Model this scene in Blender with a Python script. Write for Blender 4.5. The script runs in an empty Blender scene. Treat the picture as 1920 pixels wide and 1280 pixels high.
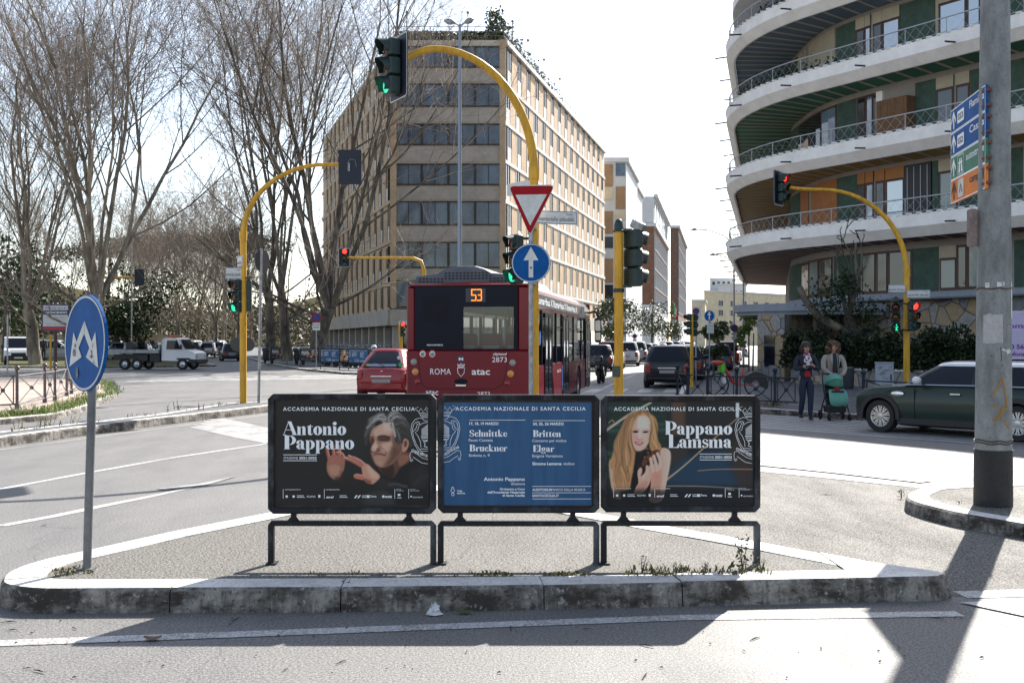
import bpy, bmesh, math, random
import numpy as np
from mathutils import Vector, Matrix
R = math.radians
C = bpy.context.scene.collection
SC = bpy.context.scene
# ---------------------------------------------------------------- camera, world, sun, exposure
F, CX, HY, EYE = 2080.0, 960.0, 640.0, 1.68
cam = bpy.data.objects.new("camera", bpy.data.cameras.new("camera")); C.objects.link(cam)
cam.location = (0, 0, EYE); cam.rotation_euler = (R(90), 0, 0)
cam.data.sensor_width = 36; cam.data.lens = 36*F/1920; cam.data.clip_end = 6000; cam.data.clip_start = .05
SC.camera = cam
SUN_EL, SUN_AZ = R(37.5), R(27)      # sun ahead of the camera, 27 degrees to the right
world = bpy.data.worlds.new("World"); SC.world = world; world.use_nodes = True
wn = world.node_tree.nodes; wl = world.node_tree.links
sky = wn.new("ShaderNodeTexSky"); sky.sky_type = 'NISHITA'; sky.sun_disc = False
sky.sun_elevation = SUN_EL; sky.sun_rotation = SUN_AZ; sky.air_density = 1.0; sky.dust_density = 1.0; sky.ozone_density = 1.0; sky.altitude = 30
hs = wn.new("ShaderNodeHueSaturation"); hs.inputs["Saturation"].default_value = .72; wl.new(sky.outputs[0], hs.inputs["Color"]); wl.new(hs.outputs[0], wn["Background"].inputs[0]); wn["Background"].inputs[1].default_value = .10
sl = bpy.data.lights.new("sun", 'SUN'); sl.energy = 4.8; sl.angle = R(.5); sl.color = (1, .955, .885)
sun = bpy.data.objects.new("sun", sl); C.objects.link(sun)
sd = Vector((math.sin(SUN_AZ)*math.cos(SUN_EL), math.cos(SUN_AZ)*math.cos(SUN_EL), math.sin(SUN_EL)))
sun.rotation_euler = sd.to_track_quat('Z', 'Y').to_euler(); sun.location = (20, 40, 60)
SC.view_settings.view_transform = 'Standard'; SC.view_settings.look = 'None'
SC.view_settings.exposure = 1.24; SC.view_settings.gamma = 1; SC.view_settings.use_curve_mapping = False
SC.cycles.max_bounces = 6; SC.cycles.transparent_max_bounces = 12; SC.cycles.caustics_reflective = False; SC.cycles.caustics_refractive = False
SC.cycles.sample_clamp_indirect = 6

# ---------------------------------------------------------------- where a pixel of the photograph lies
def at(px, py, d): return Vector(((px-CX)*d/F, d, EYE-(py-HY)*d/F))
def gp(px, py, h=0.0): d = F*(EYE-h)/(py-HY); return Vector(((px-CX)*d/F, d, h))

# ---------------------------------------------------------------- materials
MATS = {}
def mat(name, col, rough=.6, metal=0., var=0., vs=4., bump=0., bs=60., spec=.5, coat=0., emit=0., stretch=None, col2=None, lo=.35, hi=.65, ior=1.5, detail=4., world=False):
    if name in MATS: return MATS[name]
    m = bpy.data.materials.new(name); m.use_nodes = True; MATS[name] = m
    n = m.node_tree.nodes; l = m.node_tree.links; b = n["Principled BSDF"]
    b.inputs["Base Color"].default_value = (*col, 1); b.inputs["Roughness"].default_value = rough; b.inputs["Metallic"].default_value = metal
    b.inputs["Specular IOR Level"].default_value = spec; b.inputs["Coat Weight"].default_value = coat; b.inputs["Coat Roughness"].default_value = .04; b.inputs["IOR"].default_value = ior
    if emit: b.inputs["Emission Color"].default_value = (*col, 1); b.inputs["Emission Strength"].default_value = emit
    if var or bump or col2:
        if world: src = n.new("ShaderNodeNewGeometry").outputs["Position"]
        else: src = n.new("ShaderNodeTexCoord").outputs["Object"]
        if stretch:
            mp = n.new("ShaderNodeMapping"); mp.inputs["Scale"].default_value = stretch; l.new(src, mp.inputs[0]); src = mp.outputs[0]
    if var or col2:
        nt = n.new("ShaderNodeTexNoise"); nt.inputs["Scale"].default_value = vs; nt.inputs["Detail"].default_value = detail; nt.inputs["Roughness"].default_value = .72; l.new(src, nt.inputs[0])
        mr = n.new("ShaderNodeMapRange"); mr.inputs[1].default_value = lo; mr.inputs[2].default_value = hi; l.new(nt.outputs[0], mr.inputs[0])
        mx = n.new("ShaderNodeMix"); mx.data_type = 'RGBA'; l.new(mr.outputs[0], mx.inputs[0])
        c2 = col2 if col2 else tuple(min(1, c*(1+var)) for c in col); c1 = col if col2 else tuple(c*(1-var) for c in col)
        mx.inputs[6].default_value = (*c1, 1); mx.inputs[7].default_value = (*c2, 1); l.new(mx.outputs[2], b.inputs["Base Color"])
    if bump:
        bt = n.new("ShaderNodeTexNoise"); bt.inputs["Scale"].default_value = bs; bt.inputs["Detail"].default_value = 5; l.new(src, bt.inputs[0])
        bp = n.new("ShaderNodeBump"); bp.inputs["Strength"].default_value = bump; bp.inputs["Distance"].default_value = .02; l.new(bt.outputs[0], bp.inputs["Height"]); l.new(bp.outputs[0], b.inputs["Normal"])
    return m

def node(m, t, **kw):
    nd = m.node_tree.nodes.new(t)
    for k, v in kw.items(): setattr(nd, k, v)
    return nd
def mixc(m, fac, a, b):
    x = node(m, "ShaderNodeMix", data_type='RGBA'); L = m.node_tree.links
    for i, v in ((0, fac), (6, a), (7, b)):
        if hasattr(v, "is_linked"): L.new(v, x.inputs[i])
        elif i == 0: x.inputs[0].default_value = v
        else: x.inputs[i].default_value = (*v, 1)
    return x.outputs[2]
def noise(m, src, scale, detail=4, rough=.6):
    x = node(m, "ShaderNodeTexNoise"); x.inputs["Scale"].default_value = scale; x.inputs["Detail"].default_value = detail; x.inputs["Roughness"].default_value = rough
    m.node_tree.links.new(src, x.inputs[0]); return x.outputs[0]
def ramp(m, v, lo, hi, a=0., b=1.):
    x = node(m, "ShaderNodeMapRange"); x.inputs[1].default_value = lo; x.inputs[2].default_value = hi; x.inputs[3].default_value = a; x.inputs[4].default_value = b
    m.node_tree.links.new(v, x.inputs[0]); return x.outputs[0]
def pos(m): return node(m, "ShaderNodeNewGeometry").outputs["Position"]
def stretch(m, src, s):
    x = node(m, "ShaderNodeMapping"); x.inputs["Scale"].default_value = s; m.node_tree.links.new(src, x.inputs[0]); return x.outputs[0]
def newmat(name, rough=.6, spec=.5):
    m = bpy.data.materials.new(name); m.use_nodes = True; MATS[name] = m; b = m.node_tree.nodes["Principled BSDF"]
    b.inputs["Roughness"].default_value = rough; b.inputs["Specular IOR Level"].default_value = spec; return m, b
def bumpto(m, b, h, strength, dist=.02):
    bp = node(m, "ShaderNodeBump"); bp.inputs["Strength"].default_value = strength; bp.inputs["Distance"].default_value = dist
    m.node_tree.links.new(h, bp.inputs["Height"]); m.node_tree.links.new(bp.outputs[0], b.inputs["Normal"])

def asphalt(name, dark, light, grain=.55, rough=.62, spec=.5):
    m, b = newmat(name, rough, spec); L = m.node_tree.links; p = pos(m)
    big = ramp(m, noise(m, p, .22, 5, .65), .36, .64); med = ramp(m, noise(m, stretch(m, p, (1, .35, 1)), 1.6, 5, .7), .38, .66)
    g1 = ramp(m, noise(m, p, 62, 3, .75), .41, .59); g2 = ramp(m, noise(m, p, 38, 3, .7), .4, .66)
    base = mixc(m, big, dark, light); base = mixc(m, .5, base, mixc(m, med, tuple(c*.7 for c in dark), tuple(min(1, c*1.15) for c in light)))
    dk = mixc(m, g1, tuple(c*.35 for c in dark), tuple(min(1, c*1.7) for c in light)); base = mixc(m, grain, base, dk)
    sp = ramp(m, noise(m, p, 120, 1, .5), .68, .72); base = mixc(m, sp, base, tuple(min(1, c*3) for c in light))
    # sealed cracks
    v = node(m, "ShaderNodeTexVoronoi", feature='DISTANCE_TO_EDGE'); v.inputs["Scale"].default_value = .23
    w = node(m, "ShaderNodeVectorMath", operation='ADD'); nz = node(m, "ShaderNodeTexNoise"); nz.inputs["Scale"].default_value = .9; nz.inputs["Detail"].default_value = 6; L.new(p, nz.inputs[0]); L.new(p, w.inputs[0])
    L.new(nz.outputs[1], w.inputs[1]); L.new(w.outputs[0], v.inputs[0])
    base = mixc(m, ramp(m, v.outputs[0], .001, .003, .3, 0), base, tuple(c*.3 for c in dark))
    L.new(base, b.inputs["Base Color"]); L.new(ramp(m, med, 0, 1, rough-.06, rough+.1), b.inputs["Roughness"])
    bumpto(m, b, noise(m, p, 70, 4, .7), .5, .012); return m

def glass_mat(name, tint, rough=.02, alpha=.45):
    m = bpy.data.materials.new(name); m.use_nodes = True; MATS[name] = m; n = m.node_tree.nodes; L = m.node_tree.links; n.remove(n["Principled BSDF"])
    t = node(m, "ShaderNodeBsdfTransparent"); t.inputs[0].default_value = (*tint, 1); g = node(m, "ShaderNodeBsdfGlossy"); g.inputs[1].default_value = rough; g.inputs[0].default_value = (.9, .95, 1, 1)
    fr = node(m, "ShaderNodeFresnel"); fr.inputs[0].default_value = 1.7; mx = node(m, "ShaderNodeMixShader")
    L.new(fr.outputs[0], mx.inputs[0]); L.new(t.outputs[0], mx.inputs[1]); L.new(g.outputs[0], mx.inputs[2]); L.new(mx.outputs[0], n["Material Output"].inputs[0]); return m

M_WIN = mat("window_glass", (.02, .028, .04), .1, spec=.4, ior=1.45, var=.5, vs=.35)
M_WIN2 = mat("dark_glass", (.012, .014, .018), .05, spec=1., ior=1.6)
M_BLK = mat("black_rubber", (.014, .014, .015), .7)
M_BLKP = mat("black_plastic", (.012, .013, .016), .45)
M_CHROME = mat("chrome", (.75, .76, .78), .15, 1.)
M_GALV = mat("galvanised_steel", (.34, .35, .36), .5, .55, var=.35, vs=9, bump=.15, bs=30)
M_POLE = mat("grey_pole_paint", (.16, .165, .17), .5, .2, var=.25, vs=7)
M_YEL = mat("yellow_pole_paint", (.62, .33, .02), .5, 0, var=.26, vs=3, stretch=(3, 3, .5), bump=.08, bs=25)
M_WHITE = mat("white_paint", (.72, .72, .7), .5, var=.06, vs=6)
M_SIGNW = mat("sign_white", (.62, .62, .6), .45, var=.1, vs=8)
M_SIGNB = mat("sign_blue", (.002, .085, .30), .5, var=.16, vs=5, spec=.15)
M_SIGNR = mat("sign_red", (.34, .006, .012), .5, var=.12, vs=5, spec=.15)
M_TL = mat("signal_green_case", (.012, .032, .03), .45, var=.2, vs=6)
M_TLB = mat("signal_black_board", (.008, .012, .026), .55, var=.15, vs=6)
M_INK = mat("print_white", (.93, .93, .93), .5)
M_INKD = mat("print_black", (.015, .015, .017), .5)
M_STAIN = {}

# ---------------------------------------------------------------- mesh builder
class MB:
    def __init__(s): s.v = []; s.f = []; s.k = []; s.M = None; s.mi = 0
    def add(s, vs, fs, mi=None):
        o = len(s.v)
        if s.M is not None: vs = [s.M @ Vector(p) for p in vs]
        s.v += [tuple(p) for p in vs]; s.f += [tuple(i+o for i in f) for f in fs]; s.k += [s.mi if mi is None else mi]*len(fs); return s
    def box(s, a, b, mi=None, bev=0):
        x0, y0, z0 = a; x1, y1, z1 = b
        x0, x1 = min(x0, x1), max(x0, x1); y0, y1 = min(y0, y1), max(y0, y1); z0, z1 = min(z0, z1), max(z0, z1)
        if bev:
            e = bev; P = [(x0+e, y0), (x1-e, y0), (x1, y0+e), (x1, y1-e), (x1-e, y1), (x0+e, y1), (x0, y1-e), (x0, y0+e)]
            Q = [(x0+2*e, y0+e), (x1-2*e, y0+e), (x1-e, y0+2*e), (x1-e, y1-2*e), (x1-2*e, y1-e), (x0+2*e, y1-e), (x0+e, y1-2*e), (x0+e, y0+2*e)]
            return s.loft([[(*q, z0) for q in Q], [(*p, z0+e) for p in P], [(*p, z1-e) for p in P], [(*q, z1) for q in Q]], True, True, mi)
        return s.add([(x0,y0,z0),(x1,y0,z0),(x1,y1,z0),(x0,y1,z0),(x0,y0,z1),(x1,y0,z1),(x1,y1,z1),(x0,y1,z1)],
                     [(3,2,1,0),(4,5,6,7),(0,1,5,4),(1,2,6,5),(2,3,7,6),(3,0,4,7)], mi)
    def loft(s, rings, c0=True, c1=True, mi=None, closed=True):
        n = len(rings[0]); vs = [p for r in rings for p in r]; fs = []
        for i in range(len(rings)-1):
            for j in range(n if closed else n-1):
                a, b = i*n+j, i*n+(j+1) % n; fs.append((a, b, b+n, a+n))
        if c0: fs.append(tuple(range(n-1, -1, -1)))
        if c1: fs.append(tuple(range((len(rings)-1)*n, len(rings)*n)))
        return s.add(vs, fs, mi)
    def tube(s, pts, r, n=8, mi=None, caps=True):
        pts = [Vector(p) for p in pts]; m = len(pts); rr = r if isinstance(r, (list, tuple)) else [r]*m; rings = []; up = None
        for i, p in enumerate(pts):
            t = (pts[min(i+1, m-1)]-pts[max(i-1, 0)])
            t = t.normalized() if t.length > 1e-9 else Vector((0, 0, 1))
            if up is None: up = Vector((0, 0, 1)) if abs(t.z) < .9 else Vector((1, 0, 0))
            a = t.cross(up); a = a.normalized() if a.length > 1e-6 else Vector((1, 0, 0)); b = t.cross(a); up = -b if False else up
            rings.append([p+(a*math.cos(2*math.pi*k/n)+b*math.sin(2*math.pi*k/n))*rr[i] for k in range(n)])
        return s.loft(rings, caps, caps, mi)
    def cyl(s, a, b, r, n=16, mi=None, r2=None): return s.tube([a, b], [r, r if r2 is None else r2], n, mi)
    def lathe(s, prof, n=20, c=(0, 0, 0), axis=None, mi=None, caps=True):
        c = Vector(c); ax = Vector(axis or (0, 0, 1)).normalized(); u = ax.orthogonal().normalized(); w = ax.cross(u)
        return s.loft([[c+ax*z+(u*math.cos(2*math.pi*k/n)+w*math.sin(2*math.pi*k/n))*r for k in range(n)] for r, z in prof], caps, caps, mi)
    def sphere(s, c, r, n=12, m=8, mi=None, sc=(1, 1, 1)):
        c = Vector(c); rings = []
        for i in range(1, m):
            a = math.pi*i/m; rings.append([c+Vector((math.sin(a)*math.cos(2*math.pi*k/n)*r*sc[0], math.sin(a)*math.sin(2*math.pi*k/n)*r*sc[1], -math.cos(a)*r*sc[2])) for k in range(n)])
        return s.loft(rings, True, True, mi)
    def prism(s, poly, o, u, v, w, mi=None, mis=None):     # polygon in (u, v) at o, thickness vector w
        o, u, v, w = Vector(o), Vector(u), Vector(v), Vector(w); n = len(poly)
        A = [o+u*p[0]+v*p[1] for p in poly]; B = [p+w for p in A]
        s.add(A+B, [tuple(range(n, 2*n))], mi)
        return s.add(A+B, [tuple(range(n-1, -1, -1))]+[(i, (i+1) % n, n+(i+1) % n, n+i) for i in range(n)], mi if mis is None else mis)
    def sheet(s, poly, o, u, v, mi=None):
        o, u, v = Vector(o), Vector(u), Vector(v); return s.add([o+u*p[0]+v*p[1] for p in poly], [tuple(range(len(poly)))], mi)
    def build(s, name, mats, parent=None, smooth=None, loc=None):
        me = bpy.data.meshes.new(name); me.from_pydata(s.v, [], s.f)
        mats = mats if isinstance(mats, (list, tuple)) else [mats]
        for m in mats: me.materials.append(m)
        if len(mats) > 1: me.polygons.foreach_set("material_index", s.k)
        if smooth:
            me.polygons.foreach_set("use_smooth", [True]*len(s.f)); me.set_sharp_from_angle(angle=R(smooth))
        me.update(); o = bpy.data.objects.new(name, me); C.objects.link(o)
        if parent: o.parent = parent
        if loc is not None: o.location = loc
        return o

def tag(o, label=None, cat=None, group=None, kind=None):
    if label: o["label"] = label
    if cat: o["category"] = cat
    if group: o["group"] = group
    if kind: o["kind"] = kind
    return o
def thing(name, label, cat, loc=(0, 0, 0), rz=0., group=None):
    o = bpy.data.objects.new(name, None); C.objects.link(o); o.location = loc; o.rotation_euler = (0, 0, rz); return tag(o, label, cat, group)
def copy_thing(root, loc, rz=None, label=None, group=None, scale=None):
    def cp(o, par):
        c = o.copy(); C.objects.link(c)
        if par: c.parent = par
        for ch in list(o.children): cp(ch, c)
        return c
    r = cp(root, None); r.location = loc
    if rz is not None: r.rotation_euler = (0, 0, rz)
    if scale: r.scale = (scale,)*3 if not isinstance(scale, tuple) else scale
    if label: r["label"] = label
    if group: r["group"] = group
    return r
def circle(r, n=32, cx=0, cy=0, a0=0): return [(cx+r*math.cos(a0+2*math.pi*k/n), cy+r*math.sin(a0+2*math.pi*k/n)) for k in range(n)]
def rrect(x0, y0, x1, y1, r, n=4):
    out = []
    for cx, cy, a in ((x1-r, y0+r, -90), (x1-r, y1-r, 0), (x0+r, y1-r, 90), (x0+r, y0+r, 180)):
        out += [(cx+r*math.cos(R(a+90*k/n)), cy+r*math.sin(R(a+90*k/n))) for k in range(n+1)]
    return out

# ---------------------------------------------------------------- lettering
_TX = {}
def text_geo(s, bold=0., shear=0., sp=1.):
    key = (s, bold, shear, sp)
    if key not in _TX:
        cu = bpy.data.curves.new("t", 'FONT'); cu.body = s; cu.offset = bold; cu.shear = shear; cu.space_character = sp; cu.resolution_u = 3; cu.fill_mode = 'FRONT'
        o = bpy.data.objects.new("t", cu); C.objects.link(o); dg = bpy.context.evaluated_depsgraph_get(); me = o.evaluated_get(dg).to_mesh()
        _TX[key] = ([tuple(v.co) for v in me.vertices], [tuple(p.vertices) for p in me.polygons]); bpy.data.objects.remove(o); bpy.data.curves.remove(cu)
    return _TX[key]
def text(mb, s, o, u, v, w=None, h=None, align='L', bold=0., shear=0., sp=1., mi=None, cap=True):
    """lettering at o along u, up v (unit vectors); h = capital height or w = whole width, in metres"""
    vs, fs = text_geo(s, bold, shear, sp)
    if not vs: return
    xs = [p[0] for p in vs]; x0, x1 = min(xs), max(xs); ch = .73
    ky = (h/ch) if h else w/(x1-x0); kx = (w/(x1-x0)) if w else ky
    W = (x1-x0)*kx; off = {'L': 0, 'C': -W/2, 'R': -W}[align]; o, u, v = Vector(o), Vector(u), Vector(v)
    mb.add([o+u*((p[0]-x0)*kx+off)+v*(p[1]*ky) for p in vs], fs, mi)

# fat-and-hairline display letters, drawn here: height 1 = capital height
def _ell(cx, cy, rx, ry, a0=0, a1=360, n=24): return [(cx+rx*math.cos(R(a0+(a1-a0)*k/n)), cy+ry*math.sin(R(a0+(a1-a0)*k/n))) for k in range(n+1)]
def _ringpolys(cx, cy, rx, ry, ix, iy, a0=0, a1=360, n=28):
    A = _ell(cx, cy, rx, ry, a0, a1, n); B = _ell(cx, cy, ix, iy, a0, a1, n); return [[A[i], A[i+1], B[i+1], B[i]] for i in range(n)]
def _r(x0, y0, x1, y1): return [(x0, y0), (x1, y0), (x1, y1), (x0, y1)]
def _stem(x, y0, y1, w=.2, s0=True, s1=False, e=.05):
    out = [_r(x, y0+(.035 if s0 else 0), x+w, y1)]
    if s0: out.append(_r(x-e, y0, x+w+e, y0+.035))
    if s1: out.append(_r(x-e, y1, x+w*.6, y1+.03))
    return out
def _arch(x0, x1, w, h): return [[(x1, .035), (x1+w, .035), (x1+w, h*.66), (x1+w*.9, h*.88), (x1+w*.55, h), (x1, h*.99), (x0+.05, h*.9), (x0, h*.78), (x0, h*.73), (x0+.06, h*.84), (x1-.03, h*.92), (x1, h*.82)], _r(x1-.04, 0, x1+w+.05, .035)]
X = .66
GL = {
 'o': (.60, _ringpolys(.29, X/2, .29, X/2+.01, .065, X/2-.03)),
 'n': (.66, _stem(.05, 0, X-.05, .2, True, True)+_arch(.25, .38, .2, X)),
 'm': (1.0, _stem(.05, 0, X-.05, .2, True, True)+_arch(.25, .38, .2, X)+_arch(.58, .72, .2, X)),
 'h': (.66, _stem(.05, 0, 1., .2, True, True)+_arch(.25, .38, .2, X)),
 'i': (.34, _stem(.06, 0, X-.03, .2, True, True)+[_ell(.16, .86, .13, .13)]),
 'l': (.34, _stem(.06, 0, 1., .2, True, True)),
 't': (.44, [[(.08, .16), (.1, .06), (.16, 0), (.28, -.01), (.38, .05), (.4, .12), (.37, .13), (.34, .08), (.3, .07), (.28, .12), (.28, .8), (.22, .74), (.08, .66)], _r(0, X-.035, .42, X)]),
 'u': (.66, [_r(.05, .16, .25, X), _r(0, X, .25, X+.03), [(.05, .16), (.08, .05), (.16, -.01), (.28, -.01), (.38, .07), (.38, .12), (.32, .07), (.26, .07), (.25, .16)], _r(.38, .03, .58, X), _r(.33, X, .58, X+.03), _r(.38, 0, .64, .03)]),
 'r': (.50, _stem(.05, 0, X-.05, .2, True, True)+[[(.25, .44), (.25, .5), (.33, .62), (.42, .66), (.5, .62), (.5, .48), (.42, .44), (.36, .5), (.34, .56)]]),
 'p': (.64, _stem(.05, -.32, X-.03, .2, True, True)+_ringpolys(.28, X/2, .32, X/2+.01, .1, X/2-.035, -90, 90, 16)+[_r(.25, X-.04, .28, X), _r(.25, 0, .28, .03)]),
 'a': (.60, [_r(.30, .06, .5, .46), _r(.36, 0, .58, .05), [(.5, .06), (.5, .02), (.36, 0), (.34, .06)]]+_ringpolys(.26, .46, .24, .21, .05, .18, 0, 150, 14)+[_ell(.12, .48, .1, .09)]+_ringpolys(.3, .19, .28, .2, .09, .17, 90, 270, 14)),
 's': (.46, _ringpolys(.22, .5, .2, .17, .1, .13, 20, 200, 12)+[[(.02, .46), (.06, .36), (.2, .27), (.4, .24), (.43, .2), (.4, .1), (.44, .22), (.42, .34), (.3, .4), (.14, .48), (.1, .54)]]+_ringpolys(.22, .18, .21, .19, .11, .15, 180, 380, 12)+[_ell(.36, .54, .07, .07), _ell(.07, .12, .07, .07)]),
 'c': (.52, _ringpolys(.29, X/2, .29, X/2+.01, .07, X/2-.03, 60, 330, 24)+[_ell(.4, .5, .09, .09)]),
 'e': (.54, _ringpolys(.29, X/2, .29, X/2+.01, .07, X/2-.03, 60, 330, 24)+_ringpolys(.29, X/2, .26, X/2+.01, .12, X/2-.03, 0, 62, 8)+[_r(.2, X/2-.02, .5, X/2+.015)]),
 'k': (.70, _stem(.05, 0, 1., .2, True, True)+[[(.25, .26), (.48, .6), (.54, .6), (.36, .36), (.62, .035), (.38, .035), (.25, .22)], _r(.38, X-.035, .62, X), _r(.34, 0, .7, .035)]),
 'g': (.62, _ringpolys(.28, .42, .26, .25, .06, .22)+[_r(.42, .6, .62, .66)]+_ringpolys(.3, -.08, .3, .2, .2, .12)),
 'A': (.88, [[(.0, .035), (.03, .035), (.36, 1), (.32, 1)], [(.3, 1), (.52, 1), (.86, .035), (.62, .035)], _r(.14, .36, .6, .4), _r(-.05, 0, .16, .035), _r(.54, 0, .92, .035), _r(.26, 1, .5, 1.02)]),
 'P': (.80, _stem(.08, 0, 1., .28, True, True)+_ringpolys(.4, .66, .4, .34, .16, .3, -90, 90, 18)+[_r(.36, .96, .4, 1), _r(.36, .32, .4, .36)]),
 'B': (.82, _stem(.08, 0, 1., .27, False, True)+_ringpolys(.4, .76, .34, .24, .1, .2, -90, 90, 14)+_ringpolys(.4, .27, .4, .27, .14, .23, -90, 90, 14)+[_r(.35, .96, .4, 1), _r(.35, .5, .4, .54), _r(.02, 0, .4, .035)]),
 'L': (.76, _stem(.08, 0, 1., .28, True, True)+[[(.36, 0), (.76, 0), (.76, .34), (.73, .34), (.62, .08), (.36, .04)]]),
 'E': (.76, _stem(.08, 0, 1., .28, True, False)+[[(.36, 0), (.74, 0), (.74, .32), (.71, .32), (.6, .06), (.36, .04)], [(.02, 1), (.7, 1), (.7, .7), (.67, .7), (.56, .95), (.02, .96)], [(.36, .48), (.54, .48), (.54, .36), (.57, .36), (.57, .64), (.54, .64), (.54, .52), (.36, .52)]]),
 'S': (.70, _ringpolys(.33, .73, .31, .28, .14, .23, 10, 210, 16)+[[(.03, .66), (.1, .54), (.3, .43), (.46, .36), (.5, .25), (.48, .14), (.62, .14), (.66, .3), (.62, .44), (.46, .55), (.26, .62), (.18, .68)]]+_ringpolys(.33, .28, .32, .3, .16, .25, 190, 360, 16)+[_r(.02, 0, .05, .34), _r(.6, .66, .63, 1)]),
}
def display(mb, s, o, u, v, w=None, h=1., mi=None, lift=(0, 0, 0)):
    o, u, v, lift = Vector(o), Vector(u), Vector(v), Vector(lift); tot = sum(GL[c][0] for c in s); kx = w/tot if w else h; x = 0
    for c in s:
        adv, polys = GL[c]
        for i, p in enumerate(polys): mb.add([o+u*((x+q[0])*kx)+v*(q[1]*h)+lift*(i % 24) for q in p], [tuple(range(len(p)))], mi)
        x += adv
def ribbon(mb, pts, w, o, u, v, mi=None, closed=False):
    """thin flat line on a surface"""
    o, u, v = Vector(o), Vector(u), Vector(v); P = [Vector((p[0], p[1])) for p in pts]
    if closed: P.append(P[0])
    L = []; Rr = []
    for i, p in enumerate(P):
        t = P[min(i+1, len(P)-1)]-P[max(i-1, 0)]; t = t.normalized() if t.length > 1e-9 else Vector((1, 0)); nn = Vector((-t.y, t.x))*w/2
        L.append(p+nn); Rr.append(p-nn)
    Q = L+Rr; n = len(P)
    mb.add([o+u*q.x+v*q.y for q in Q], [(i, i+1, n+i+1, n+i) for i in range(n-1)], mi)
# ---------------------------------------------------------------- printed pictures (vertex-coloured sheets)
def smooth(pts, n=6, closed=True):
    P = np.array(pts, float); m = len(P); out = []
    for i in range(m if closed else m - 1):
        if closed:
            a, b, c, d = P[i-1], P[i], P[(i+1) % m], P[(i+2) % m]
        else:
            a, b, c, d = P[max(i-1, 0)], P[i], P[i+1], P[min(i+2, m-1)]
        for k in range(n):
            t = k / n
            out.append(.5*((2*b)+(c-a)*t+(2*a-5*b+4*c-d)*t*t+(3*b-a-3*c+d)*t**3))
    if not closed: out.append(P[-1])
    return np.array(out)

class Painter:
    def __init__(s, x0, y0, x1, y1, step, bg, ox, oy, sc):
        s.nx = int(round((x1-x0)/step))+1; s.ny = int(round((y1-y0)/step))+1
        s.X, s.Y = np.meshgrid(np.linspace(x0, x1, s.nx), np.linspace(y0, y1, s.ny))
        s.C = np.zeros(s.X.shape+(3,)); s.C[:] = np.array(bg)/255.
        s.ox, s.oy, s.sc = ox, oy, sc
    def m(s, pts): return np.array(pts, float)/s.sc+np.array((s.ox, s.oy))
    def blend(s, sl, a, col):
        a = a[..., None]; s.C[sl] = s.C[sl]*(1-a)+np.array(col)/255.*a
    def box(s, P, pad):
        x0, y0 = P.min(0)-pad; x1, y1 = P.max(0)+pad
        ix = np.where((s.X[0] >= x0) & (s.X[0] <= x1))[0]; iy = np.where((s.Y[:, 0] >= y0) & (s.Y[:, 0] <= y1))[0]
        if len(ix) == 0 or len(iy) == 0: return None
        return (slice(iy[0], iy[-1]+1), slice(ix[0], ix[-1]+1))
    def poly(s, pts, col, soft=4, al=1., sm=True):
        P = s.m(pts); P = smooth(P) if sm else P
        soft = soft/s.sc; sl = s.box(P, soft)
        if sl is None: return
        X, Y = s.X[sl], s.Y[sl]; d = np.full(X.shape, 1e9); ins = np.zeros(X.shape, bool)
        for (ax, ay), (bx, by) in zip(P, np.roll(P, -1, 0)):
            ex, ey = bx-ax, by-ay; L = ex*ex+ey*ey+1e-12
            t = np.clip(((X-ax)*ex+(Y-ay)*ey)/L, 0, 1)
            d = np.minimum(d, (X-ax-t*ex)**2+(Y-ay-t*ey)**2)
            c = ((ay > Y) != (by > Y)); ins ^= c & (X < ex*(Y-ay)/(ey+1e-12)+ax)
        d = np.sqrt(d)*np.where(ins, -1, 1)
        a = np.clip(.5-d/(2*soft), 0, 1); a = a*a*(3-2*a)*al
        s.blend(sl, a, col)
    def stroke(s, pts, w, col, soft=3, al=1., w1=None):
        P = smooth(s.m(pts), 5, False); w1 = w if w1 is None else w1
        soft = soft/s.sc; sl = s.box(P, soft+max(w, w1)/s.sc)
        if sl is None: return
        X, Y = s.X[sl], s.Y[sl]; d = np.full(X.shape, 1e9); n = len(P)-1
        for i in range(n):
            (ax, ay), (bx, by) = P[i], P[i+1]
            ex, ey = bx-ax, by-ay; L = ex*ex+ey*ey+1e-12
            t = np.clip(((X-ax)*ex+(Y-ay)*ey)/L, 0, 1)
            r = (w+(w1-w)*(i+t)/n)/2/s.sc
            d = np.minimum(d, np.hypot(X-ax-t*ex, Y-ay-t*ey)-r)
        a = np.clip(.5-d/(2*soft), 0, 1)*al
        s.blend(sl, a, col)

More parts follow.
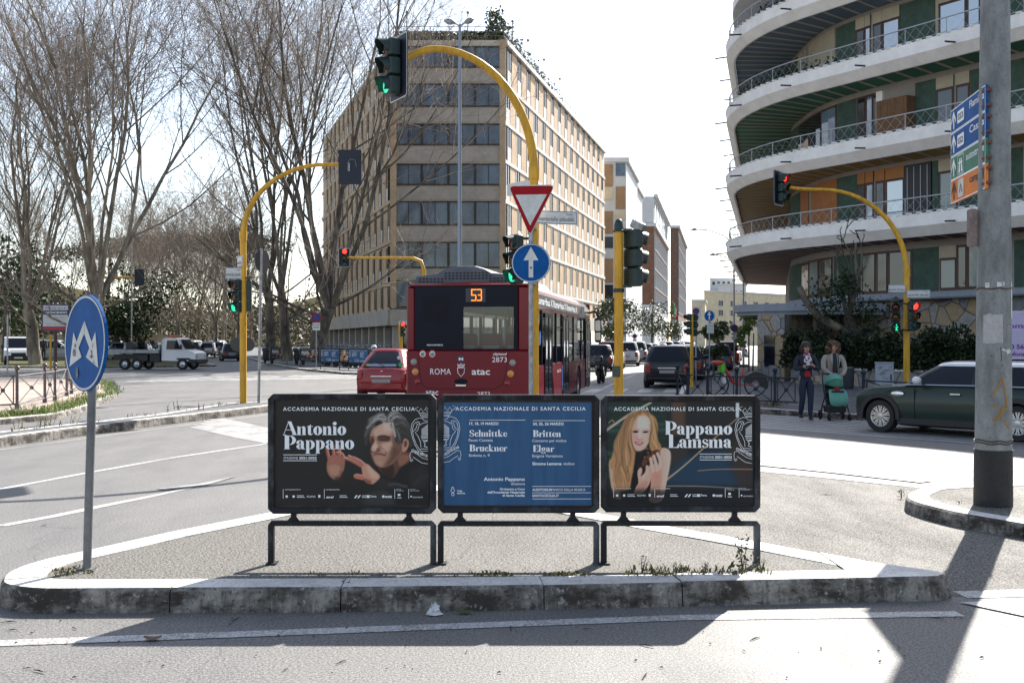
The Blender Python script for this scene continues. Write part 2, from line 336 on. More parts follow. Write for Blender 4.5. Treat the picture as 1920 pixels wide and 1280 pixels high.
def paint_conductor(step):
    p = Painter(520, 752, 803, 945, step, (44, 42, 41), 600, 750, 6.4)
    rng = random.Random(3)
    p.poly([(300,400),(520,200),(560,700),(300,900)], (54,50,48), 160, .6)
    # dark jacket and shoulder
    p.poly([(620,980),(720,920),(860,860),(960,760),(1080,690),(1180,720),(1300,810),(1310,1240),(900,1240),(760,1060)], (37,36,36), 22)
    p.poly([(1060,900),(1180,780),(1290,830),(1290,1000),(1120,1060)], (50,48,47), 50, .8)
    p.poly([(630,1000),(700,925),(800,950),(1020,1010),(1040,1040),(900,1060),(700,1040)], (52,50,49), 14, .9)
    p.stroke([(820,1010),(900,1000),(1030,1030)], 14, (96,92,90), 16, .8)
    p.stroke([(1120,1000),(1200,930),(1280,900)], 30, (62,60,58), 30, .7)
    # audience heads low
    p.poly([(520,1250),(560,1130),(700,1075),(830,1100),(880,1250)], (66,62,60), 40, .8)
    # neck
    p.poly([(880,640),(1080,620),(1070,720),(960,800),(870,920),(740,860),(700,790),(800,740)], (104,66,50), 20)
    p.poly([(930,660),(1070,650),(1060,720),(950,790)], (150,96,70), 24, .8)
    p.poly([(720,820),(860,760),(880,900),(800,920)], (58,40,34), 24, .9)
    # hair back mass
    p.poly([(530,520),(525,380),(560,270),(640,200),(740,160),(850,150),(930,150),(1010,210),(1060,300),(1095,420),(1110,530),(1060,560),(1000,470),(920,520),(880,330),(800,240),(640,300),(590,420),(560,540)], (66,61,57), 14)
    # face
    p.poly([(590,480),(600,400),(640,330),(720,290),(800,255),(870,290),(900,370),(905,500),(985,530),(980,620),(930,680),(860,760),(770,800),(690,790),(645,740),(610,660),(602,590),(612,545)], (158,112,88), 8)
    p.poly([(870,430),(985,520),(975,620),(900,700),(800,790),(760,790),(850,640),(860,520)], (112,74,57), 34, .8)
    p.poly([(640,370),(720,300),(800,265),(860,300),(850,400),(740,420),(660,430)], (196,158,132), 26, .9)
    p.poly([(760,290),(850,280),(850,350),(780,370)], (222,190,166), 30, .8)
    p.poly([(740,520),(840,500),(850,580),(780,620),(740,590)], (204,160,132), 26, .85)
    p.poly([(625,480),(655,480),(690,560),(670,610),(625,600)], (214,170,144), 14, .9)       # nose ridge
    p.poly([(596,470),(640,455),(650,500),(615,550),(600,530)], (84,52,40), 14, .9)           # far eye
    p.poly([(690,440),(760,425),(830,445),(820,490),(740,490),(690,480)], (92,58,45), 14, .9) # near eye socket
    p.stroke([(700,435),(760,428),(830,450)], 14, (60,40,34), 9, .9)                          # brow
    p.stroke([(590,450),(630,440)], 12, (60,40,34), 9, .8)
    p.stroke([(715,480),(770,482),(815,468)], 8, (50,30,25), 6, .9)                           # closed lid
    p.poly([(640,580),(700,570),(715,610),(660,620)], (120,72,58), 12, .8)                    # under nose
    p.stroke([(645,650),(690,640),(765,655)], 12, (104,44,40), 8, .95)                        # mouth
    p.stroke([(660,690),(700,686),(740,680)], 16, (190,124,108), 10, .8)
    p.stroke([(720,560),(780,610),(780,660)], 8, (108,70,55), 12, .7)
    p.poly([(660,720),(720,710),(760,740),(720,780),(670,770)], (172,124,100), 22, .8)        # chin
    p.poly([(600,560),(620,640),(650,740),(700,790),(640,760),(606,660)], (96,62,50), 16, .6); p.poly([(840,560),(930,600),(900,700),(800,790),(840,680)], (98,64,50), 40, .55); p.poly([(650,540),(672,545),(668,600),(642,596)], (232,196,172), 10, .7); p.stroke([(610,610),(640,622),(672,612)], 8, (96,52,42), 8, .8); p.stroke([(690,500),(760,510),(830,492)], 10, (126,84,66), 10, .6)
    # ear
    p.poly([(985,490),(1020,460),(1055,490),(1050,560),(1015,615),(980,610)], (178,120,92), 9)
    p.poly([(1000,500),(1030,485),(1035,540),(1005,560)], (92,58,45), 10, .8)
    # hair locks
    p.poly([(860,290),(900,300),(960,420),(985,500),(930,515),(895,480),(900,400)], (60,58,55), 14)
    def lock(p0, p1, p2, n, sp, w, tones):
        for _ in range(n):
            d = [rng.gauss(0, sp) for _ in range(6)]; g = rng.choice(tones)
            p.stroke([(p0[0]+d[0], p0[1]+d[1]), (p1[0]+d[2], p1[1]+d[3]), (p2[0]+d[4], p2[1]+d[5])], w, (g, g-5, g-12), 9, .5, w*.4)
    T1 = (60, 90, 118, 140, 165, 182)
    lock((800,235), (700,180), (590,250), 26, 16, 11, T1); lock((790,250), (680,230), (570,330), 22, 14, 11, T1); lock((640,300), (580,340), (545,430), 18, 12, 10, (50,70,96,120))
    lock((810,230), (850,165), (930,165), 22, 16, 11, T1); lock((840,240), (930,190), (1010,240), 22, 16, 11, (56,80,110,138,160)); lock((870,290), (960,260), (1050,320), 22, 18, 11, (48,66,92,120)); lock((900,330), (990,350), (1075,440), 22, 20, 11, (42,56,78,104)); lock((890,330), (930,420), (930,510), 18, 14, 11, (44,60,84,120,150)); lock((1000,420), (1060,450), (1095,530), 12, 12, 10, (44,60,80)); lock((860,270), (880,340), (895,430), 10, 7, 8, (150,170,190,120))
    for a, b in (((690,205),(760,165)), ((850,200),(880,160)), ((870,210),(915,150)), ((640,240),(700,200))):
        p.stroke([a, ((a[0]+b[0])/2-12, (a[1]+b[1])/2-6), b], 9, (190,184,176), 8, .6, 3)
    # raised hand
    for f in ([(80,560),(95,640),(120,740)], [(150,540),(165,640),(175,740)], [(215,540),(235,620),(225,730)]):
        p.stroke(f, 36, (172,84,66), 9)
        p.stroke([(x+13, y) for x, y in f], 7, (232,180,140), 7, .8)
    p.poly([(90,720),(130,660),(220,650),(290,690),(300,760),(280,850),(240,930),(180,950),(110,900),(82,820)], (150,98,74), 10)
    p.poly([(110,690),(180,670),(260,690),(220,760),(130,760)], (178,86,66), 24, .4)
    p.poly([(100,800),(170,770),(240,800),(200,900),(130,880)], (170,120,92), 24, .8)
    p.stroke([(200,625),(260,635),(300,690)], 26, (190,104,80), 9); p.stroke([(205,614),(255,622),(290,660)], 7, (236,186,150), 6, .8)
    p.poly([(180,930),(240,910),(270,860),(300,960),(230,1000)], (60,44,36), 30, .8)
    # reaching hand
    for f in ([(290,690),(380,720),(520,800)], [(345,670),(440,720),(540,790)], [(400,690),(480,730),(560,800)]):
        p.stroke(f, 34, (170,92,72), 8, 1, 46)
        p.stroke([(x+4, y-12) for x, y in f], 10, (236,196,172), 7, .85)
    p.poly([(500,800),(560,760),(640,830),(715,910),(660,980),(610,1000),(540,970),(510,900)], (188,128,100), 9)
    p.poly([(560,775),(650,850),(700,910),(640,930),(580,860)], (226,176,146), 26, .8)
    p.poly([(400,900),(430,880),(510,895),(520,950),(470,945),(415,930)], (180,98,76), 8)
    p.stroke([(415,890),(450,882),(505,896)], 9, (232,176,146), 7, .8)
    p.poly([(530,930),(610,960),(600,1000),(540,975)], (120,66,50), 18, .7)
    return p

def paint_violinist(step):
    p = Painter(1138, 755, 1410, 944, step, (34, 36, 40), 1130, 750, 6.4)
    rng = random.Random(5)
    # hall behind: green glass, wood, dark, blue sheen
    p.poly([(40,20),(780,20),(790,560),(640,620),(40,1100)], (38,58,50), 60, 1, False)
    for i in range(16):
        y = 40+i*66; p.stroke([(40,y),(400,y-8),(800,y-14)], rng.uniform(10,26), rng.choice(((62,104,88),(30,44,38),(48,84,74),(84,122,104))), 26, .6)
    p.poly([(820,20),(1010,20),(1000,420),(830,420)], (92,70,50), 30, .95, False)
    p.poly([(1000,20),(1300,20),(1790,20),(1790,700),(1000,560)], (42,42,44), 60, 1, False)
    p.poly([(800,560),(1000,540),(1000,800),(800,900)], (66,58,50), 50, .8)
    p.poly([(780,900),(1100,640),(1800,620),(1800,1000),(800,1010)], (30,66,92), 70, .9)
    p.poly([(1500,560),(1800,560),(1800,1000),(1620,1000)], (64,50,44), 90, .9)
    p.poly([(760,1040),(1800,1050),(1800,1280),(760,1280)], (30,48,64), 30, .9)
    p.stroke([(770,945),(1000,760),(1320,470),(1620,210)], 20, (196,158,110), 8, .9, 9)
    p.stroke([(1140,840),(1400,822),(1790,822)], 9, (196,140,104), 6, .85)
    p.stroke([(775,1020),(1200,1024),(1790,1060)], 11, (188,150,112), 7, .85)
    p.poly([(1592,38),(1630,38),(1628,200),(1608,215),(1590,200)], (226,240,238), 8, .95, False)
    p.stroke([(1612,215),(1610,320)], 14, (120,130,126), 18, .5)
    # harp edge top left
    p.stroke([(50,360),(150,290),(330,170),(580,35)], 30, (206,186,158), 9, .95, 22)
    p.stroke([(60,340),(160,270),(320,160)], 10, (120,96,72), 8, .7)
    p.stroke([(80,270),(120,240),(140,262)], 12, (190,140,110), 8, .9)
    # arms and dress
    p.poly([(690,600),(740,568),(800,600),(815,680),(800,800),(770,960),(720,1180),(600,1190),(640,900),(700,760)], (222,180,154), 8)
    p.poly([(760,600),(812,640),(800,800),(760,960),(740,1000),(770,780)], (240,206,182), 24, .7)
    p.poly([(700,700),(720,780),(700,1000),(660,1180),(640,1000)], (160,108,84), 26, .6)
    p.poly([(80,760),(110,700),(170,720),(190,900),(240,1060),(240,1170),(140,1150),(100,980)], (214,160,126), 10)
    p.poly([(250,560),(420,560),(600,600),(690,700),(600,900),(560,1180),(250,1200),(230,900)], (26,22,24), 16)
    # neck
    p.poly([(390,560),(530,560),(560,640),(480,760),(430,800),(400,680)], (150,98,74), 16)
    p.poly([(400,600),(560,590),(640,640),(560,720),(450,800),(400,760)], (30,26,28), 24, .95)
    # hair mass
    p.poly([(420,140),(500,120),(570,160),(640,220),(665,330),(655,450),(700,540),(700,600),(640,640),(580,600),(560,520),(580,400),(560,260),(420,200)], (170,118,66), 14)
    p.poly([(420,130),(340,170),(280,260),(230,360),(170,440),(150,560),(110,680),(90,790),(150,880),(140,1000),(190,1080),(320,1060),(350,940),(370,840),(390,700),(390,580),(345,460),(350,360),(400,240),(440,190)], (176,122,70), 14)
    # face
    p.poly([(395,250),(440,195),(510,185),(560,220),(580,320),(575,430),(550,510),(510,570),(450,605),(395,590),(360,520),(340,440),(345,370)], (232,188,164), 8)
    p.poly([(420,230),(500,200),(550,250),(550,340),(430,340)], (246,214,194), 30, .8)
    p.poly([(345,400),(400,400),(430,470),(390,500),(350,480)], (214,130,108), 26, .6)
    p.poly([(540,400),(575,380),(565,470),(530,490)], (220,150,126), 20, .6)
    p.poly([(350,500),(400,580),(460,600),(540,520),(500,590),(440,612),(390,600)], (176,120,94), 18, .6)
    p.stroke([(350,358),(390,346),(438,356)], 8, (150,104,74), 9, .7); p.stroke([(482,360),(520,352),(562,364)], 8, (150,104,74), 9, .7)
    p.poly([(360,372),(400,362),(438,376),(410,392),(370,390)], (74,48,42), 7, .95); p.poly([(480,378),(520,368),(556,376),(530,392),(492,392)], (74,48,42), 7, .95)
    p.poly([(392,372),(412,370),(414,384),(394,386)], (36,40,50), 5); p.poly([(506,374),(526,373),(526,386),(508,388)], (36,40,50), 5)
    p.stroke([(446,380),(448,420),(440,450)], 12, (250,220,204), 12, .6)
    p.poly([(416,455),(450,470),(484,456),(480,474),(446,484),(418,472)], (168,100,84), 10, .85)
    p.poly([(380,498),(410,495),(440,500),(476,497),(496,499),(474,528),(440,540),(404,528)], (140,44,48), 8, .9)
    p.poly([(402,505),(440,509),(478,504),(460,518),(438,522),(414,516)], (240,226,216), 6, .9)
    p.stroke([(410,560),(440,566),(470,558)], 10, (206,150,124), 12, .6)
    # wavy locks that follow the fall of the hair
    tones = ((214,164,100),(196,144,84),(170,116,66),(140,92,50),(112,72,42),(228,186,126),(96,60,36))
    def fall(path, n, spread, w, al):
        for q in range(n):
            u = rng.uniform(-1, 1); ph = u*2.2+rng.uniform(-.4, .4); L = len(path); c = tones[min(6, int(abs(math.sin(u*5+q*.13))*4+rng.random()*3))]
            pts = [(x+u*spread*(.25+.75*k/(L-1))+(6+16*k/(L-1))*math.sin(k*1.35+ph), y+rng.gauss(0, 6)) for k, (x, y) in enumerate(path)]
            a = rng.randint(0, 1); b = rng.randint(max(a+2, L-3), L); p.stroke(pts[a:b], w*rng.uniform(.6, 1.3), c, 9, al, w*.5)
    fall([(430,150),(360,180),(300,250),(262,340),(232,430),(210,520),(205,610),(222,700),(215,790),(225,880),(232,960),(240,1050)], 120, 95, 11, .42)
    fall([(420,160),(370,230),(340,330),(325,430),(318,520),(325,600),(318,690),(310,780),(318,860)], 46, 42, 10, .42)
    fall([(470,140),(540,165),(590,230),(615,310),(610,400),(612,480),(640,560),(655,610)], 70, 48, 10, .42)
    fall([(430,150),(470,135),(530,150),(575,190)], 22, 22, 9, .4)
    for pts in ([(345,370),(338,440),(352,520),(390,600)], [(575,300),(578,400),(560,480)]): p.stroke(pts, 16, (96,58,36), 14, .55)
    p.poly([(395,250),(420,215),(405,330),(370,380),(345,420),(350,350)], (188,128,96), 16, .45)
    # violin scroll and neck
    p.stroke([(470,890),(540,760),(640,620)], 34, (58,34,28), 8, 1, 26)
    p.poly([(470,760),(500,690),(560,640),(640,590),(680,600),(660,640),(560,720),(490,790)], (110,56,36), 9)
    for a, b in (((505,680),(545,720)), ((545,625),(590,660)), ((600,600),(640,650))): p.stroke([a, b], 12, (70,34,26), 6); p.stroke([a, a], 16, (200,140,100), 6, .8)
    p.stroke([(470,880),(560,740)], 10, (22,20,22), 6)
    # hands
    p.poly([(560,780),(620,760),(700,790),(690,900),(690,1190),(560,1190),(580,980),(545,840)], (206,150,122), 9)
    p.poly([(600,850),(690,860),(680,1100),(600,1150)], (186,122,96), 26, .7)
    for f in ([(580,700),(590,780),(600,840)], [(615,670),(640,760),(650,830)], [(660,640),(690,720),(686,800)]):
        p.stroke(f, 38, (234,190,166), 8, 1, 44); p.stroke([(x-16, y+6) for x, y in f], 6, (150,92,72), 7, .6)
    p.poly([(420,860),(440,815),(470,810),(475,860),(460,900),(520,860),(545,800),(560,850),(575,920),(560,1000),(480,1100),(380,1120),(400,1040),(430,980)], (216,162,134), 9)
    p.stroke([(535,790),(530,850),(490,920)], 34, (236,192,168), 9, .9); p.stroke([(460,815),(440,870),(440,910)], 22, (232,186,160), 9, .9)
    p.poly([(430,1000),(540,960),(520,1060),(400,1120)], (176,116,90), 26, .7)
    # dark fade along the foot
    p.poly([(40,1060),(1800,1060),(1800,1300),(40,1300)], (28,28,32), 50, .72, False)
    return p
def bw(mb, name, mats, parent=None, smooth=None):
    """build from world coordinates under a parent that is not turned"""
    if parent:
        q = parent.location; p = parent.parent
        while p: q = q+p.location; p = p.parent
        mb.v = [(a-q.x, b-q.y, c-q.z) for a, b, c in mb.v]
    return mb.build(name, mats, parent, smooth)

# ---------------------------------------------------------------- ground, roads, kerbs
M_ASPH = asphalt("road_asphalt", (.095, .092, .088), (.172, .165, .157), .55, .62, .5)
M_ISL = asphalt("island_asphalt", (.078, .074, .068), (.155, .145, .13), 1.0, .8, .25)
M_PAVE = mat("pavement_concrete", (.42, .33, .275), .8, var=.2, vs=.8, bump=.3, bs=20, world=True)
M_PAVD = mat("pavement_asphalt", (.10, .10, .105), .75, var=.3, vs=1.2, bump=.4, bs=50, world=True)
M_DIRT = mat("park_earth", (.12, .095, .06), .9, col2=(.09, .11, .04), vs=.25, lo=.4, hi=.6, world=True, spec=.05)

def kerb_top_mat():  # top made paler than the sides: sunlit white put into the stone colour
    m, b = newmat("kerb_stone_top", .7); L = m.node_tree.links; p = pos(m)
    a = ramp(m, noise(m, p, 3, 6, .7), .38, .66); c = mixc(m, a, (.58, .55, .51), (.84, .8, .75)); c = mixc(m, ramp(m, noise(m, p, 40, 3), .56, .7, 0, .8), c, (.16, .15, .14))
    L.new(c, b.inputs[0]); bumpto(m, b, noise(m, p, 30, 5, .7), .45, .012); return m
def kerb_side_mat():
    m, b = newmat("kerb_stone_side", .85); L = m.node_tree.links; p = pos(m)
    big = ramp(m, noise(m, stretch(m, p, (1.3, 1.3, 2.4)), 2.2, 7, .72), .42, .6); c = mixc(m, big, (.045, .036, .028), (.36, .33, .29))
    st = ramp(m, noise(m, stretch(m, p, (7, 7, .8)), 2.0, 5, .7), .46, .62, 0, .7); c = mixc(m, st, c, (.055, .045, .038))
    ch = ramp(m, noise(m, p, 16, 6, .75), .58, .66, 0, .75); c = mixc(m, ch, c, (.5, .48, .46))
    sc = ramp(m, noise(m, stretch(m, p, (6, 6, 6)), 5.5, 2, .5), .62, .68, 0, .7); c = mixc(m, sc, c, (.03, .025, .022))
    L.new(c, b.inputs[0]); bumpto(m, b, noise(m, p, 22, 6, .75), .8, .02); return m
M_KT, M_KS = kerb_top_mat(), kerb_side_mat()

def paint_mat(name, col, wear=.5, fine=.5):
    """worn road paint: the gaps show the asphalt's own colour"""
    m, b = newmat(name, .6); L = m.node_tree.links; p = pos(m)
    w = ramp(m, noise(m, p, 60, 3, .7), .34+wear*.2, .5+wear*.2); w2 = ramp(m, noise(m, stretch(m, p, (1, .5, 1)), 2.5, 5, .7), .4, .68, 1-fine, 1)
    c = mixc(m, w, col, (.13, .12, .11)); mm = node(m, "ShaderNodeMath", operation='MULTIPLY'); L.new(w, mm.inputs[0]); L.new(w2, mm.inputs[1])
    L.new(mixc(m, mm.outputs[0], col, (.13, .12, .11)), b.inputs[0]); bumpto(m, b, noise(m, p, 70, 4, .7), .4, .01); return m
M_PAINT = paint_mat("road_paint", (.62, .61, .6), .25, .5)
M_PAINTW = paint_mat("worn_and_shaded_road_paint", (.42, .41, .4), .05, .9)

mb = MB(); N = 24
mb.add([(-1500, -200, 0), (1500, -200, 0), (1500, 2500, 0), (-1500, 2500, 0)], [(0, 1, 2, 3)])
tag(mb.build("road", M_ASPH), kind="structure")

def inset(poly, d):
    n = len(poly); out = []
    ar = sum(poly[i][0]*poly[(i+1) % n][1]-poly[(i+1) % n][0]*poly[i][1] for i in range(n)); sg = 1 if ar > 0 else -1
    for i in range(n):
        p0, p1, p2 = (Vector(poly[i-1]), Vector(poly[i]), Vector(poly[(i+1) % n]))
        a = (p1-p0).normalized(); b = (p2-p1).normalized(); na = Vector((-a.y, a.x))*sg; nb = Vector((-b.y, b.x))*sg
        t = (na+nb); t = t/ max(.35, t.dot(na)) ; out.append((p1.x+t.x*d, p1.y+t.y*d))
    return out
def rounded(poly, rad, n=6):
    out = []; m = len(poly)
    for i in range(m):
        r = rad[i] if isinstance(rad, (list, tuple)) else rad
        p0, p1, p2 = Vector(poly[i-1]), Vector(poly[i]), Vector(poly[(i+1) % m])
        if r <= 0: out.append(tuple(p1)); continue
        a = (p0-p1); b = (p2-p1); k = min(r, a.length*.48, b.length*.48); a = p1+a.normalized()*k; b = p1+b.normalized()*k
        for j in range(n+1): t = j/n; q = a*(1-t)**2+p1*2*t*(1-t)+b*t*t; out.append((q.x, q.y))
    return out
def resample(poly, step):
    out = []; n = len(poly)
    for i in range(n):
        a, b = Vector(poly[i]), Vector(poly[(i+1) % n]); k = max(1, int((b-a).length/step))
        for j in range(k): q = a.lerp(b, j/k); out.append((q.x, q.y))
    return out
def island(kerbname, fillname, poly, h, kw, fillmat, stone=1.0, seed=1, skip=lambda i, p: False, jit=.004):
    """raised kerb stones round a filled top; the stones are separate lengths with open joints"""
    rg = random.Random(seed); outer = resample(poly, .25); inner = inset(outer, kw); n = len(outer); mb = MB(); acc = 0; dz = dn = 0
    for i in range(n):
        j = (i+1) % n; a, b, c, d = Vector(outer[i]), Vector(outer[j]), Vector(inner[j]), Vector(inner[i]); L = (b-a).length
        gap = acc+L > stone
        if gap: acc = rg.uniform(-.5, .35)*stone
        acc += L
        if skip(i, a): continue
        e = (b-a).normalized(); g = .007 if gap else 0; b2 = b-e*g; c2 = c-e*g
        o = (a-d).normalized(); q = (b-c).normalized(); be = .022; bt = .02
        P = lambda p, v, off, z: (p.x+v.x*off, p.y+v.y*off, z)
        z1 = h+dz
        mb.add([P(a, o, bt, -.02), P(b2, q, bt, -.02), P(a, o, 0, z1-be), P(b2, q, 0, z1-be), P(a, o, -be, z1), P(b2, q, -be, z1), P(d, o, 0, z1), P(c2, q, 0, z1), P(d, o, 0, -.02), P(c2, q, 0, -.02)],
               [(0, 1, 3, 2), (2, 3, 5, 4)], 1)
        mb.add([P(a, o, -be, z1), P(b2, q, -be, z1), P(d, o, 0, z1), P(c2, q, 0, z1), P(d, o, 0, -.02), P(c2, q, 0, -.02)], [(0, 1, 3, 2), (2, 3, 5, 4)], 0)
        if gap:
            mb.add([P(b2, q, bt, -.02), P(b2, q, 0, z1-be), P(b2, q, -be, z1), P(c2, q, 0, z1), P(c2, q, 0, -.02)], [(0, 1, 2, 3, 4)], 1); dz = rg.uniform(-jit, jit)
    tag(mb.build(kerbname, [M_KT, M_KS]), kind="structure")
    f = MB(); f.add([(x, y, h-.012) for x, y in inset(outer, .03)], [tuple(range(n))]); tag(f.build(kerbname, M_KT), kind="structure")
    f = MB(); f.add([(x, y, h-.006) for x, y in inset(outer, kw*.96)], [tuple(range(n))]); tag(f.build(fillname, fillmat), kind="structure")

P2 = lambda px, py, h: tuple(gp(px, py, h).xy)
H1 = .15
tri = [P2(-2, 1094, H1), P2(60, 1103.5, H1), P2(320, 1102, H1), P2(640, 1101, H1), P2(933, 1098, H1), P2(1280, 1091, H1), P2(1773, 1081, H1), P2(1765, 1072, H1), P2(1643, 1055, H1), P2(1423, 1014, H1), (-.95, 12.05), (-1.25, 12.0), P2(510, 959, H1), P2(300, 1000, H1), P2(157, 1032, H1), P2(70, 1050, H1), P2(8, 1072, H1)]
island("kerb", "traffic_island", rounded(tri, [.12, .2, 0, 0, 0, 0, .06, .06, 0, 0, .2, .2, 0, 0, .2, .3, .2], 5), H1, .27, M_ISL, 1.05, 3, skip=lambda i, p: p.x > 2.52)
XT = 2.52
def on_edge(ax, ay, bx_, by): a, b = P2(ax, ay, H1), P2(bx_, by, H1); f_ = (XT-.3-a[0])/(b[0]-a[0]); return (XT-.3, a[1]+(b[1]-a[1])*f_)
tip = [on_edge(1280, 1091, 1773, 1081), P2(1700, 1082.5, H1), P2(1760, 1081.2, H1), P2(1774, 1077, H1), P2(1762, 1071, H1), P2(1643, 1055, H1), on_edge(1643, 1055, 1423, 1014)]
tip[5:6] = [] if tip[5][0] < XT-.2 else tip[5:6]
tip = inset(tip, -.004)
mb = MB(); n_ = len(tip); mb.loft([[(x+(.03 if x > 2.7 else 0), y-(.015 if k < 4 else -.015), -.02) for k, (x, y) in enumerate(tip)], [(x, y, H1-.03) for x, y in tip], [(x, y, H1+.005) for x, y in inset(tip, .018)]], False, False, 1); mb.add([(x, y, H1+.005) for x, y in inset(tip, .018)], [tuple(range(n_))], 0); tag(mb.build("kerb", [M_KT, M_KS]), kind="structure")
H2 = .16
med = [(-11.2, 6.5), P2(0, 819, H2), P2(298, 782.6, H2), P2(503, 760, H2), (-5.2, 28.4), (-5.5, 28.9), P2(433, 754.5, H2), P2(295, 775.6, H2), P2(160, 791, H2), P2(0, 808, H2), (-12.3, 6.6)]
island("kerb", "median_island", rounded(med, [0, 0, 0, 0, .4, .4, 0, 0, 0, 0, 0], 5), H2, .16, M_PAVD, 1.1, 4)
H3 = .13
rig = [P2(1698, 925, H3), P2(1700, 935, H3), P2(1735, 947, H3), P2(1800, 962, H3), P2(1920, 982, H3), (13, 7.6), (13.5, 8.6), P2(1920, 904, H3), P2(1800, 908, H3), P2(1730, 912, H3)]
island("kerb", "pole_island", rounded(rig, [.15, .15, .3, .2, 0, 0, 0, 0, .2, .2], 5), H3, .22, M_ISL, .9, 5)
HP = .12
rp = [(30, -4.1), (7.46, 23.7), (5.8, 25.75), (4.4, 27.1), (4.05, 28.6), (4.2, 29.4), (42, 236), (140, 236), (140, -4.1)]
island("kerb", "right_pavement", rounded(rp, [0, 0, 0, .8, .6, 0, 0, 0, 0], 5), HP, .22, M_PAVD, 1.2, 6, skip=lambda i, p: p.x > 45 or p.y > 150)
lp = [(-11.6, 14), P2(0, 785, HP), P2(98, 777, HP), P2(163, 760, HP), (-11.9, 33.5), P2(207, 716, HP), (-18.5, 46.2), (-24, 48), (-90, 52), (-90, 14)]
island("kerb", "left_pavement", rounded(lp, [0, 0, .8, .8, 0, 1.5, 1, 0, 0, 0], 5), HP, .22, M_PAVE, 1.1, 7, skip=lambda i, p: p.x < -35)
op = [(3.2, 66.5), (-2.5, 56), (-7.9, 55), (-12.5, 65), (-17.3, 79), (-25.7, 108), (-60, 225), (-30, 240), (36, 240), (5.2, 72)]
island("kerb", "office_pavement", rounded(op, [1.5, 2, 2, 0, 0, 0, 0, 0, 0, 1.5], 5), HP, .25, M_PAVD, 1.2, 8, skip=lambda i, p: p.y > 180)
pk = [(-19.5, 74), (-26, 70), (-90, 71), (-300, 80), (-300, 600), (-120, 420), (-62, 200), (-33, 108)]
island("kerb", "park_ground", rounded(pk, [2, 2, 0, 0, 0, 0, 0, 0], 5), HP, .25, M_DIRT, 1.2, 9, skip=lambda i, p: p.y > 200 or p.x < -120)

# raised dark asphalt refuge behind the barriers, one low step
H4 = .05
ref = [P2(1428, 884, 0), P2(1702, 912, 0), (6.5, 11.9), (13, 9), (13, 5.9), (6.6, 7.36), P2(1800, 1117, 0), P2(1785, 1117, 0), (2.6, 7.35), (1.0, 8.3), (-.2, 11.9), (-1.6, 19.9), (-.6, 21.0), (.9, 20.8)]
f = MB(); f.add([(x, y, .003) for x, y in rounded(ref, 0)], [tuple(range(len(ref)))]); tag(f.build("refuge_asphalt", M_ISL), kind="structure")

MK = MB(); MK3 = MB()
def line(pts, w, z=.008, mbk=None):
    P = [Vector((p[0], p[1])) for p in pts]; L = []; Q = []
    for i, p in enumerate(P):
        t = (P[min(i+1, len(P)-1)]-P[max(i-1, 0)]).normalized(); nn = Vector((-t.y, t.x))*(w[i] if isinstance(w, list) else w)/2; L.append(p+nn); Q.append(p-nn)
    V = L+Q; n = len(P); (mbk or MK).add([(v.x, v.y, z) for v in V], [(i, n+i, n+i+1, i+1) for i in range(n-1)])
G = lambda x, y: tuple(gp(x, y).xy)
line([(-14, 5.6)]+[G(0, 1206), G(160, 1200), G(640, 1182), G(1280, 1158), G(1800, 1151)], .13, .004)
line([G(0, 986), G(100, 968), G(190, 949), G(290, 929), G(360, 914)], [.13, .13, .14, .1, .05], .004)
line([G(0, 917), G(160, 887), G(330, 857), G(520, 829), G(700, 800)], .11, .004)
line([G(1800, 1115), G(1920, 1112), (6.5, 7.3)], .20, .004)
MK.add([(*G(1800, 1131), .009), (*G(1960, 1122), .009), (*G(2100, 1148), .009), (*G(1960, 1165), .009)], [(3, 2, 1, 0)])
line([G(1428, 884), G(1560, 897), G(1702, 912)], .09, .009)
line([G(1400, 868), G(1560, 884), G(1740, 904)], .32, .013)
line([(-8.3, 16.7), G(0, 843), G(300, 803), G(503, 777), (-5.3, 29)], .06, .004)
line([(-12.5, 14), G(0, 788), G(98, 781), G(168, 762), G(200, 735), G(213, 715)], .08, .004)
MK2 = MB()
for i in range(5): line([G(372+i*8, 799-i*3.4), G(452+i*8, 817-i*3.4), G(540+i*8, 834-i*3.4)], .42, .004+i*.0008, MK2)
line([G(300, 918), G(380, 909), G(440, 894)], [.16, .14, .03], .009, MK2)
# far zebra on the left avenue; its duller paint holds the trees' shade
for i in range(15):
    a = gp(212+i*31, 717-i*.5); line([(a.x, a.y), (a.x+1.6, a.y+7.5)], .5, .004, MK3)
line([G(215, 726), G(520, 712)], .12, .004)
# zebra the two women use, long bars along the traffic
e = Vector((-.641, .767)); s_ = Vector((.767, .641))
for i in range(9):
    c = Vector((6.55, 23.6))-s_*0+Vector((-.2, -1.15))*(i*.42-.55); a = c+e*2.3; b = c-e*3.0; line([a, b], .22, .004)
for i in range(8):   # zebra across the side street
    c = Vector((1.6+i*.9, 36.2+i*.1)); line([c, c+Vector((.55, 3.0))], .45, .004)
line([(3.3, 40), (24, 155)], .1, .004); line([(1.1, 35.2), (4.0, 34.6)], .3, .004)
tag(MK.build("road_marking", M_PAINT), kind="structure"); tag(MK2.build("road_marking", M_PAINTW), kind="structure"); tag(MK3.build("road_marking", M_PAINTW), kind="structure")

M_TAR = mat("crack_sealant", (.05, .049, .047), .7, world=True, var=.3, vs=8)
mb = MB(); rg = random.Random(17); A, B = Vector(G(180, 748)), Vector(G(700, 742)); line([tuple(A.lerp(B, i/26)+Vector((0, rg.gauss(0, .05)))) for i in range(27)], .045, .0055, mb); tag(mb.build("road_crack", M_TAR), kind="structure")
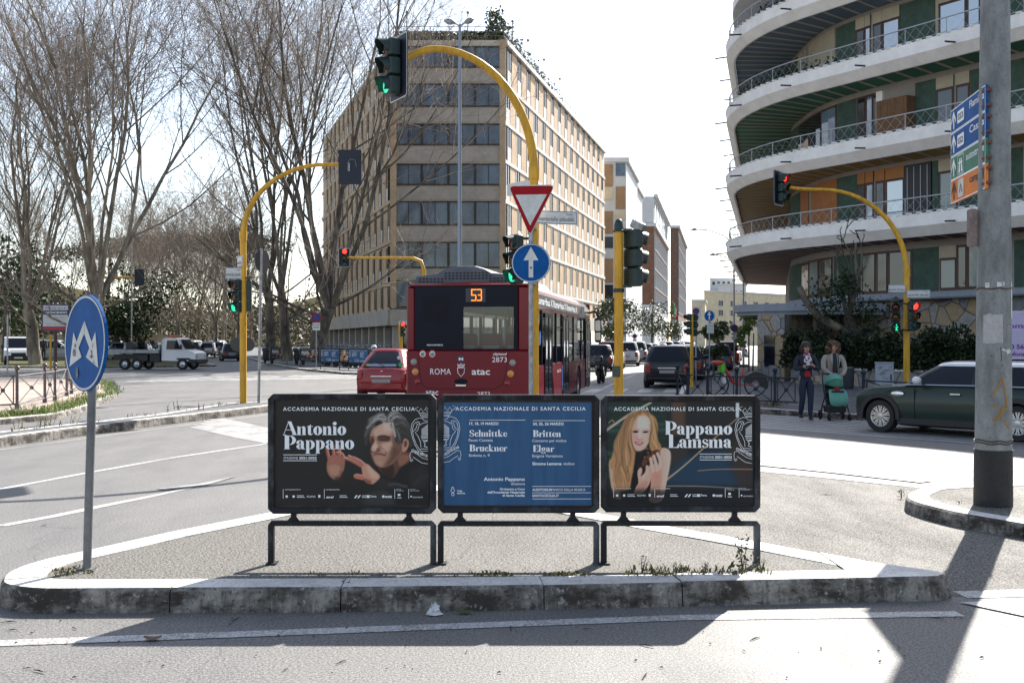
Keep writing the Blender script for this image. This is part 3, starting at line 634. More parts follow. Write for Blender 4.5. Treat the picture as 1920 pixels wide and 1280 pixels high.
# ---------------------------------------------------------------- the three poster barriers
M_BFR = mat("barrier_black_paint", (.01, .011, .013), .5, 0., spec=.3, col2=(.12, .13, .145), vs=3.2, lo=.5, hi=.72, stretch=(1, 1, .5), bump=.12, bs=35, detail=7)
M_BINN = mat("barrier_inner_rust", (.02, .014, .011), .6, col2=(.06, .03, .016), vs=12, lo=.45, hi=.7)
def print_mat(name):
    m, b = newmat(name, .35, .25); a = node(m, "ShaderNodeVertexColor"); a.layer_name = "print"; m.node_tree.links.new(a.outputs[0], b.inputs[0]); return m
M_PRINT = print_mat("poster_print")
def blue_print():
    m, b = newmat("poster_blue", .35, .25); p = node(m, "ShaderNodeTexCoord").outputs["Object"]
    s_ = ramp(m, noise(m, stretch(m, p, (9, 9, .8)), 1.6, 5, .6), .4, .7); c = mixc(m, s_, (.03, .095, .205), (.044, .125, .255)); m.node_tree.links.new(c, b.inputs[0]); return m
M_PBLUE = blue_print()
ZB = 7.67; SB = ZB/F                                   # metres per photo pixel at the barriers
bx = lambda px: (px-CX)*SB
bz = lambda py: EYE-(py-HY)*SB
U, V_ = Vector((1, 0, 0)), Vector((0, 0, 1))
def frame_poly(x0, y0, x1, y1, c): return [(x0+c, y0), (x1-c, y0), (x1, y0+c), (x1, y1-c), (x1-c, y1), (x0+c, y1), (x0, y1-c), (x0, y0+c)]
def crest(mb, o, mir, k):
    """half of a crest: crown, double scroll strap, pipes and ribbon. Drawn in photo pixels, x from the sheet's edge inward"""
    def P(l): return [(mir*a*k, -b*k) for a, b in l]
    rb = lambda l, w=.8, c=False: ribbon(mb, P(l), w*k, o, U, V_, None, c)
    rb([(0,18),(13,18),(17,10),(25,3),(18,1)]) ; rb([(0,20.5),(12,20)]); rb([(0,10),(5,4),(9,10),(13,3),(17,9)]); rb([(0,13),(6,12),(15,12)]); rb([(0,5),(3,1),(6,6)]); rb([(0,15),(14,15)])
    rb([(0,26),(7,26),(10,22),(16,21),(24,24),(30,32),(32,44),(29,58),(24,72),(17,84),(8,92),(0,95)]); rb([(10,31),(17,36),(15,31),(18,28),(23,29),(27,34),(29,44),(27,57),(22,70),(15,81),(8,88),(0,91)])
    rb([(0,29),(7,30),(10,31)]); rb([(17,36),(19,44),(24,48),(18,56),(14,66),(13,76)]); rb([(20,34),(23,42),(29,47)]); rb([(16,29),(17,33),(20,33),(21,30)], .7)
    for i in range(6): rb([(1+i*2, 33+i*1.6), (1+i*2, 54)], .9)
    rb([(0,56),(13,56)], 1.4); rb([(0,59),(12,59),(10,63),(0,63)], 1.2); rb([(1,64),(8,66),(5,70),(7,74),(1,76)], 1.4); rb([(0,79),(14,79)]); rb([(0,83),(15,83),(15,78)])
    rb([(0,99),(10,96),(20,89),(28,84),(33,86),(34,94),(31,100),(28,98)]); rb([(0,107),(12,105),(22,98),(28,94)]); rb([(28,100),(31,103),(34,99)])
def barrier(x0, x1, y0, y1, px0, py0, px1, py1, rail, base, kind, label, legs):
    t = thing("poster_barrier", label, "barrier", ((bx(x0)+bx(x1))/2, ZB, H1-.01), 0, "pavement barriers with concert posters")
    z0 = bz(y1); z1 = bz(y0); a, b = bx(x0), bx(x1); d = .045
    mb = MB(); out = frame_poly(a, z0, b, z1, .035); inn = frame_poly(a+.04, z0+.04, b-.04, z1-.035, .012)
    O = [Vector((x, ZB-d/2, z)) for x, z in out]; I = [Vector((x, ZB-d/2, z)) for x, z in inn]; n = 8
    bk = Vector((0, d, 0)); m_ = [q*.72+w*.28 for q, w in zip(O, I)]; pr = Vector((0, -.008, 0))
    mb.add(O+[q+pr for q in m_]+I, [(i, (i+1) % n, n+(i+1) % n, n+i) for i in range(n)]+[(n+i, n+(i+1) % n, 2*n+(i+1) % n, 2*n+i) for i in range(n)])
    mb.add(O+[q+bk for q in O], [(i, n+i, n+(i+1) % n, (i+1) % n) for i in range(n)]); mb.add(I+[q+bk for q in I], [(i, (i+1) % n, n+(i+1) % n, n+i) for i in range(n)])
    bw(mb, "frame", M_BFR, t)
    mb = MB(); mb.box((a+.02, ZB-.002, z0+.02), (b-.02, ZB+.02, z1-.02)); bw(mb, "back_panel", M_BINN, t)
    mb = MB(); rz0, rz1 = bz(rail[1]), bz(rail[0])
    mb.box((a+.018, ZB-.02, rz0), (b-.018, ZB+.02, rz1), bev=.004)
    for q in legs: mb.box((bx(q)-.018, ZB-.016, rz1-.002), (bx(q)+.018, ZB+.016, z0+.004)); mb.prism([(-.045, 0), (.045, 0), (.018, .03), (-.018, .03)], (bx(q), ZB-.014, rz1-.001), U, V_, (0, .028, 0))
    bw(mb, "lower_rail", M_BFR, t)
    for sx, q in ((1, a), (-1, b)):
        mb = MB(); zz = H1-.02
        mb.add([(q, ZB-.021, zz), (q+sx*.04, ZB-.021, zz), (q+sx*.04, ZB-.021, rz1-.004), (q+sx*.022, ZB-.021, rz1-.002), (q, ZB-.021, rz1-.03)]+[(q, ZB+.021, zz), (q+sx*.04, ZB+.021, zz), (q+sx*.04, ZB+.021, rz1-.004), (q+sx*.022, ZB+.021, rz1-.002), (q, ZB+.021, rz1-.03)],
               [(0,1,2,3,4), (9,8,7,6,5)]+[(i, (i+1) % 5+0 if False else (i+1) % 5, 5+(i+1) % 5, 5+i) for i in range(5)])
        mb.box((q-.03*(sx < 0)-.01, ZB-.05, zz), (q+.03*(sx > 0)+.01+.02*sx, ZB+.05, H1+.006)); bw(mb, "leg", M_BFR, t)
    yp = ZB-.006
    # the printed sheet
    if kind == 'blue':
        mb = MB(); mb.add([(bx(px0), yp, bz(py1)), (bx(px1), yp, bz(py1)), (bx(px1), yp, bz(py0)), (bx(px0), yp, bz(py0))], [(0, 1, 2, 3)]); bw(mb, "poster", M_PBLUE, t)
    else:
        p = (paint_conductor if kind == 'man' else paint_violinist)(.75); ny, nx = p.ny, p.nx
        k = (px1-px0)/(p.X.max()-p.X.min()); XX = px0+(p.X-p.X.min())*k; YY = py0+(p.Y-p.Y.min())*(py1-py0)/(p.Y.max()-p.Y.min())
        mb = MB(); mb.v = [(bx(x), yp, bz(y)) for x, y in zip(XX.ravel(), YY.ravel())]
        ii = (np.arange(ny-1)[:, None]*nx+np.arange(nx-1)[None, :]).ravel(); mb.f = [(int(i+nx), int(i+nx+1), int(i+1), int(i)) for i in ii]; mb.k = [0]*len(mb.f)
        o = bw(mb, "poster", M_PRINT, t); ca = o.data.color_attributes.new("print", 'FLOAT_COLOR', 'POINT')
        c = np.clip(p.C.reshape(-1, 3), 0, 1); lin = np.where(c <= .04045, c/12.92, ((c+.055)/1.055)**2.4); lum = lin.mean(1, keepdims=True); lin = np.clip((lin*.86+lum*.14)*(.88+.62*np.clip(lum/.22, 0, 1)*(1-.8*np.clip((lum-.2)/.35, 0, 1))), 0, .72); ca.data.foreach_set("color", np.c_[lin, np.ones(len(lin))].astype(np.float32).ravel())
    L = MB(); yl = yp-.0015
    T = lambda s, x, y, w=None, h=None, **kw: text(L, s, (bx(x), yl, bz(y)), U, V_, w*SB if w else None, h*SB if h else None, **kw)
    D = lambda s, x, y, w, h: display(L, s, (bx(x), yl, bz(y)), U, V_, w*SB, h*SB, None, (0, -.00006, 0))
    bar = lambda xa, xb, y, th=1.1: L.add([(bx(xa), yl, bz(y+th/2)), (bx(xb), yl, bz(y+th/2)), (bx(xb), yl, bz(y-th/2)), (bx(xa), yl, bz(y-th/2))], [(0, 1, 2, 3)])
    hd = "ACCADEMIA NAZIONALE DI SANTA CECILIA"
    def sponsors(x, y):
        for xx in (x, x+77, x+209, x+235): L.add([(bx(xx), yl, bz(y+18)), (bx(xx+.8), yl, bz(y+18)), (bx(xx+.8), yl, bz(y)), (bx(xx), yl, bz(y))], [(0, 1, 2, 3)])
        T("SOCI FONDATORI DI DIRITTO", x+4, y+2, 29, 1.7, bold=.02); T("SOCI FONDATORI PRIVATI", x+80, y+2, 26, 1.7, bold=.02); T("PARTNER", x+212, y+1.5, 9, 1.5); T("ISTITUZIONALE", x+212, y+4, 14, 1.5); T("SPONSOR", x+238, y+1.5, 10, 1.5); T("DELLA STAGIONE", x+238, y+4, 17, 1.5)
        T("ROMA", x+45, y+16, 16, 4); T("enel", x+81, y+17, 14, 4.4, bold=.03, shear=.2); T("MAPEI", x+191, y+16.5, 13, 4, bold=.04, shear=.2); T("Terna", x+163, y+15.5, 12, 4, bold=.02); T("LEONARDO", x+243, y+16.5, 19, 2.6)
        for xx, r in ((x+7, 2.4), (x+20, 2.4), (x+188, 2.5), (x+240, 1.6)): L.sheet(circle(r*SB, 12), (bx(xx), yl, bz(y+14)), U, V_)
        for xx in (x+26, x+106, x+148): bar(xx, xx+13, y+12.5, 1); bar(xx, xx+15, y+15.5, 1)
        for xx in (x+133, x+139): L.add([(bx(xx), yl, bz(y+17)), (bx(xx+3), yl, bz(y+17)), (bx(xx+7), yl, bz(y+11.5)), (bx(xx+4), yl, bz(y+11.5))], [(0, 1, 2, 3)])
        bar(x+157, x+162, y+14, 5); bar(x+66, x+70, y+13.5, 5); bar(x+215, x+220, y+11, 4); bar(x+214, x+222, y+16.5, 1.2)
    if kind == 'man':
        T(hd, 531, 769.5, 247, 7, bold=.018, sp=1.25); D("Antonio", 532, 815, 118, 25); D("Pappano", 532, 841.5, 133, 25.5)
        bar(531.5, 595, 852); bar(531.5, 595, 863); T("STAGIONE", 532, 860, 27, 4.6); T("2021-2022", 561, 860, 33, 4.6, bold=.03)
        crest(L, (bx(802.5), yl, bz(762)), -1, SB); T("CONCORDIA", 776, 846, 27, 4.2, bold=.02) if False else None
        for i, ch in enumerate("CONCORDI"): text(L, ch, (bx(771+i*4), yl, bz(845+i*1.6)), Vector((.93, 0, -.36)), Vector((.36, 0, .93)), None, 4.4*SB, bold=.03)
        sponsors(531, 916)
    elif kind == 'woman':
        T(hd, 1151, 769.5, 238, 7, bold=.018, sp=1.25); D("Pappano", 1246, 814, 127, 24.5); D("Lamsma", 1252, 839, 120, 24.5)
        bar(1311.5, 1372, 850.5); bar(1311.5, 1372, 861.5); T("STAGIONE", 1312, 858.5, 26, 4.6); T("2021-2022", 1340, 858.5, 32, 4.6, bold=.03)
        crest(L, (bx(1409.5), yl, bz(761)), -1, SB)
        for i, ch in enumerate("CONCORDI"): text(L, ch, (bx(1379+i*4), yl, bz(842+i*1.6)), Vector((.93, 0, -.36)), Vector((.36, 0, .93)), None, 4.4*SB, bold=.03)
        sponsors(1150, 914)
    else:
        T(hd, 854, 769, 244, 7, bold=.018, sp=1.25); crest(L, (bx(830.5), yl, bz(759.5)), 1, SB)
        for i, ch in enumerate("IA DISCORS"): text(L, ch, (bx(831+i*3.1), yl, bz(853.5-i*1.5)), Vector((.9, 0, .43)), Vector((-.43, 0, .9)), None, 4.4*SB, bold=.03)
        bar(880, 985, 787, .9); bar(999, 1097, 788, .9)
        T("17, 18, 19 MARZO", 880, 796, 55, 5.2, bold=.03); T("24, 25, 26 MARZO", 999, 796.5, 58, 5.2, bold=.03)
        D("Schnittke", 880, 818, 71, 12.5); T("Faust Cantata", 879, 827, 45, 5.4, bold=.006); D("Bruckner", 880, 845.5, 71, 12.5); T("Sinfonia n. 9", 879, 855.5, 39, 5.4, bold=.006)
        D("Britten", 999, 818.5, 53, 12.5); T("Concerto per violino", 998, 828, 64, 5.4, bold=.006); D("Elgar", 999, 846.5, 40, 12.5); T("Enigma Variations", 998, 856.5, 57, 5.4, bold=.006)
        T("Simone Lamsma", 998, 871, 55, 5.4, bold=.03); T("violino", 1056, 871, 21, 5.4, bold=.006)
        T("Antonio Pappano", 984, 900.5, 77, 6.6, align='R', bold=.022); T("direttore", 984, 908.5, 26, 5, align='R', bold=.006)
        for i, (s_, w) in enumerate((("Orchestra e Coro", 47), ("dell'Accademia Nazionale", 70), ("di Santa Cecilia", 42))): T(s_, 984, 918+i*6, w, 4.3, align='R', bold=.03)
        bar(998, 1108, 911, .9); bar(998, 1108, 923, .9); bar(998, 1108, 934.5, .9)
        T("AUDITORIUM", 998, 919.5, 37, 4.6, bold=.03); T("PARCO DELLA MUSICA", 1036.5, 919.5, 61, 4.6, bold=.004); T("SANTACECILIA.IT", 998, 930.5, 50, 4.6, bold=.03)
        T("Volta", 857, 921, 10, 3.2, bold=.03); T("sinfonia", 857, 925, 15, 3.2, bold=.03)
        for xx, yy, r in ((849, 914, 2), (849, 919, 3.4), (849, 926, 2.6)): ribbon(L, circle(r*SB, 12), .9*SB, (bx(xx), yl, bz(yy)), U, V_, None, True)
    bw(L, "lettering", M_INK, t); return t
barrier(503.5, 818, 738, 962, 519, 751, 805, 946, (975, 985), 1055, 'man', "pavement barrier whose dark poster shows a grey haired man conducting with raised hands", (551, 767))
barrier(821, 1123.5, 739.5, 960.5, 829, 754, 1109, 946.5, (975.5, 985.5), 1055, 'blue', "pavement barrier with the plain blue concert programme poster in white lettering", (863, 1074))
barrier(1126.5, 1424.5, 741, 959, 1137, 754, 1411, 945.5, (975, 985), 1055, 'woman', "pavement barrier whose poster shows a smiling woman with long blond curls and a violin", (1169, 1377))
# ---------------------------------------------------------------- office building with the chamfered corner
M_TRAV = mat("travertine_panel", (.56, .40, .25), .75, var=.16, vs=.5, world=True)
M_TRAVL = mat("pale_render", (.60, .53, .42), .75, var=.1, vs=.6, world=True)
M_SPAN = mat("white_spandrel", (.66, .64, .6), .6, var=.08, vs=1, world=True)
M_CONC = mat("office_concrete", (.46, .41, .345), .8, var=.15, vs=.7, world=True)
M_DKF = mat("dark_window_frame", (.03, .024, .022), .5)
M_WBLU = mat("office_glass", (.075, .12, .18), .08, spec=.7, ior=1.5, col2=(.025, .04, .06), vs=.45, lo=.4, hi=.6, stretch=(1, 1, .6))
M_GRN = mat("roof_plants", (.045, .07, .022), .8, col2=(.10, .12, .05), vs=3)
ZF = 90.; SF = ZF/F
B0 = at(945, 640, ZF).to_2d(); B1 = at(738, 640, ZF).to_2d()
dR = Vector((.238, 1)).normalized(); dL = Vector((-.30, 1)).normalized()
E1 = B0+dR*54; E2 = B1+dL*46
fz = lambda py: EYE-(py-HY)*SF
ob = thing("office_building", "tan office block with a chamfered corner, ribbon windows and a planted roof terrace", "building", (B0.x, B0.y, 0))
mb = MB(); plan = [B1, B0, E1, Vector((E1.x-10, E1.y+20)), Vector((E2.x+14, E2.y+12)), E2]; HT = 26.1
# wall in three pieces: upper storeys, set-back ground floor
mb.prism([(p.x, p.y) for p in plan], (0, 0, 4.35), (1, 0, 0), (0, 1, 0), (0, 0, HT-4.35))
pi = inset([(p.x, p.y) for p in plan], 1.6); mb.prism(pi, (0, 0, 0), (1, 0, 0), (0, 1, 0), (0, 0, 4.36)); bw(mb, "wall", M_TRAVL, ob)
def facade(o, d, L):
    """frame on a wall: returns f(t, out, z)"""
    n = Vector((d.y, -d.x)); return lambda t, u, z: (o.x+d.x*t+n.x*u, o.y+d.y*t+n.y*u, z)
def fbox(mb, f, t0, t1, u0, u1, z0, z1, mi=None):
    P = [f(t0, u0, z0), f(t1, u0, z0), f(t1, u1, z0), f(t0, u1, z0), f(t0, u0, z1), f(t1, u0, z1), f(t1, u1, z1), f(t0, u1, z1)]
    mb.add(P, [(0,1,2,3), (7,6,5,4), (4,5,1,0), (5,6,2,1), (6,7,3,2), (7,4,0,3)], mi)
mb = MB(); f = facade(B1, (B0-B1).normalized(), 0); Lf = (B0-B1).length
fbox(mb, f, -.25, Lf+.25, .02, .5, fz(580), fz(610)); bw(mb, "fascia", M_CONC, ob)
mb = MB(); fL = lambda t, u, z: (B1.x+dL.x*t-(-dL.y)*-u*1., B1.y+dL.y*t+(-dL.x)*-u, z)
nL = Vector((-dL.y, dL.x)); fL = lambda t, u, z: (B1.x+dL.x*t+nL.x*u, B1.y+dL.y*t+nL.y*u, z)
fR = facade(B0, dR, 0)
rows = [(90, 125), (160, 198), (235, 270), (310, 345), (380, 420), (456, 500)]
def boxL(mb, t0, t1, u0, u1, z0, z1, mi=None): fbox(mb, lambda t, u, z: fL(t, u, z), t1, t0, u0, u1, z0, z1, mi)
boxL(mb, .0, 46, .02, .5, fz(580), fz(610)); fbox(mb, fR, 0, 54, .02, .4, fz(580), fz(610)); bw(mb, "fascia", M_CONC, ob)
# front: ribbon windows with dark frames
wb = MB(); mbs = MB()
for a, b in rows+[(528, 574)]:
    w = MB(); z1, z0 = fz(a), fz(b); fbox(w, f, .12, Lf-.18, -.2, .04, z0, z1, 0)
    for k in range(5): t = .12+(Lf-.3)*k/4; fbox(w, f, t-.1, t+.1, .03, .12, z0-.06, z1+.06, 1)
    for t in (.12+(Lf-.3)*(k+.5)/4 for k in range(4)): fbox(w, f, t-.03, t+.03, .03, .09, z0, z1, 1)
    fbox(w, f, 0, Lf, .03, .14, z0-.12, z0-.02, 1); fbox(w, f, 0, Lf, .03, .14, z1+.02, z1+.12, 1); bw(w, "window", [M_WBLU, M_DKF], ob)
sp = MB()
for (a, b), (c, d) in zip(rows, rows[1:]+[(528, 574)]): fbox(sp, f, .5, Lf-.5, .02, .06, fz(c)+.25, fz(b)-.25)
bw(sp, "spandrel_panel", M_CONC, ob)
co = MB(); fbox(co, f, -.25, .25, .02, .22, 4.4, HT); fbox(co, f, Lf-.35, Lf+.12, .02, .22, 4.4, HT); bw(co, "corner_pier", M_TRAV, ob)
# street front: staggered tall windows over white spandrels
fl = [fz(r[1]) for r in rows]; fl = fl+[fl[-1]-3.25]
pan = MB(); band = MB(); nw = 0
for i, z0 in enumerate(fl):
    off = .9 if i % 2 == 0 else .35
    fbox(band, fR, 0, 54, .03, .14, z0-1.55, z0-1.25)
    for k in range(15):
        t = off+k*3.62; w = MB()
        if t+1.5 > 53: continue
        fbox(w, fR, t, t+1.35, -.25, .05, z0, z0+1.75, 0); fbox(w, fR, t-.08, t, .03, .09, z0-1.22, z0+1.85, 1); fbox(w, fR, t+1.35, t+1.43, .03, .09, z0-1.22, z0+1.85, 1)
        fbox(w, fR, t, t+1.35, .03, .08, z0-1.22, z0-.04, 2); fbox(w, fR, t+.63, t+.70, .04, .09, z0, z0+1.75, 1); bw(w, "window", [M_WIN, M_DKF, M_SPAN], ob); nw += 1
        t2 = off+(k+1)*3.62; fbox(pan, fR, t+1.55, min(t2-.12, 53.9), .03, .07, z0-1.2, z0+1.68)
fbox(band, fR, 0, 54, .03, .3, HT-.35, HT+.02); bw(band, "floor_band", M_SPAN, ob); bw(pan, "facing_panel", M_TRAV, ob)
w = MB(); pan = MB()
for i, z0 in enumerate(fl):
    boxL(pan, 0, 46, .03, .16, z0-1.5, z0-1.2)
    for k in range(13):
        t = .9+(i % 2)*.8+k*3.3; boxL(w, t, t+1.1, -.2, .05, z0, z0+1.75, 0); boxL(w, t-.1, t, .03, .18, z0-1.2, z0+1.8, 1); boxL(w, t, t+1.1, .03, .1, z0-1.18, z0-.05, 2); boxL(pan, t+1.2, t+3.1, .03, .13, z0-1.18, z0+1.7)
for k in range(13): boxL(w, .8+k*3.3, .8+k*3.3+2.9, .02, .08, fz(574), fz(528), 0)
tag(bw(w, "window", [M_WIN, M_DKF, M_SPAN], ob), kind="stuff"); bw(pan, "facing_panel", M_TRAV, ob)
# ground floor piers and dark shopfronts
for t in range(0, 46, 4):
    g = MB(); boxL(g, t+.1, t+.7, -.6, 0, 0, fz(610)+.02); bw(g, "pier", M_CONC, ob)
g = MB(); boxL(g, 0, 45, -1.58, -1.5, .3, 2.8); fbox(g, f, 0, Lf, -1.58, -1.5, .3, 2.8); fbox(g, fR, 0, 53, -1.58, -1.5, .3, 2.8); bw(g, "shopfront", M_WIN2, ob)
# terrace: parapet rail, hedge and shrubs
rl = MB(); rng = random.Random(2)
for A, d, L in ((B0, dR, 54), (B1, (B0-B1).normalized(), Lf), (B1, dL, 46)):
    for k in range(int(L/1.5)+1): q = A+d*min(k*1.5, L); rl.cyl((q.x, q.y, HT), (q.x, q.y, HT+1.1), .03, 5)
    for zz in (.35, .7, 1.1): a = A; b = A+d*L; rl.cyl((a.x, a.y, HT+zz), (b.x, b.y, HT+zz), .028, 5)
for q in (B0+dR*3, B0+dR*9, B0+dR*16, B0+dR*24, B1+Vector((1, .4)), B1+Vector((6, .4))): rl.cyl((q.x, q.y+.3, HT), (q.x, q.y+.3, HT+2.4), .04, 5); rl.sphere((q.x, q.y+.3, HT+2.45), .13, 6, 4)
bw(rl, "terrace_railing", M_POLE, ob)
def leaf_cloud(mb, n, fn, size, rng, squash=1.):
    for _ in range(n):
        c = fn(); s_ = size*rng.uniform(.6, 1.4); a = Vector((rng.gauss(0, 1), rng.gauss(0, 1), rng.gauss(0, 1))).normalized(); b = a.orthogonal().normalized()
        b.rotate(Matrix.Rotation(rng.uniform(0, 6.28), 3, a)); d = a.cross(b)
        mb.add([c-b*s_, c+d*s_*.55*squash, c+b*s_, c-d*s_*.55*squash], [(0, 1, 2, 3)])
hd = MB()
def rf():
    k = rng.random()
    if k < .45: t = rng.uniform(0, Lf); q = B1+(B0-B1).normalized()*t; return Vector((q.x, q.y+.6+rng.random()*.6, HT+rng.uniform(0, .9)))
    t = abs(rng.gauss(0, 1))*13 if k > .55 else rng.uniform(0, 2.5); q = B0+dR*min(t, 48); s_ = (1.6+.9*math.sin(t*1.7))*(1-t/60); return Vector((q.x-.3-rng.random()*1.3, q.y+rng.random(), HT+rng.uniform(0, max(.4, s_*1.25))))
leaf_cloud(hd, 5200, rf, .16, rng); bw(hd, "terrace_planting", M_GRN, ob)

# ---------------------------------------------------------------- the buildings further down the street
M_BRICK = mat("brown_brick", (.20, .10, .062), .85, var=.2, vs=1.5, world=True)
M_BRK2 = mat("red_brown_brick", (.18, .105, .075), .85, var=.2, vs=1.5, world=True)
M_WSTUC = mat("white_stucco", (.62, .62, .62), .7, var=.06, vs=.5, world=True)
M_YSTUC = mat("yellow_stucco", (.62, .53, .37), .8, var=.12, vs=.5, world=True)
M_OCHRE = mat("ochre_panel", (.36, .22, .12), .8, var=.15, vs=.8, world=True)
dS = Vector((.19, 1)).normalized()
def street_block(label, px0, px1, d, ptop, L, mw, levels, wins=True, name="apartment_building", dd=None, base=None, frontw=(), win_h=1.6, mats2=None, cw=2.6, gap=3.4):
    dd = dd or dS; a = at(px0, 640, d).to_2d(); b = at(px1, 640, d).to_2d(); h = EYE-(ptop-HY)*d/F; t = thing(name, label, "building", (a.x, a.y, 0))
    mb = MB(); e = b+dd*L; g = a+dd*L; mb.prism([(a.x, a.y), (b.x, b.y), (e.x, e.y), (g.x, g.y)], (0, 0, 0), (1, 0, 0), (0, 1, 0), (0, 0, h)); bw(mb, "wall", mw, t)
    fr = facade(b, dd, L); ff = facade(a, (b-a).normalized(), 0)
    c = MB(); fbox(c, fr, -.3, L, .02, .4, h-.45, h+.15); fbox(c, ff, -.2, (b-a).length+.35, .02, .4, h-.449, h+.149); bw(c, "cornice", M_WSTUC, t)
    if base: c = MB(); fbox(c, fr, 0, L, .02, .12, 0, base); fbox(c, ff, 0, (b-a).length, .02, .12, 0, base); bw(c, "stone_base", M_WSTUC, t)
    for (z0, z1, n0, n1) in levels:
        n = int(L/gap)
        for k in range(n):
            if k >= 9: break
            w = MB(); tt = .7+k*gap; fbox(w, fr, tt, tt+cw, -.1, .06, z0, z1, 0); fbox(w, fr, tt-.12, tt, .04, .16, z0-.1, z1+.1, 1); fbox(w, fr, tt+cw, tt+cw+.12, .04, .16, z0-.1, z1+.1, 1); fbox(w, fr, tt-.12, tt+cw+.12, .04, .22, z0-.25, z0-.1, 1); fbox(w, fr, tt+cw*.48, tt+cw*.52, .05, .12, z0, z1, 1)
            bw(w, "window", [M_WIN, M_WSTUC], t)
    for (u0, u1, z0, z1, m) in frontw: w = MB(); W = (b-a).length; fbox(w, ff, W*u0, W*u1, .02, .09, z0, z1); bw(w, "facing_panel", m, t)
    return t
SZ = lambda py, d: EYE-(py-HY)*d/F
d = 150
street_block("narrow pale block with ochre panels and a white side wall past the tan office", 1133, 1174, d, 298, 20, M_WSTUC, [], frontw=[(.0, .4, SZ(350, d), SZ(308, d), M_OCHRE), (.0, .4, SZ(375, d), SZ(352, d), M_YSTUC), (.0, .4, SZ(438, d), SZ(396, d), M_OCHRE), (.0, .4, SZ(465, d), SZ(444, d), M_WIN), (.0, .4, SZ(530, d), SZ(485, d), M_OCHRE), (0, .4, SZ(560, d), SZ(534, d), M_WIN), (.52, .95, SZ(330, d), SZ(306, d), M_WBLU), (.52, .95, SZ(392, d), SZ(350, d), M_OCHRE), (.52, .95, SZ(412, d), SZ(396, d), M_YSTUC)])
street_block("white blank flanked slab between the ochre panelled block and the brick block", 1176, 1192, 172, 345, 14, M_WSTUC, [])
d = 195
zz = [(SZ(p1, d), SZ(p0, d), 0, 0) for p0, p1 in ((437, 465), (473, 502), (508, 537), (545, 575))]
brick_block = street_block("brown brick block under a white attic storey with tall windows", 1204, 1226, d, 420, 52, M_BRICK, zz, base=SZ(571, d), cw=3.6, gap=5.2)
tb = MB(); a = at(1204, 640, d).to_2d(); b = at(1226, 640, d).to_2d(); z0, z1 = SZ(419, d), SZ(370, d); e = b+dS*52; g = a+dS*52
tb.prism([(a.x, a.y), (b.x, b.y), (e.x, e.y), (g.x, g.y)], (0, 0, z0+.16), (1, 0, 0), (0, 1, 0), (0, 0, z1-z0)); fr = facade(b, dS, 52); fbox(tb, fr, -.5, 52, .02, .7, z1+.1, z1+.5); bw(tb, "attic_wall", M_WSTUC, brick_block)
for k in range(9): w = MB(); fbox(w, fr, 2+k*5.2, 4.4+k*5.2, .02, .08, z0+1.2, z1-.4); bw(w, "attic_window", M_WBLU, brick_block)
d = 260
zz = [(SZ(p1, d), SZ(p0, d), 0, 0) for p0, p1 in ((440, 462), (468, 492), (500, 522), (530, 552), (560, 585))]
street_block("dark red brick block with white balconies beyond the attic storey block", 1257, 1272, d, 424, 60, M_BRK2, zz, base=SZ(600, d), cw=3.4, gap=5.6)
d = 380
street_block("cream hotel like block with a stepped top at the end of the street", 1297, 1322, d, 562, 30, M_YSTUC, [(SZ(610, d), SZ(598, d), 0, 0)])
d = 420
zz = [(SZ(p1, d), SZ(p0, d), 0, 0) for p0, p1 in ((563, 573), (581, 591), (602, 612))]
street_block("yellow stuccoed block with a roof terrace at the end of the street", 1320, 1345, d, 545, 120, M_YSTUC, zz, dd=Vector((.5, .5)).normalized(), cw=3, gap=8)
d = 520
street_block("distant pale block with roof sheds behind the yellow block", 1346, 1400, d, 532, 60, M_WSTUC, [], frontw=[(.1+.17*i, .16+.17*i, SZ(y+9, d), SZ(y, d), M_WIN) for i in range(5) for y in (545, 566, 588)])
d = 560
street_block("far white rooftop block rising behind the others at the street end", 1331, 1378, d, 522, 40, M_WSTUC, [], frontw=[(.1+.2*i, .2+.2*i, SZ(y+6, d), SZ(y, d), M_WIN) for i in range(4) for y in (528,)])
# ---------------------------------------------------------------- apartment house with the sweeping balconies
M_FASC = mat("balcony_fascia", (.90, .88, .85), .7, var=.08, vs=1.2, world=True, bump=.1, bs=8)
M_GREEN = mat("green_plaster", (.052, .092, .07), .85, var=.22, vs=2.5, world=True, bump=.3, bs=14)
M_LINT = mat("beige_plaster", (.30, .28, .26), .8, var=.1, vs=1, world=True)
M_SHB = mat("beige_roller_shutter", (.42, .37, .27), .6, var=.08, vs=2)
M_SHO = mat("orange_roller_shutter", (.38, .15, .04), .6, var=.1, vs=2)
M_WOOD = mat("dark_wood_frame", (.07, .03, .02), .5)
M_REED = mat("reed_mat", (.17, .09, .045), .9, var=.4, vs=3, stretch=(9, 9, .6))
M_SKYG = mat("sky_tinted_glass", (.18, .28, .42), .05, spec=1., ior=2.6)  # blue of the mirrored sky is put into the base colour
M_CURT = mat("curtained_glass", (.22, .26, .25), .1, spec=1.)
M_RAILM = mat("railing_metal", (.42, .45, .49), .5, .2)
SOF = {'A': mat("soffit_blue_grey", (.13, .19, .27), .8), 'B': mat("soffit_green", (.05, .19, .135), .8), 'C': mat("soffit_ochre", (.34, .24, .08), .8), 'D': mat("soffit_brown", (.17, .09, .075), .8)}
M_RIB = mat("soffit_rib_cream", (.46, .42, .36), .8)
e0 = Vector((-.53, .85)).normalized()
Q0 = Vector((16.4, 39)); TC = 8.0
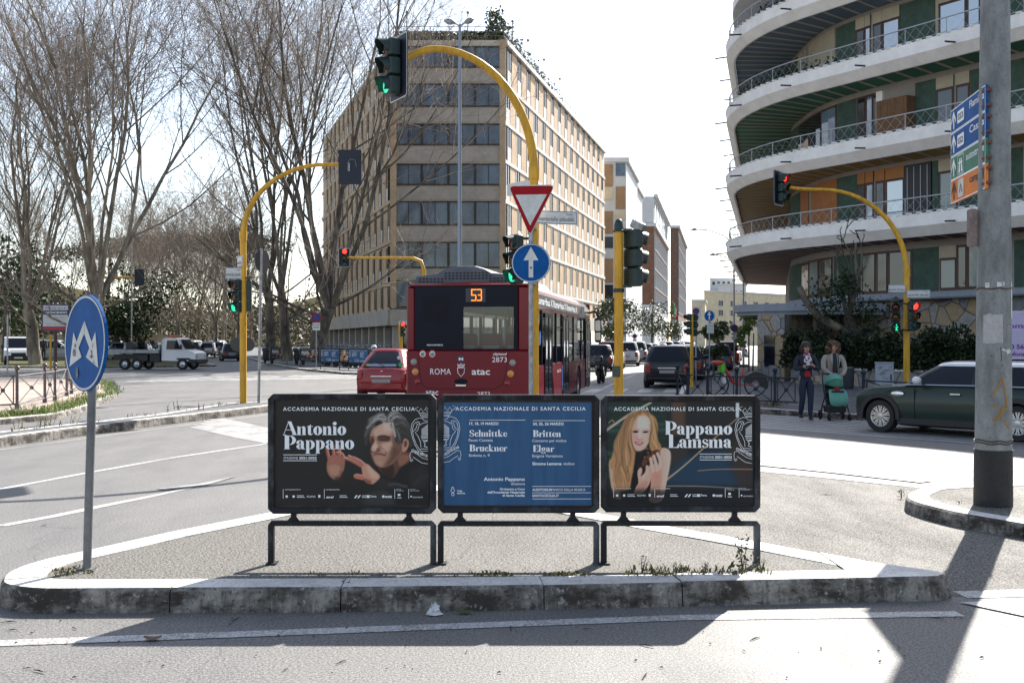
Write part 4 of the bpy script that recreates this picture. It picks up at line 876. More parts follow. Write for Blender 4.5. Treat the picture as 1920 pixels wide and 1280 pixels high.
def edge_path(step=.45):
    pts = []; t = -13.0
    while t < TC: pts.append((Q0+e0*t, math.atan2(e0.x, e0.y))); t += step
    p = Q0+e0*TC; th = math.atan2(e0.x, e0.y); RR = 11.6; end = math.atan2(.234, 1)
    while th < end: pts.append((p.copy(), th)); p = p+Vector((math.sin(th), math.cos(th)))*step; th += step/RR
    for k in range(46): pts.append((p.copy(), end)); p = p+Vector((math.sin(end), math.cos(end)))*step*1.2
    return pts
EP = edge_path(); NE = len(EP)
def inn(i, d): p, th = EP[i]; return Vector((p.x+math.cos(th)*d, p.y-math.sin(th)*d))      # towards the inside of the house
tt_of = lambda i: -13+.45*i
def depth(i): k = min(1, max(0, (i-40)/22)); return 1.75+1.35*k*k*(3-2*k)
ah = thing("apartment_house", "curved apartment house with sweeping white balconies and dark green walls over a stone base", "building", (Q0.x, Q0.y, 0))
WALL = [inn(i, depth(i)) for i in range(NE)]
HB = 16.0
back = [(46, 62), (46, 20)]
levels = {'D': 5.6, 'C': 8.8, 'B': 12.0, 'A': 15.2}
mb = MB(); HTOP = 17.6
mb.loft([[(p.x, p.y, z) for p in WALL]+[(38, 100, z), (46, 62, z), (46, 22, z)] for z in (3.4, HTOP)], True, True); bw(mb, "wall", M_LINT, ah)
mb = MB(); W2 = [inn(i, depth(i)+.05) for i in range(NE)]; mb.loft([[(p.x, p.y, z) for p in W2]+[(38, 100, z), (45.9, 62, z), (45.9, 22, z)] for z in (0, 3.42)], True, True)
def stone_mat():
    m, b = newmat("flagstone_cladding", .85); L = m.node_tree.links; p = pos(m)
    v = node(m, "ShaderNodeTexVoronoi", feature='F1'); v.inputs["Scale"].default_value = 1.55; L.new(p, v.inputs[0]); w = node(m, "ShaderNodeTexVoronoi", feature='DISTANCE_TO_EDGE'); w.inputs["Scale"].default_value = 1.55; L.new(p, w.inputs[0])
    sp = node(m, "ShaderNodeSeparateColor"); L.new(v.outputs["Color"], sp.inputs[0]); c = mixc(m, ramp(m, sp.outputs[0], .1, .9), (.22, .24, .27), (.42, .38, .32)); c = mixc(m, ramp(m, sp.outputs[1], .6, .75), c, (.40, .29, .17))
    c = mixc(m, ramp(m, noise(m, p, 6, 5), .4, .7, 0, .4), c, (.1, .1, .1)); c = mixc(m, ramp(m, w.outputs[0], .02, .04, .8, 0), c, (.07, .065, .06)); L.new(c, b.inputs[0]); bumpto(m, b, ramp(m, w.outputs[0], 0, .08), .6, .03); return m
M_STONE = stone_mat()
bw(mb, "stone_base", M_STONE, ah)
for nm, z in levels.items():
    # fascia: upright lip above, undercut apron below; then the slab with its coloured soffit
    prof = [(.10, z+.84), (0, z+.82), (0, z+.36), (.34, z), (.42, z), (.42, z+.18)]
    mb = MB(); rings = [[(*inn(i, u), zz) for u, zz in prof] for i in range(NE)]; mb.loft(rings, True, True, 0, closed=True)
    fasc = bw(mb, "balcony", M_FASC, ah, 25)
    s = MB(); n = NE
    s.loft([[(*inn(i, .43), z+.12), (*inn(i, depth(i)-.01), z-.02), (*inn(i, depth(i)-.01), z+.3), (*inn(i, .43), z+.3)] for i in range(NE)], True, True); bw(s, "soffit", SOF[nm], fasc)
    s = MB(); acc = 0
    for i in range(2, NE-1, 2):
        p, th = EP[i]; d = Vector((math.sin(th), math.cos(th))); a = inn(i, .44); c = inn(i, depth(i)-.02); w = .075
        s.add([(a.x-d.x*w, a.y-d.y*w, z+.10), (a.x+d.x*w, a.y+d.y*w, z+.10), (c.x+d.x*w, c.y+d.y*w, z-.04), (c.x-d.x*w, c.y-d.y*w, z-.04), (a.x-d.x*w, a.y-d.y*w, z+.118), (a.x+d.x*w, a.y+d.y*w, z+.118), (c.x+d.x*w, c.y+d.y*w, z-.03), (c.x-d.x*w, c.y-d.y*w, z-.03)], [(3,2,1,0), (0,1,5,4), (1,2,6,5), (2,3,7,6), (3,0,4,7)])
    bw(s, "soffit_ribs", M_RIB, fasc)
    # railing: handrail, posts, diamond lattice
    r = MB(); z0 = z+.82; h = .62
    hp = [(*inn(i, .12), z0+h) for i in range(NE)]; r.tube(hp, .028, 5); r.tube([(*inn(i, .12), z0+.1) for i in range(NE)], .014, 4)
    for i in range(0, NE, 4): q = inn(i, .12); r.cyl((*q, z0), (*q, z0+h), .018, 4)
    for i in range(0, NE-1):
        q0, q1 = inn(i, .12), inn(i+1, .12); m_ = (q0+q1)/2; r.tube([(*q0, z0+.1), (*m_, z0+.34), (*q1, z0+h-.04)], .0055, 3, None, False); r.tube([(*q0, z0+h-.04), (*m_, z0+.34), (*q1, z0+.1)], .0055, 3, None, False)
    bw(r, "railing", M_RAILM, fasc)
    t = MB()
    for i in range(0, NE-1):
        q, q1 = inn(i, .06), inn(i+1, .06); t.sphere(((q.x+q1.x)/2, (q.y+q1.y)/2, z0+.02), .14, 6, 4, None, (1, 1, .4))
    bw(t, "coping_tiles", M_FASC, fasc)  # a row of separate rounded tiles, joined in one mesh
    for i in range(4, NE, 9): s = MB(); a = inn(i, .12); b_ = inn(i, -.55); s.cyl((*a, z+.42), (*b_, z+.36), .035, 6); bw(s, "drain_spout", M_BLKP, fasc)
# roof slab and top railing
mb = MB(); mb.loft([[(*inn(i, u), zz) for u, zz in ((.3, HTOP), (.3, HTOP+.5), (3, HTOP+.5), (3, HTOP))] for i in range(NE)], True, True); bw(mb, "roof_edge", M_FASC, ah)
# window bay helpers: find where a pixel column meets the wall
def wall_at(px):
    k = (px-CX)/F; prev = None
    for i in range(NE-1):
        a, b = WALL[i], WALL[i+1]; fa, fb = a.x-k*a.y, b.x-k*b.y
        if (fa >= 0) != (fb >= 0): s_ = fa/(fa-fb); return i+s_
    return None
def wpt(s_, u):
    i = min(max(int(s_), 0), NE-2); f_ = s_-i; a, b = WALL[i], WALL[i+1]; p = a.lerp(b, f_); th = EP[i][1]*(1-f_)+EP[i+1][1]*f_; return (p.x-math.cos(th)*u, p.y+math.sin(th)*u)
def bay(px0, px1, z0, z1, kind, u=0.0):
    s0, s1 = wall_at(px0), wall_at(px1)
    if s0 is None or s1 is None: return
    n = max(1, int(abs(s1-s0)/1.2)); S = [s0+(s1-s0)*k/n for k in range(n+1)]
    def slab(u0, u1, za, zb, m, nm, par=None, inset_=0.):
        d = (s1-s0)*inset_; SS = [s0+d+(s1-s0-2*d)*k/n for k in range(n+1)]
        mb = MB(); mb.loft([[(*wpt(q, u0), za), (*wpt(q, u1), za), (*wpt(q, u1), zb), (*wpt(q, u0), zb)] for q in SS], True, True); return bw(mb, nm, m, par or ah)
    if kind == 'green': slab(-.1, .03, z0, z1, M_GREEN, "wall_panel"); return
    if kind == 'reed': slab(-.1, .5, z0, z1-.5, M_REED, "reed_screen"); return
    if kind == 'post': slab(-.1, .12, z0, z1, M_FASC, "wall_panel"); return
    if kind in ('shb', 'sho'):
        o = slab(-.1, .05, z0, z1, M_SHB if kind == 'shb' else M_SHO, "roller_shutter"); m2 = MB(); k = z0
        while k < z1-.1: m2.loft([[(*wpt(q, .045), k), (*wpt(q, .065), k), (*wpt(q, .065), k+.035), (*wpt(q, .045), k+.035)] for q in S], True, True); k += .12
        bw(m2, "slat_edges", M_SHB if kind == 'shb' else M_SHO, o); return
    if kind == 'darksh':
        slab(-.1, .08, z0, z1, M_BLKP, "window_shutter")
        for k in range(4): q = s0+(s1-s0)*(k+.5)/4; m2 = MB(); m2.loft([[(*wpt(q+j*.03, .075), z0+.1), (*wpt(q+j*.03, .1), z0+.1), (*wpt(q+j*.03, .1), z1-.1), (*wpt(q+j*.03, .075), z1-.1)] for j in (-1, 1)], True, True); bw(m2, "shutter_stile", M_RAILM, ah)
        return
    top = .45 if kind.endswith('+') else 0; sm = M_SHO if 'o' in kind[1:] else M_SHB
    g = {'w': M_WIN2, 's': M_SKYG, 'c': M_CURT, 'd': M_WIN2}[kind[0]]
    o = slab(-.1, .025, z0, z1, M_WOOD, "window"); d = .08/max(.5, abs(s1-s0)*.45)
    slab(.02, .04, z0+.1, z1-.1-top, g, "pane", o, min(.3, d))
    if top: slab(.03, .07, z1-top, z1, sm, "roller_shutter", o, .0)
z6 = lambda v: 1360+v/3.048
z7 = lambda v: 1360+v/3.4286
def storey(items, z0, z1, zf):
    for a, b, k in items: bay(zf(a), zf(b), z0, z1, k)
storey([(282,350,'w'), (355,415,'green'), (420,468,'shb'), (482,630,'shb'), (636,746,'green'), (750,800,'w+'), (802,832,'s+'), (846,900,'w+'), (902,1000,'s+'), (1003,1200,'green'), (1206,1222,'shb'), (1224,1380,'s+'), (1384,1462,'s+'), (1470,1560,'green'), (1570,1700,'green'), (1720,1850,'s+')], 12.85, 15.0, z6)
storey([(284,300,'w'), (302,356,'d'), (360,416,'green'), (420,480,'w'), (482,548,'w'), (552,636,'s'), (640,750,'green'), (755,806,'d'), (808,845,'s'), (848,868,'d'), (872,908,'post'), (910,1085,'reed'), (1088,1206,'green'), (1210,1308,'w+'), (1320,1400,'w+'), (1405,1620,'green'), (1628,1760,'green'), (1780,1900,'w+')], 9.65, 11.75, z6)
storey([(286,300,'shb'), (302,366,'d'), (370,430,'green'), (435,478,'sho'), (498,642,'sho'), (646,756,'green'), (760,802,'do+'), (806,850,'so+'), (860,915,'wo+'), (920,1026,'so+'), (1030,1182,'darksh'), (1185,1220,'green'), (1224,1330,'c+'), (1340,1460,'green'), (1470,1700,'green'), (1720,1850,'w+')], 6.45, 8.6, z6)
storey([(336,410,'w'), (414,490,'green'), (494,540,'w'), (543,600,'c'), (603,690,'w'), (700,870,'green'), (880,970,'w'), (975,1048,'w'), (1052,1204,'w'), (1208,1372,'green'), (1380,1490,'c+'), (1494,1556,'w'), (1560,1640,'c'), (1660,1800,'green'), (1860,1920,'green')], 3.62, 5.3, z7)
# top storey set back with reddish plaster
mb = MB(); T4 = [inn(i, depth(i)+1.6) for i in range(NE)]; mb.loft([[(p.x, p.y, z) for p in T4]+[(38, 100, z), (44, 62, z), (44, 24, z)] for z in (HTOP-.1, HTOP+3.0)], True, True); bw(mb, "attic_wall", mat("pink_plaster", (.42, .24, .19), .8, var=.1, vs=1), ah)
# blue-grey sill course over the stone
mb = MB(); mb.loft([[(*wpt(s_, u), z) for u, z in ((-.1, 3.3), (.45, 3.3), (.5, 3.36), (.5, 3.56), (-.1, 3.6))] for s_ in range(2, 62)], True, True); bw(mb, "sill_course", mat("blue_grey_stone", (.27, .30, .35), .7, var=.12, vs=2), ah)
# rounded entrance canopy on a stone-faced block
cn = MB(); c = at(1500, 640, 46.5); L_ = []
cc = Vector((13.0, 46.6)); ring = [(cc.x+3.5*math.cos(R(a))*1.0, cc.y+2.9*math.sin(R(a))) for a in range(60, 301, 12)]
cn.prism(ring, (0, 0, 2.75), (1, 0, 0), (0, 1, 0), (0, 0, .14)); ring2 = [(cc.x+(x-cc.x)*1.05, cc.y+(y-cc.y)*1.05) for x, y in ring]; cn.prism(ring2, (0, 0, 2.892), (1, 0, 0), (0, 1, 0), (0, 0, .3)); bw(cn, "entrance_canopy", mat("canopy_blue_grey", (.26, .285, .33), .7, var=.1, vs=2), ah)
pb = MB(); A = gp(1421, 640+74, 0) if False else at(1421, 640, 45).to_2d(); B = at(1471, 640, 43.5).to_2d(); pb.prism([(A.x, A.y), (B.x, B.y), (B.x+2.2, B.y+4.0), (A.x+1.2, A.y+5.5)], (0, 0, 0), (1, 0, 0), (0, 1, 0), (0, 0, 2.746)); pil = bw(pb, "stone_pillar", M_STONE, ah)
nb = MB(); q0 = at(1433, 640, 44.58).to_2d(); q1 = at(1452, 640, 44.02).to_2d(); nb.prism([(q0.x, q0.y), (q1.x, q1.y), (q1.x, q1.y+.12), (q0.x, q0.y+.12)], (0, 0, .75), (1, 0, 0), (0, 1, 0), (0, 0, 1.18)); nb.box((q0.x-.05, q0.y-.18, .68), (q1.x+.05, q0.y-.02, .748)); bw(nb, "niche", M_WIN2, ah)
# ---------------------------------------------------------------- trees and plants
def bark(name, a, b): return mat(name, a, .9, col2=b, vs=1.6, lo=.42, hi=.62, stretch=(1, 1, .35), bump=.4, bs=8)
M_BARK = bark("plane_bark", (.07, .06, .048), (.22, .19, .145)); M_BARKL = bark("plane_bark_light", (.14, .115, .085), (.34, .285, .21)); M_TWIG = mat("twigs", (.29, .24, .195), .9, var=.3, vs=2); M_TWIGD = mat("dark_twigs", (.06, .048, .038), .9)
class TreeGeo:
    def __init__(s): s.v = [[], []]; s.f = [[], []]
    def tube(s, k, P, r0, r1, n):
        m = len(P); o = len(s.v[k]); t = P[-1]-P[0]; a = Vector((t.y, -t.x, .3*t.x+.1)).normalized() if abs(t.z) > 1e-6 else Vector((0, 0, 1)); a = (a-t*(a.dot(t)/max(t.length_squared, 1e-9))).normalized(); b = t.normalized().cross(a)
        cs = [(math.cos(2*math.pi*j/n), math.sin(2*math.pi*j/n)) for j in range(n)]
        for i, p in enumerate(P):
            r = r0+(r1-r0)*i/(m-1)
            for c, d in cs: s.v[k].append((p.x+(a.x*c+b.x*d)*r, p.y+(a.y*c+b.y*d)*r, p.z+(a.z*c+b.z*d)*r))
        for i in range(m-1):
            for j in range(n): j2 = (j+1) % n; s.f[k].append((o+i*n+j, o+i*n+j2, o+(i+1)*n+j2, o+(i+1)*n+j))
def bare_tree(seed, H, r, fork, limbs, spread=.5, lean=(0, 0), dens=1., droop=.0, lv=3, low=0, rt=.0075, up=.35):
    """trunk, then limbs that sweep upward, branches, and fine twigs"""
    rg = random.Random(seed); g = TreeGeo()
    def grow(p, d, L, r0, level):
        n = 7 if level == 0 else 5 if level == 1 else 4; P = [p.copy()]; d = d.normalized(); q = p.copy(); kids = []
        wob = .10 if level < 2 else .2
        for i in range(n):
            d = (d+Vector((rg.gauss(0, wob), rg.gauss(0, wob), rg.gauss(0, wob)*.6+(up if level < 2 else up*.45)*(.5 if level else .4)-droop*(level >= 2)))).normalized(); q = q+d*(L/n); P.append(q.copy()); kids.append((q.copy(), d.copy(), (i+1)/n))
        r1 = max(rt, r0*(.32 if level < 2 else .4))
        g.tube(0 if level <= 1 else 1, P, r0, r1, 8 if level == 0 else 5 if level == 1 else 3)
        if level >= lv: return
        cnt = [int(9*dens), int(11*dens), int(9*dens), 4][level]
        for k in range(cnt):
            f_ = .22+.78*(k+rg.random())/cnt; i = min(n-1, int(f_*n)); q0, d0, _ = kids[i]; 
            a = d0.orthogonal().normalized(); a.rotate(Matrix.Rotation(rg.uniform(0, 6.283), 3, d0)); ang = rg.uniform(.4, .85); nd = d0*math.cos(ang)+a*math.sin(ang)
            grow(q0, nd, L*rg.uniform(.34, .6)*(1.15-.45*f_), max(rt, (r0+(r1-r0)*f_)*.5), level+1)
    P = []; base = Vector((0, 0, -.1))
    for i in range(7): f_ = i/6; P.append(Vector((lean[0]*f_*f_+rg.gauss(0, .05)*(i > 0), lean[1]*f_*f_+rg.gauss(0, .05)*(i > 0), -.1+fork*f_)))
    g.tube(0, [P[0], P[0]+Vector((0, 0, .35))], r*1.5, r*1.12, 10); g.tube(0, [P[0]+Vector((0, 0, .3))]+P[1:], r*1.14, r*.85, 10)
    for k in range(limbs):
        a = 6.283*(k+rg.uniform(-.3, .3))/limbs; s_ = spread*rg.uniform(.35, 1.25); d = Vector((math.cos(a)*s_, math.sin(a)*s_, 1)); L = (H-fork)*rg.uniform(.78, 1.02)
        grow(P[-1]-Vector((0, 0, rg.uniform(.0, fork*.18))), d, L, r*rg.uniform(.27, .43), 0)
    for k in range(low):
        a = rg.uniform(0, 6.283); grow(P[rg.randint(3, 6)], Vector((math.cos(a), math.sin(a), .25)), H*rg.uniform(.25, .4), r*.22, 1)
    return g
def put_tree(name, label, loc, g, mt=None, mc=None, group=None, cat="tree"):
    t = thing(name, label, cat, loc, 0, group)
    for k, (nm, m) in enumerate((("trunk", mt or M_BARK), ("crown", mc or M_TWIG))):
        me = bpy.data.meshes.new(nm); me.from_pydata(g.v[k], [], g.f[k]); me.materials.append(m); me.polygons.foreach_set("use_smooth", [True]*len(g.f[k])); o = bpy.data.objects.new(nm, me); C.objects.link(o); o.parent = t
    return t
GPZ = lambda px, d, h=HP: ((px-CX)*d/F, d, h)
gA = bare_tree(11, 21, .40, 4.0, 9, .54, (.2, 0), 1.1, 0, 3, 4, .0075, .27)
put_tree("plane_tree", "tall bare plane tree with fanned upright limbs behind the blue disc sign", GPZ(172, 60), gA, M_BARKL)
gB = bare_tree(23, 18, .36, 3.6, 6, .42, (-.5, 0), 1.05, 0, 3, 2)
put_tree("plane_tree", "bare plane tree on the left edge with a single pale trunk above the white van", GPZ(66, 66), gB, M_BARKL)
gC = bare_tree(37, 26, .50, 3.8, 7, .46, (.8, 0), 1.1, 0, 3, 4, .0075, .3)
put_tree("plane_tree", "massive bare plane tree with a low forked trunk behind the parked scooters", GPZ(594, 72), gC)
gD = bare_tree(41, 27, .34, 5.0, 5, .44, (-.4, 0), 1.1, 0, 3, 2)
put_tree("plane_tree", "bare dark plane tree between the grey sign pole and the forked plane tree", GPZ(538, 76), gD)
gE = bare_tree(53, 25, .34, 5.5, 5, .33, (-.3, 0), 1.05, 0, 3, 3)
put_tree("plane_tree", "slim dark bare plane tree just right of the yellow signal pole by the median", GPZ(508, 80), gE)
gF = bare_tree(67, 13, .2, 3.0, 6, .5, (0, 0), .8, .0, 3, 2, .011)
first = None; rng = random.Random(8); far = [(335, 118), (372, 132), (405, 120), (440, 140), (300, 135), (262, 124), (352, 160), (418, 175), (470, 165), (390, 200), (228, 150), (120, 110), (20, 105), (448, 118)]
for i, (px, d) in enumerate(far):
    lab = "smaller bare tree with a pale forked trunk in the rows along the left avenue"; grp = "bare trees lining the far left avenue"
    s_ = rng.uniform(1.0, 1.3)
    if first is None: first = put_tree("avenue_tree", lab, GPZ(px, d), gF, M_BARKL, M_TWIG, grp); first.scale = (s_,)*3
    else: copy_thing(first, GPZ(px, d), rng.uniform(0, 6.2), lab, grp, s_)
# evergreens
def foliage_mat(name, a, b, rough=.55): return mat(name, a, rough, col2=b, vs=1.3, lo=.38, hi=.64, spec=.25)
M_EV = foliage_mat("evergreen_leaves", (.016, .03, .011), (.055, .085, .024)); M_OLV = foliage_mat("olive_green_leaves", (.035, .055, .018), (.15, .17, .085), .45); M_IVY = foliage_mat("ivy_leaves", (.006, .014, .006), (.035, .055, .02)); M_PINE = foliage_mat("pine_needles", (.03, .04, .016), (.10, .10, .04)); M_WEED = foliage_mat("weed_green", (.07, .12, .02), (.22, .27, .06)); M_YELW = foliage_mat("light_green_leaves", (.08, .13, .03), (.24, .29, .09))
def leafy(name, label, loc, clumps, n, size, ml, trunk=None, seed=1, group=None, mt=None, cat="tree"):
    """clumps: (x, y, z, rx, ry, rz); leaves thicken towards each clump's shell"""
    rg = random.Random(seed); t = thing(name, label, cat, loc, 0, group); mb = MB(); tot = sum(c[3]*c[4]*c[5] for c in clumps)
    for (x, y, z, rx, ry, rz) in clumps:
        def fn():
            u = Vector((rg.gauss(0, 1), rg.gauss(0, 1), rg.gauss(0, 1))).normalized()*(rg.random()**.35)*(1+.18*math.sin(rg.uniform(0, 20))); return Vector((x+u.x*rx, y+u.y*ry, z+u.z*rz))
        leaf_cloud(mb, int(n*rx*ry*rz/tot)+3, fn, size, rg)
    mb.build("crown", ml, t)
    if trunk:
        mb = MB(); 
        for pts, r in trunk: mb.tube(pts, r, 7)
        mb.build("trunk", mt or M_BARK, t, 60)
    return t
def clump(seed, n, R_, H0, H1): rg = random.Random(seed); return [(rg.uniform(-R_, R_)*.7, rg.uniform(-R_, R_)*.7, rg.uniform(H0, H1), R_*rg.uniform(.35, .6), R_*rg.uniform(.35, .6), R_*rg.uniform(.3, .5)) for _ in range(n)]
lv = [("broad dark evergreen oak at the left edge behind the parked white van", 10, 82, 10, 4.2), ("dense evergreen tree between the sign board and the blue disc", 235, 104, 9, 4.5), ("rounded evergreen left of the signboard pole", 62, 96, 8, 4), ("dark evergreen bush beside the far left signal arm", 215, 98, 4.5, 3.2), ("tall evergreen rising behind the recovery truck cab", 330, 150, 12, 6)]
for i, (lab, px, d, h, r) in enumerate(lv):
    leafy("evergreen_tree", lab, GPZ(px, d), clump(i+3, 10, r, h*.35, h*.85), 2600, .17, M_EV, [([(0, 0, 0), (.1, 0, h*.3), (.2, .1, h*.7)], [.3, .25, .1])], i)
pn = [("umbrella pine with a wide flat crown on the skyline left of the grey sign pole", 420, 230, 23), ("umbrella pine on the skyline above the flatbed truck", 300, 250, 25), ("tall umbrella pine on the skyline behind the tall plane tree", 200, 240, 22)]
for i, (lab, px, d, h) in enumerate(pn):
    leafy("umbrella_pine", lab, GPZ(px, d), [(a, b, h-1+c, 4.5, 4.5, 1.8) for a, b, c in ((0, 0, .6), (-6, 1, 0), (6, -1, .1), (-3, 4, .3), (4, 3, .2), (10, 0, -.6), (-10, 1, -.5))], 3200, .3, M_PINE, [([(0, 0, 0), (.3, 0, h*.5), (.8, 0, h-1)], [.45, .4, .25])], 20+i)
hl = MB(); rng = random.Random(78); NX, NY = 60, 8; hv = []
for j in range(NY):
    for i in range(NX): x = -420+i*7.2; y = 330+j*22; k = j/(NY-1); hv.append((x, y, -1+29*math.sin(min(1, k*1.4)*1.57)*(.75+.25*math.sin(x*.03+2))*(1 if x > -400 else 0)*min(1, max(0, (-8-x)/30))+rng.uniform(-.4, .4)))
hl.add(hv, [(j*NX+i, j*NX+i+1, (j+1)*NX+i+1, (j+1)*NX+i) for j in range(NY-1) for i in range(NX-1)]); tag(hl.build("hill", mat("wooded_hill", (.05, .05, .028), .95, col2=(.12, .10, .06), vs=.25, lo=.4, hi=.62, spec=0.)), kind="structure")
pw = thing("park_wall", "long low beige park wall behind the parked cars on the left", "wall", (-160, 190, 0)); mb = MB(); mb.box((-240, 128, 0), (-38, 128.4, 2.3)); mb.box((-240, 127.95, 2.303), (-38, 128.45, 2.45)); bw(mb, "wall", mat("beige_wall", (.4, .31, .21), .85, var=.15, vs=.5), pw)
mb = MB(); rng = random.Random(77)
leaf_cloud(mb, 16000, lambda: Vector((rng.uniform(-175, -52), 285+rng.uniform(0, 60), abs(rng.gauss(0, 1))*4.2+rng.uniform(0, 6.5))), .5, rng)
tag(mb.build("woodland", foliage_mat("woodland_brown_green", (.055, .05, .03), (.13, .105, .06))), "brown green wood closing off the far end of the left avenue", "woodland", None, "stuff")
# olive-like street trees in the right-hand street
for i, (px, d, h, r, lab) in enumerate(((1150, 82, 5.0, 1.5, "small olive green street tree just past the front of the bus"), (1222, 112, 6.2, 2.6, "rounded olive green street tree in front of the brown brick block"), (1252, 150, 5, 2.0, "small olive green street tree further along the row of parked cars"))):
    leafy("street_tree", lab, GPZ(px, d), clump(i+40, 9, r, h*.42, h*.85), 2200, .11, M_OLV, [([(0, 0, 0), (.05, 0, h*.5), (.1, 0, h*.8)], [.12, .1, .05])], 60+i)
leafy("street_tree", "bright green young tree by the stone pillar beside the street", GPZ(1404, 58), clump(47, 6, .75, 1.5, 3.0), 900, .1, M_YELW, [([(0, 0, 0), (.0, 0, 2.2)], [.05, .04]), ([(.25, .2, 0), (.3, .2, 2)], [.05, .03])], 64)
leafy("oleander_shrub", "dark leafy shrub between the black car and the red bicycle", GPZ(1338, 50), clump(48, 7, .8, .8, 2.2), 1300, .09, M_OLV, [([(0, 0, 0), (0, 0, 1.2)], [.06, .04])], 65, cat="shrub")
# ivy hedge on the low stone wall before the curved house
hA, hB = Vector((10.45, 41.6)), Vector((19.5, 26.8)); hd = (hB-hA).normalized(); hn = Vector((hd.y, -hd.x))
wl_ = thing("garden_wall", "low stone garden wall under the dark ivy hedge", "wall", (hA.x, hA.y, 0)); mb = MB(); L = (hB-hA).length; A = [hA, hB, hB-hn*.35, hA-hn*.35]
mb.prism([(p.x, p.y) for p in reversed(A)], (0, 0, .05), (1, 0, 0), (0, 1, 0), (0, 0, .62)); bw(mb, "wall", M_STONE, wl_); mb = MB(); A = [hA+hn*.05, hB+hn*.05, hB-hn*.4, hA-hn*.4]; mb.prism([(p.x, p.y) for p in reversed(A)], (0, 0, .67), (1, 0, 0), (0, 1, 0), (0, 0, .08)); bw(mb, "coping", M_FASC, wl_)
hg = thing("ivy_hedge", "tall dark ivy hedge along the low stone garden wall", "hedge", (hA.x, hA.y, .75)); rng = random.Random(5); mb = MB()
def hf():
    t = rng.uniform(-.3, L); top = 1.12+.14*math.sin(t*2.1)+.14*math.sin(t*5.3+1); z = .7+(top)*rng.random()**.9; u = .12+.14*math.sin(t*3+z*2.7)+rng.gauss(0, .07) if rng.random() < .8 else rng.uniform(-.5, .2)
    if rng.random() < .12: z = top+.7+abs(rng.gauss(0, .12)); u = rng.uniform(-.5, .2)
    return Vector((hA.x+hd.x*t+hn.x*u, hA.y+hd.y*t+hn.y*u, z))
leaf_cloud(mb, 15000, hf, .075, rng); bw(mb, "leaves", M_IVY, hg)
mb = MB(); A = [hA-hn*.05, hB-hn*.05, hB-hn*.5, hA-hn*.5]; mb.prism([(p.x, p.y) for p in reversed(A)], (0, 0, .76), (1, 0, 0), (0, 1, 0), (0, 0, .95)); bw(mb, "branches", mat("hedge_shade", (.008, .012, .007), .95), hg)  # solid near-black core, painted as the shade between the leaves
# lopped tree before the curved house
g = bare_tree(91, 5.5, .24, 2.6, 4, .28, (.1, 0), .3, 0, 2, 0, .02)
t = put_tree("lopped_tree", "lopped dark tree with bare upright stumps in front of the curved house", (12.55, 41.2, .1), g, M_BARK, M_TWIGD)
mb = MB(); mb.tube([(-.1, 0, 1.9), (-1.2, -.1, 2.5), (-1.75, -.1, 3.2), (-1.9, -.1, 3.6)], [.16, .15, .13, .12], 7); mb.build("branch_stub", M_BARK, t, 60)
mb = MB(); rng = random.Random(9)
for cx, cz, r in ((-1.0, 3.0, .75), (-.4, 3.6, .6), (.5, 2.6, .6)): leaf_cloud(mb, 420, lambda: Vector((cx+rng.gauss(0, r*.5), rng.gauss(0, .4)-.3, cz+rng.gauss(0, r*.5))), .07, rng)
mb.build("leaves", M_IVY, t)
# balcony plants
rng = random.Random(15)
for i0, i1, z, r, lab in ((44, 62, 12.95, .2, "trailing balcony plants along the curved end of the second balcony from the top"), (13, 17, 13.2, .42, "bushy pot plants beside the tall windows on the second balcony from the top"), (6, 11, 10.0, .35, "dark pot plants on the balcony above the road direction boards"), (46, 56, 16.1, .2, "trailing plants on the topmost balcony's curved end")):
    mb = MB(); leaf_cloud(mb, 420, lambda: (lambda k: Vector((*inn(int(k), .2+rng.random()*.25), z+abs(rng.gauss(0, r)))))(rng.uniform(i0, i1)), .07, rng); p = inn(i0, .3); t = thing("balcony_plant", lab, "plant", (p.x, p.y, z)); bw(mb, "leaves", M_EV, t)
# weeds: along the left kerb, median and by the barriers
def tuft(mb, c, n, h, sp, rg):
    for _ in range(n):
        a = rg.uniform(0, 6.28); b = Vector((math.cos(a), math.sin(a), 0)); p = c+Vector((rg.gauss(0, sp), rg.gauss(0, sp), 0)); w = rg.uniform(.003, .007)*(1+h*2); hh = h*rg.uniform(.4, 1.1); q = b.cross(Vector((0, 0, 1)))
        m_ = p+b*hh*.25+Vector((0, 0, hh*.6)); e = p+b*hh*rg.uniform(.5, .9)+Vector((0, 0, hh*rg.uniform(.6, 1))); mb.add([p-q*w, p+q*w, m_+q*w*.8, m_-q*w*.8, e], [(0, 1, 2, 3), (3, 2, 4)])
rng = random.Random(31); mb = MB()
kp = [Vector((p[0], p[1], 0)) for p in (P2(0, 783, HP), P2(98, 775, HP), P2(163, 758, HP), (-11.9, 33.5), P2(207, 716, HP))]
for _ in range(900):
    i = rng.randrange(4); c = kp[i].lerp(kp[i+1], rng.random())+Vector((-abs(rng.gauss(.25, .35)), rng.gauss(.15, .15), HP)); tuft(mb, c, 5, rng.uniform(.06, .22), .06, rng)
tag(mb.build("grass", M_WEED), "yellow green weeds growing along the left pavement kerb", "grass", None, "stuff")
mb = MB()
for _ in range(34):
    f_ = rng.random()**.7; a = gp(0+f_*480, 808-f_*58, H2); b = gp(0+f_*490, 819-f_*59, H2); c = Vector(a).lerp(Vector(b), rng.uniform(0, .5)); tuft(mb, c, rng.randint(3, 7), rng.choice((.04, .06, .1, .3)), .05, rng)
for px, py in ((1441, 760), (1452, 758), (1460, 759), (1448, 762), (1434, 759)): 
    for k in range(4): tuft(mb, Vector(gp(px+rng.uniform(-5, 5), py, HP)), 10, .14, .12, rng)
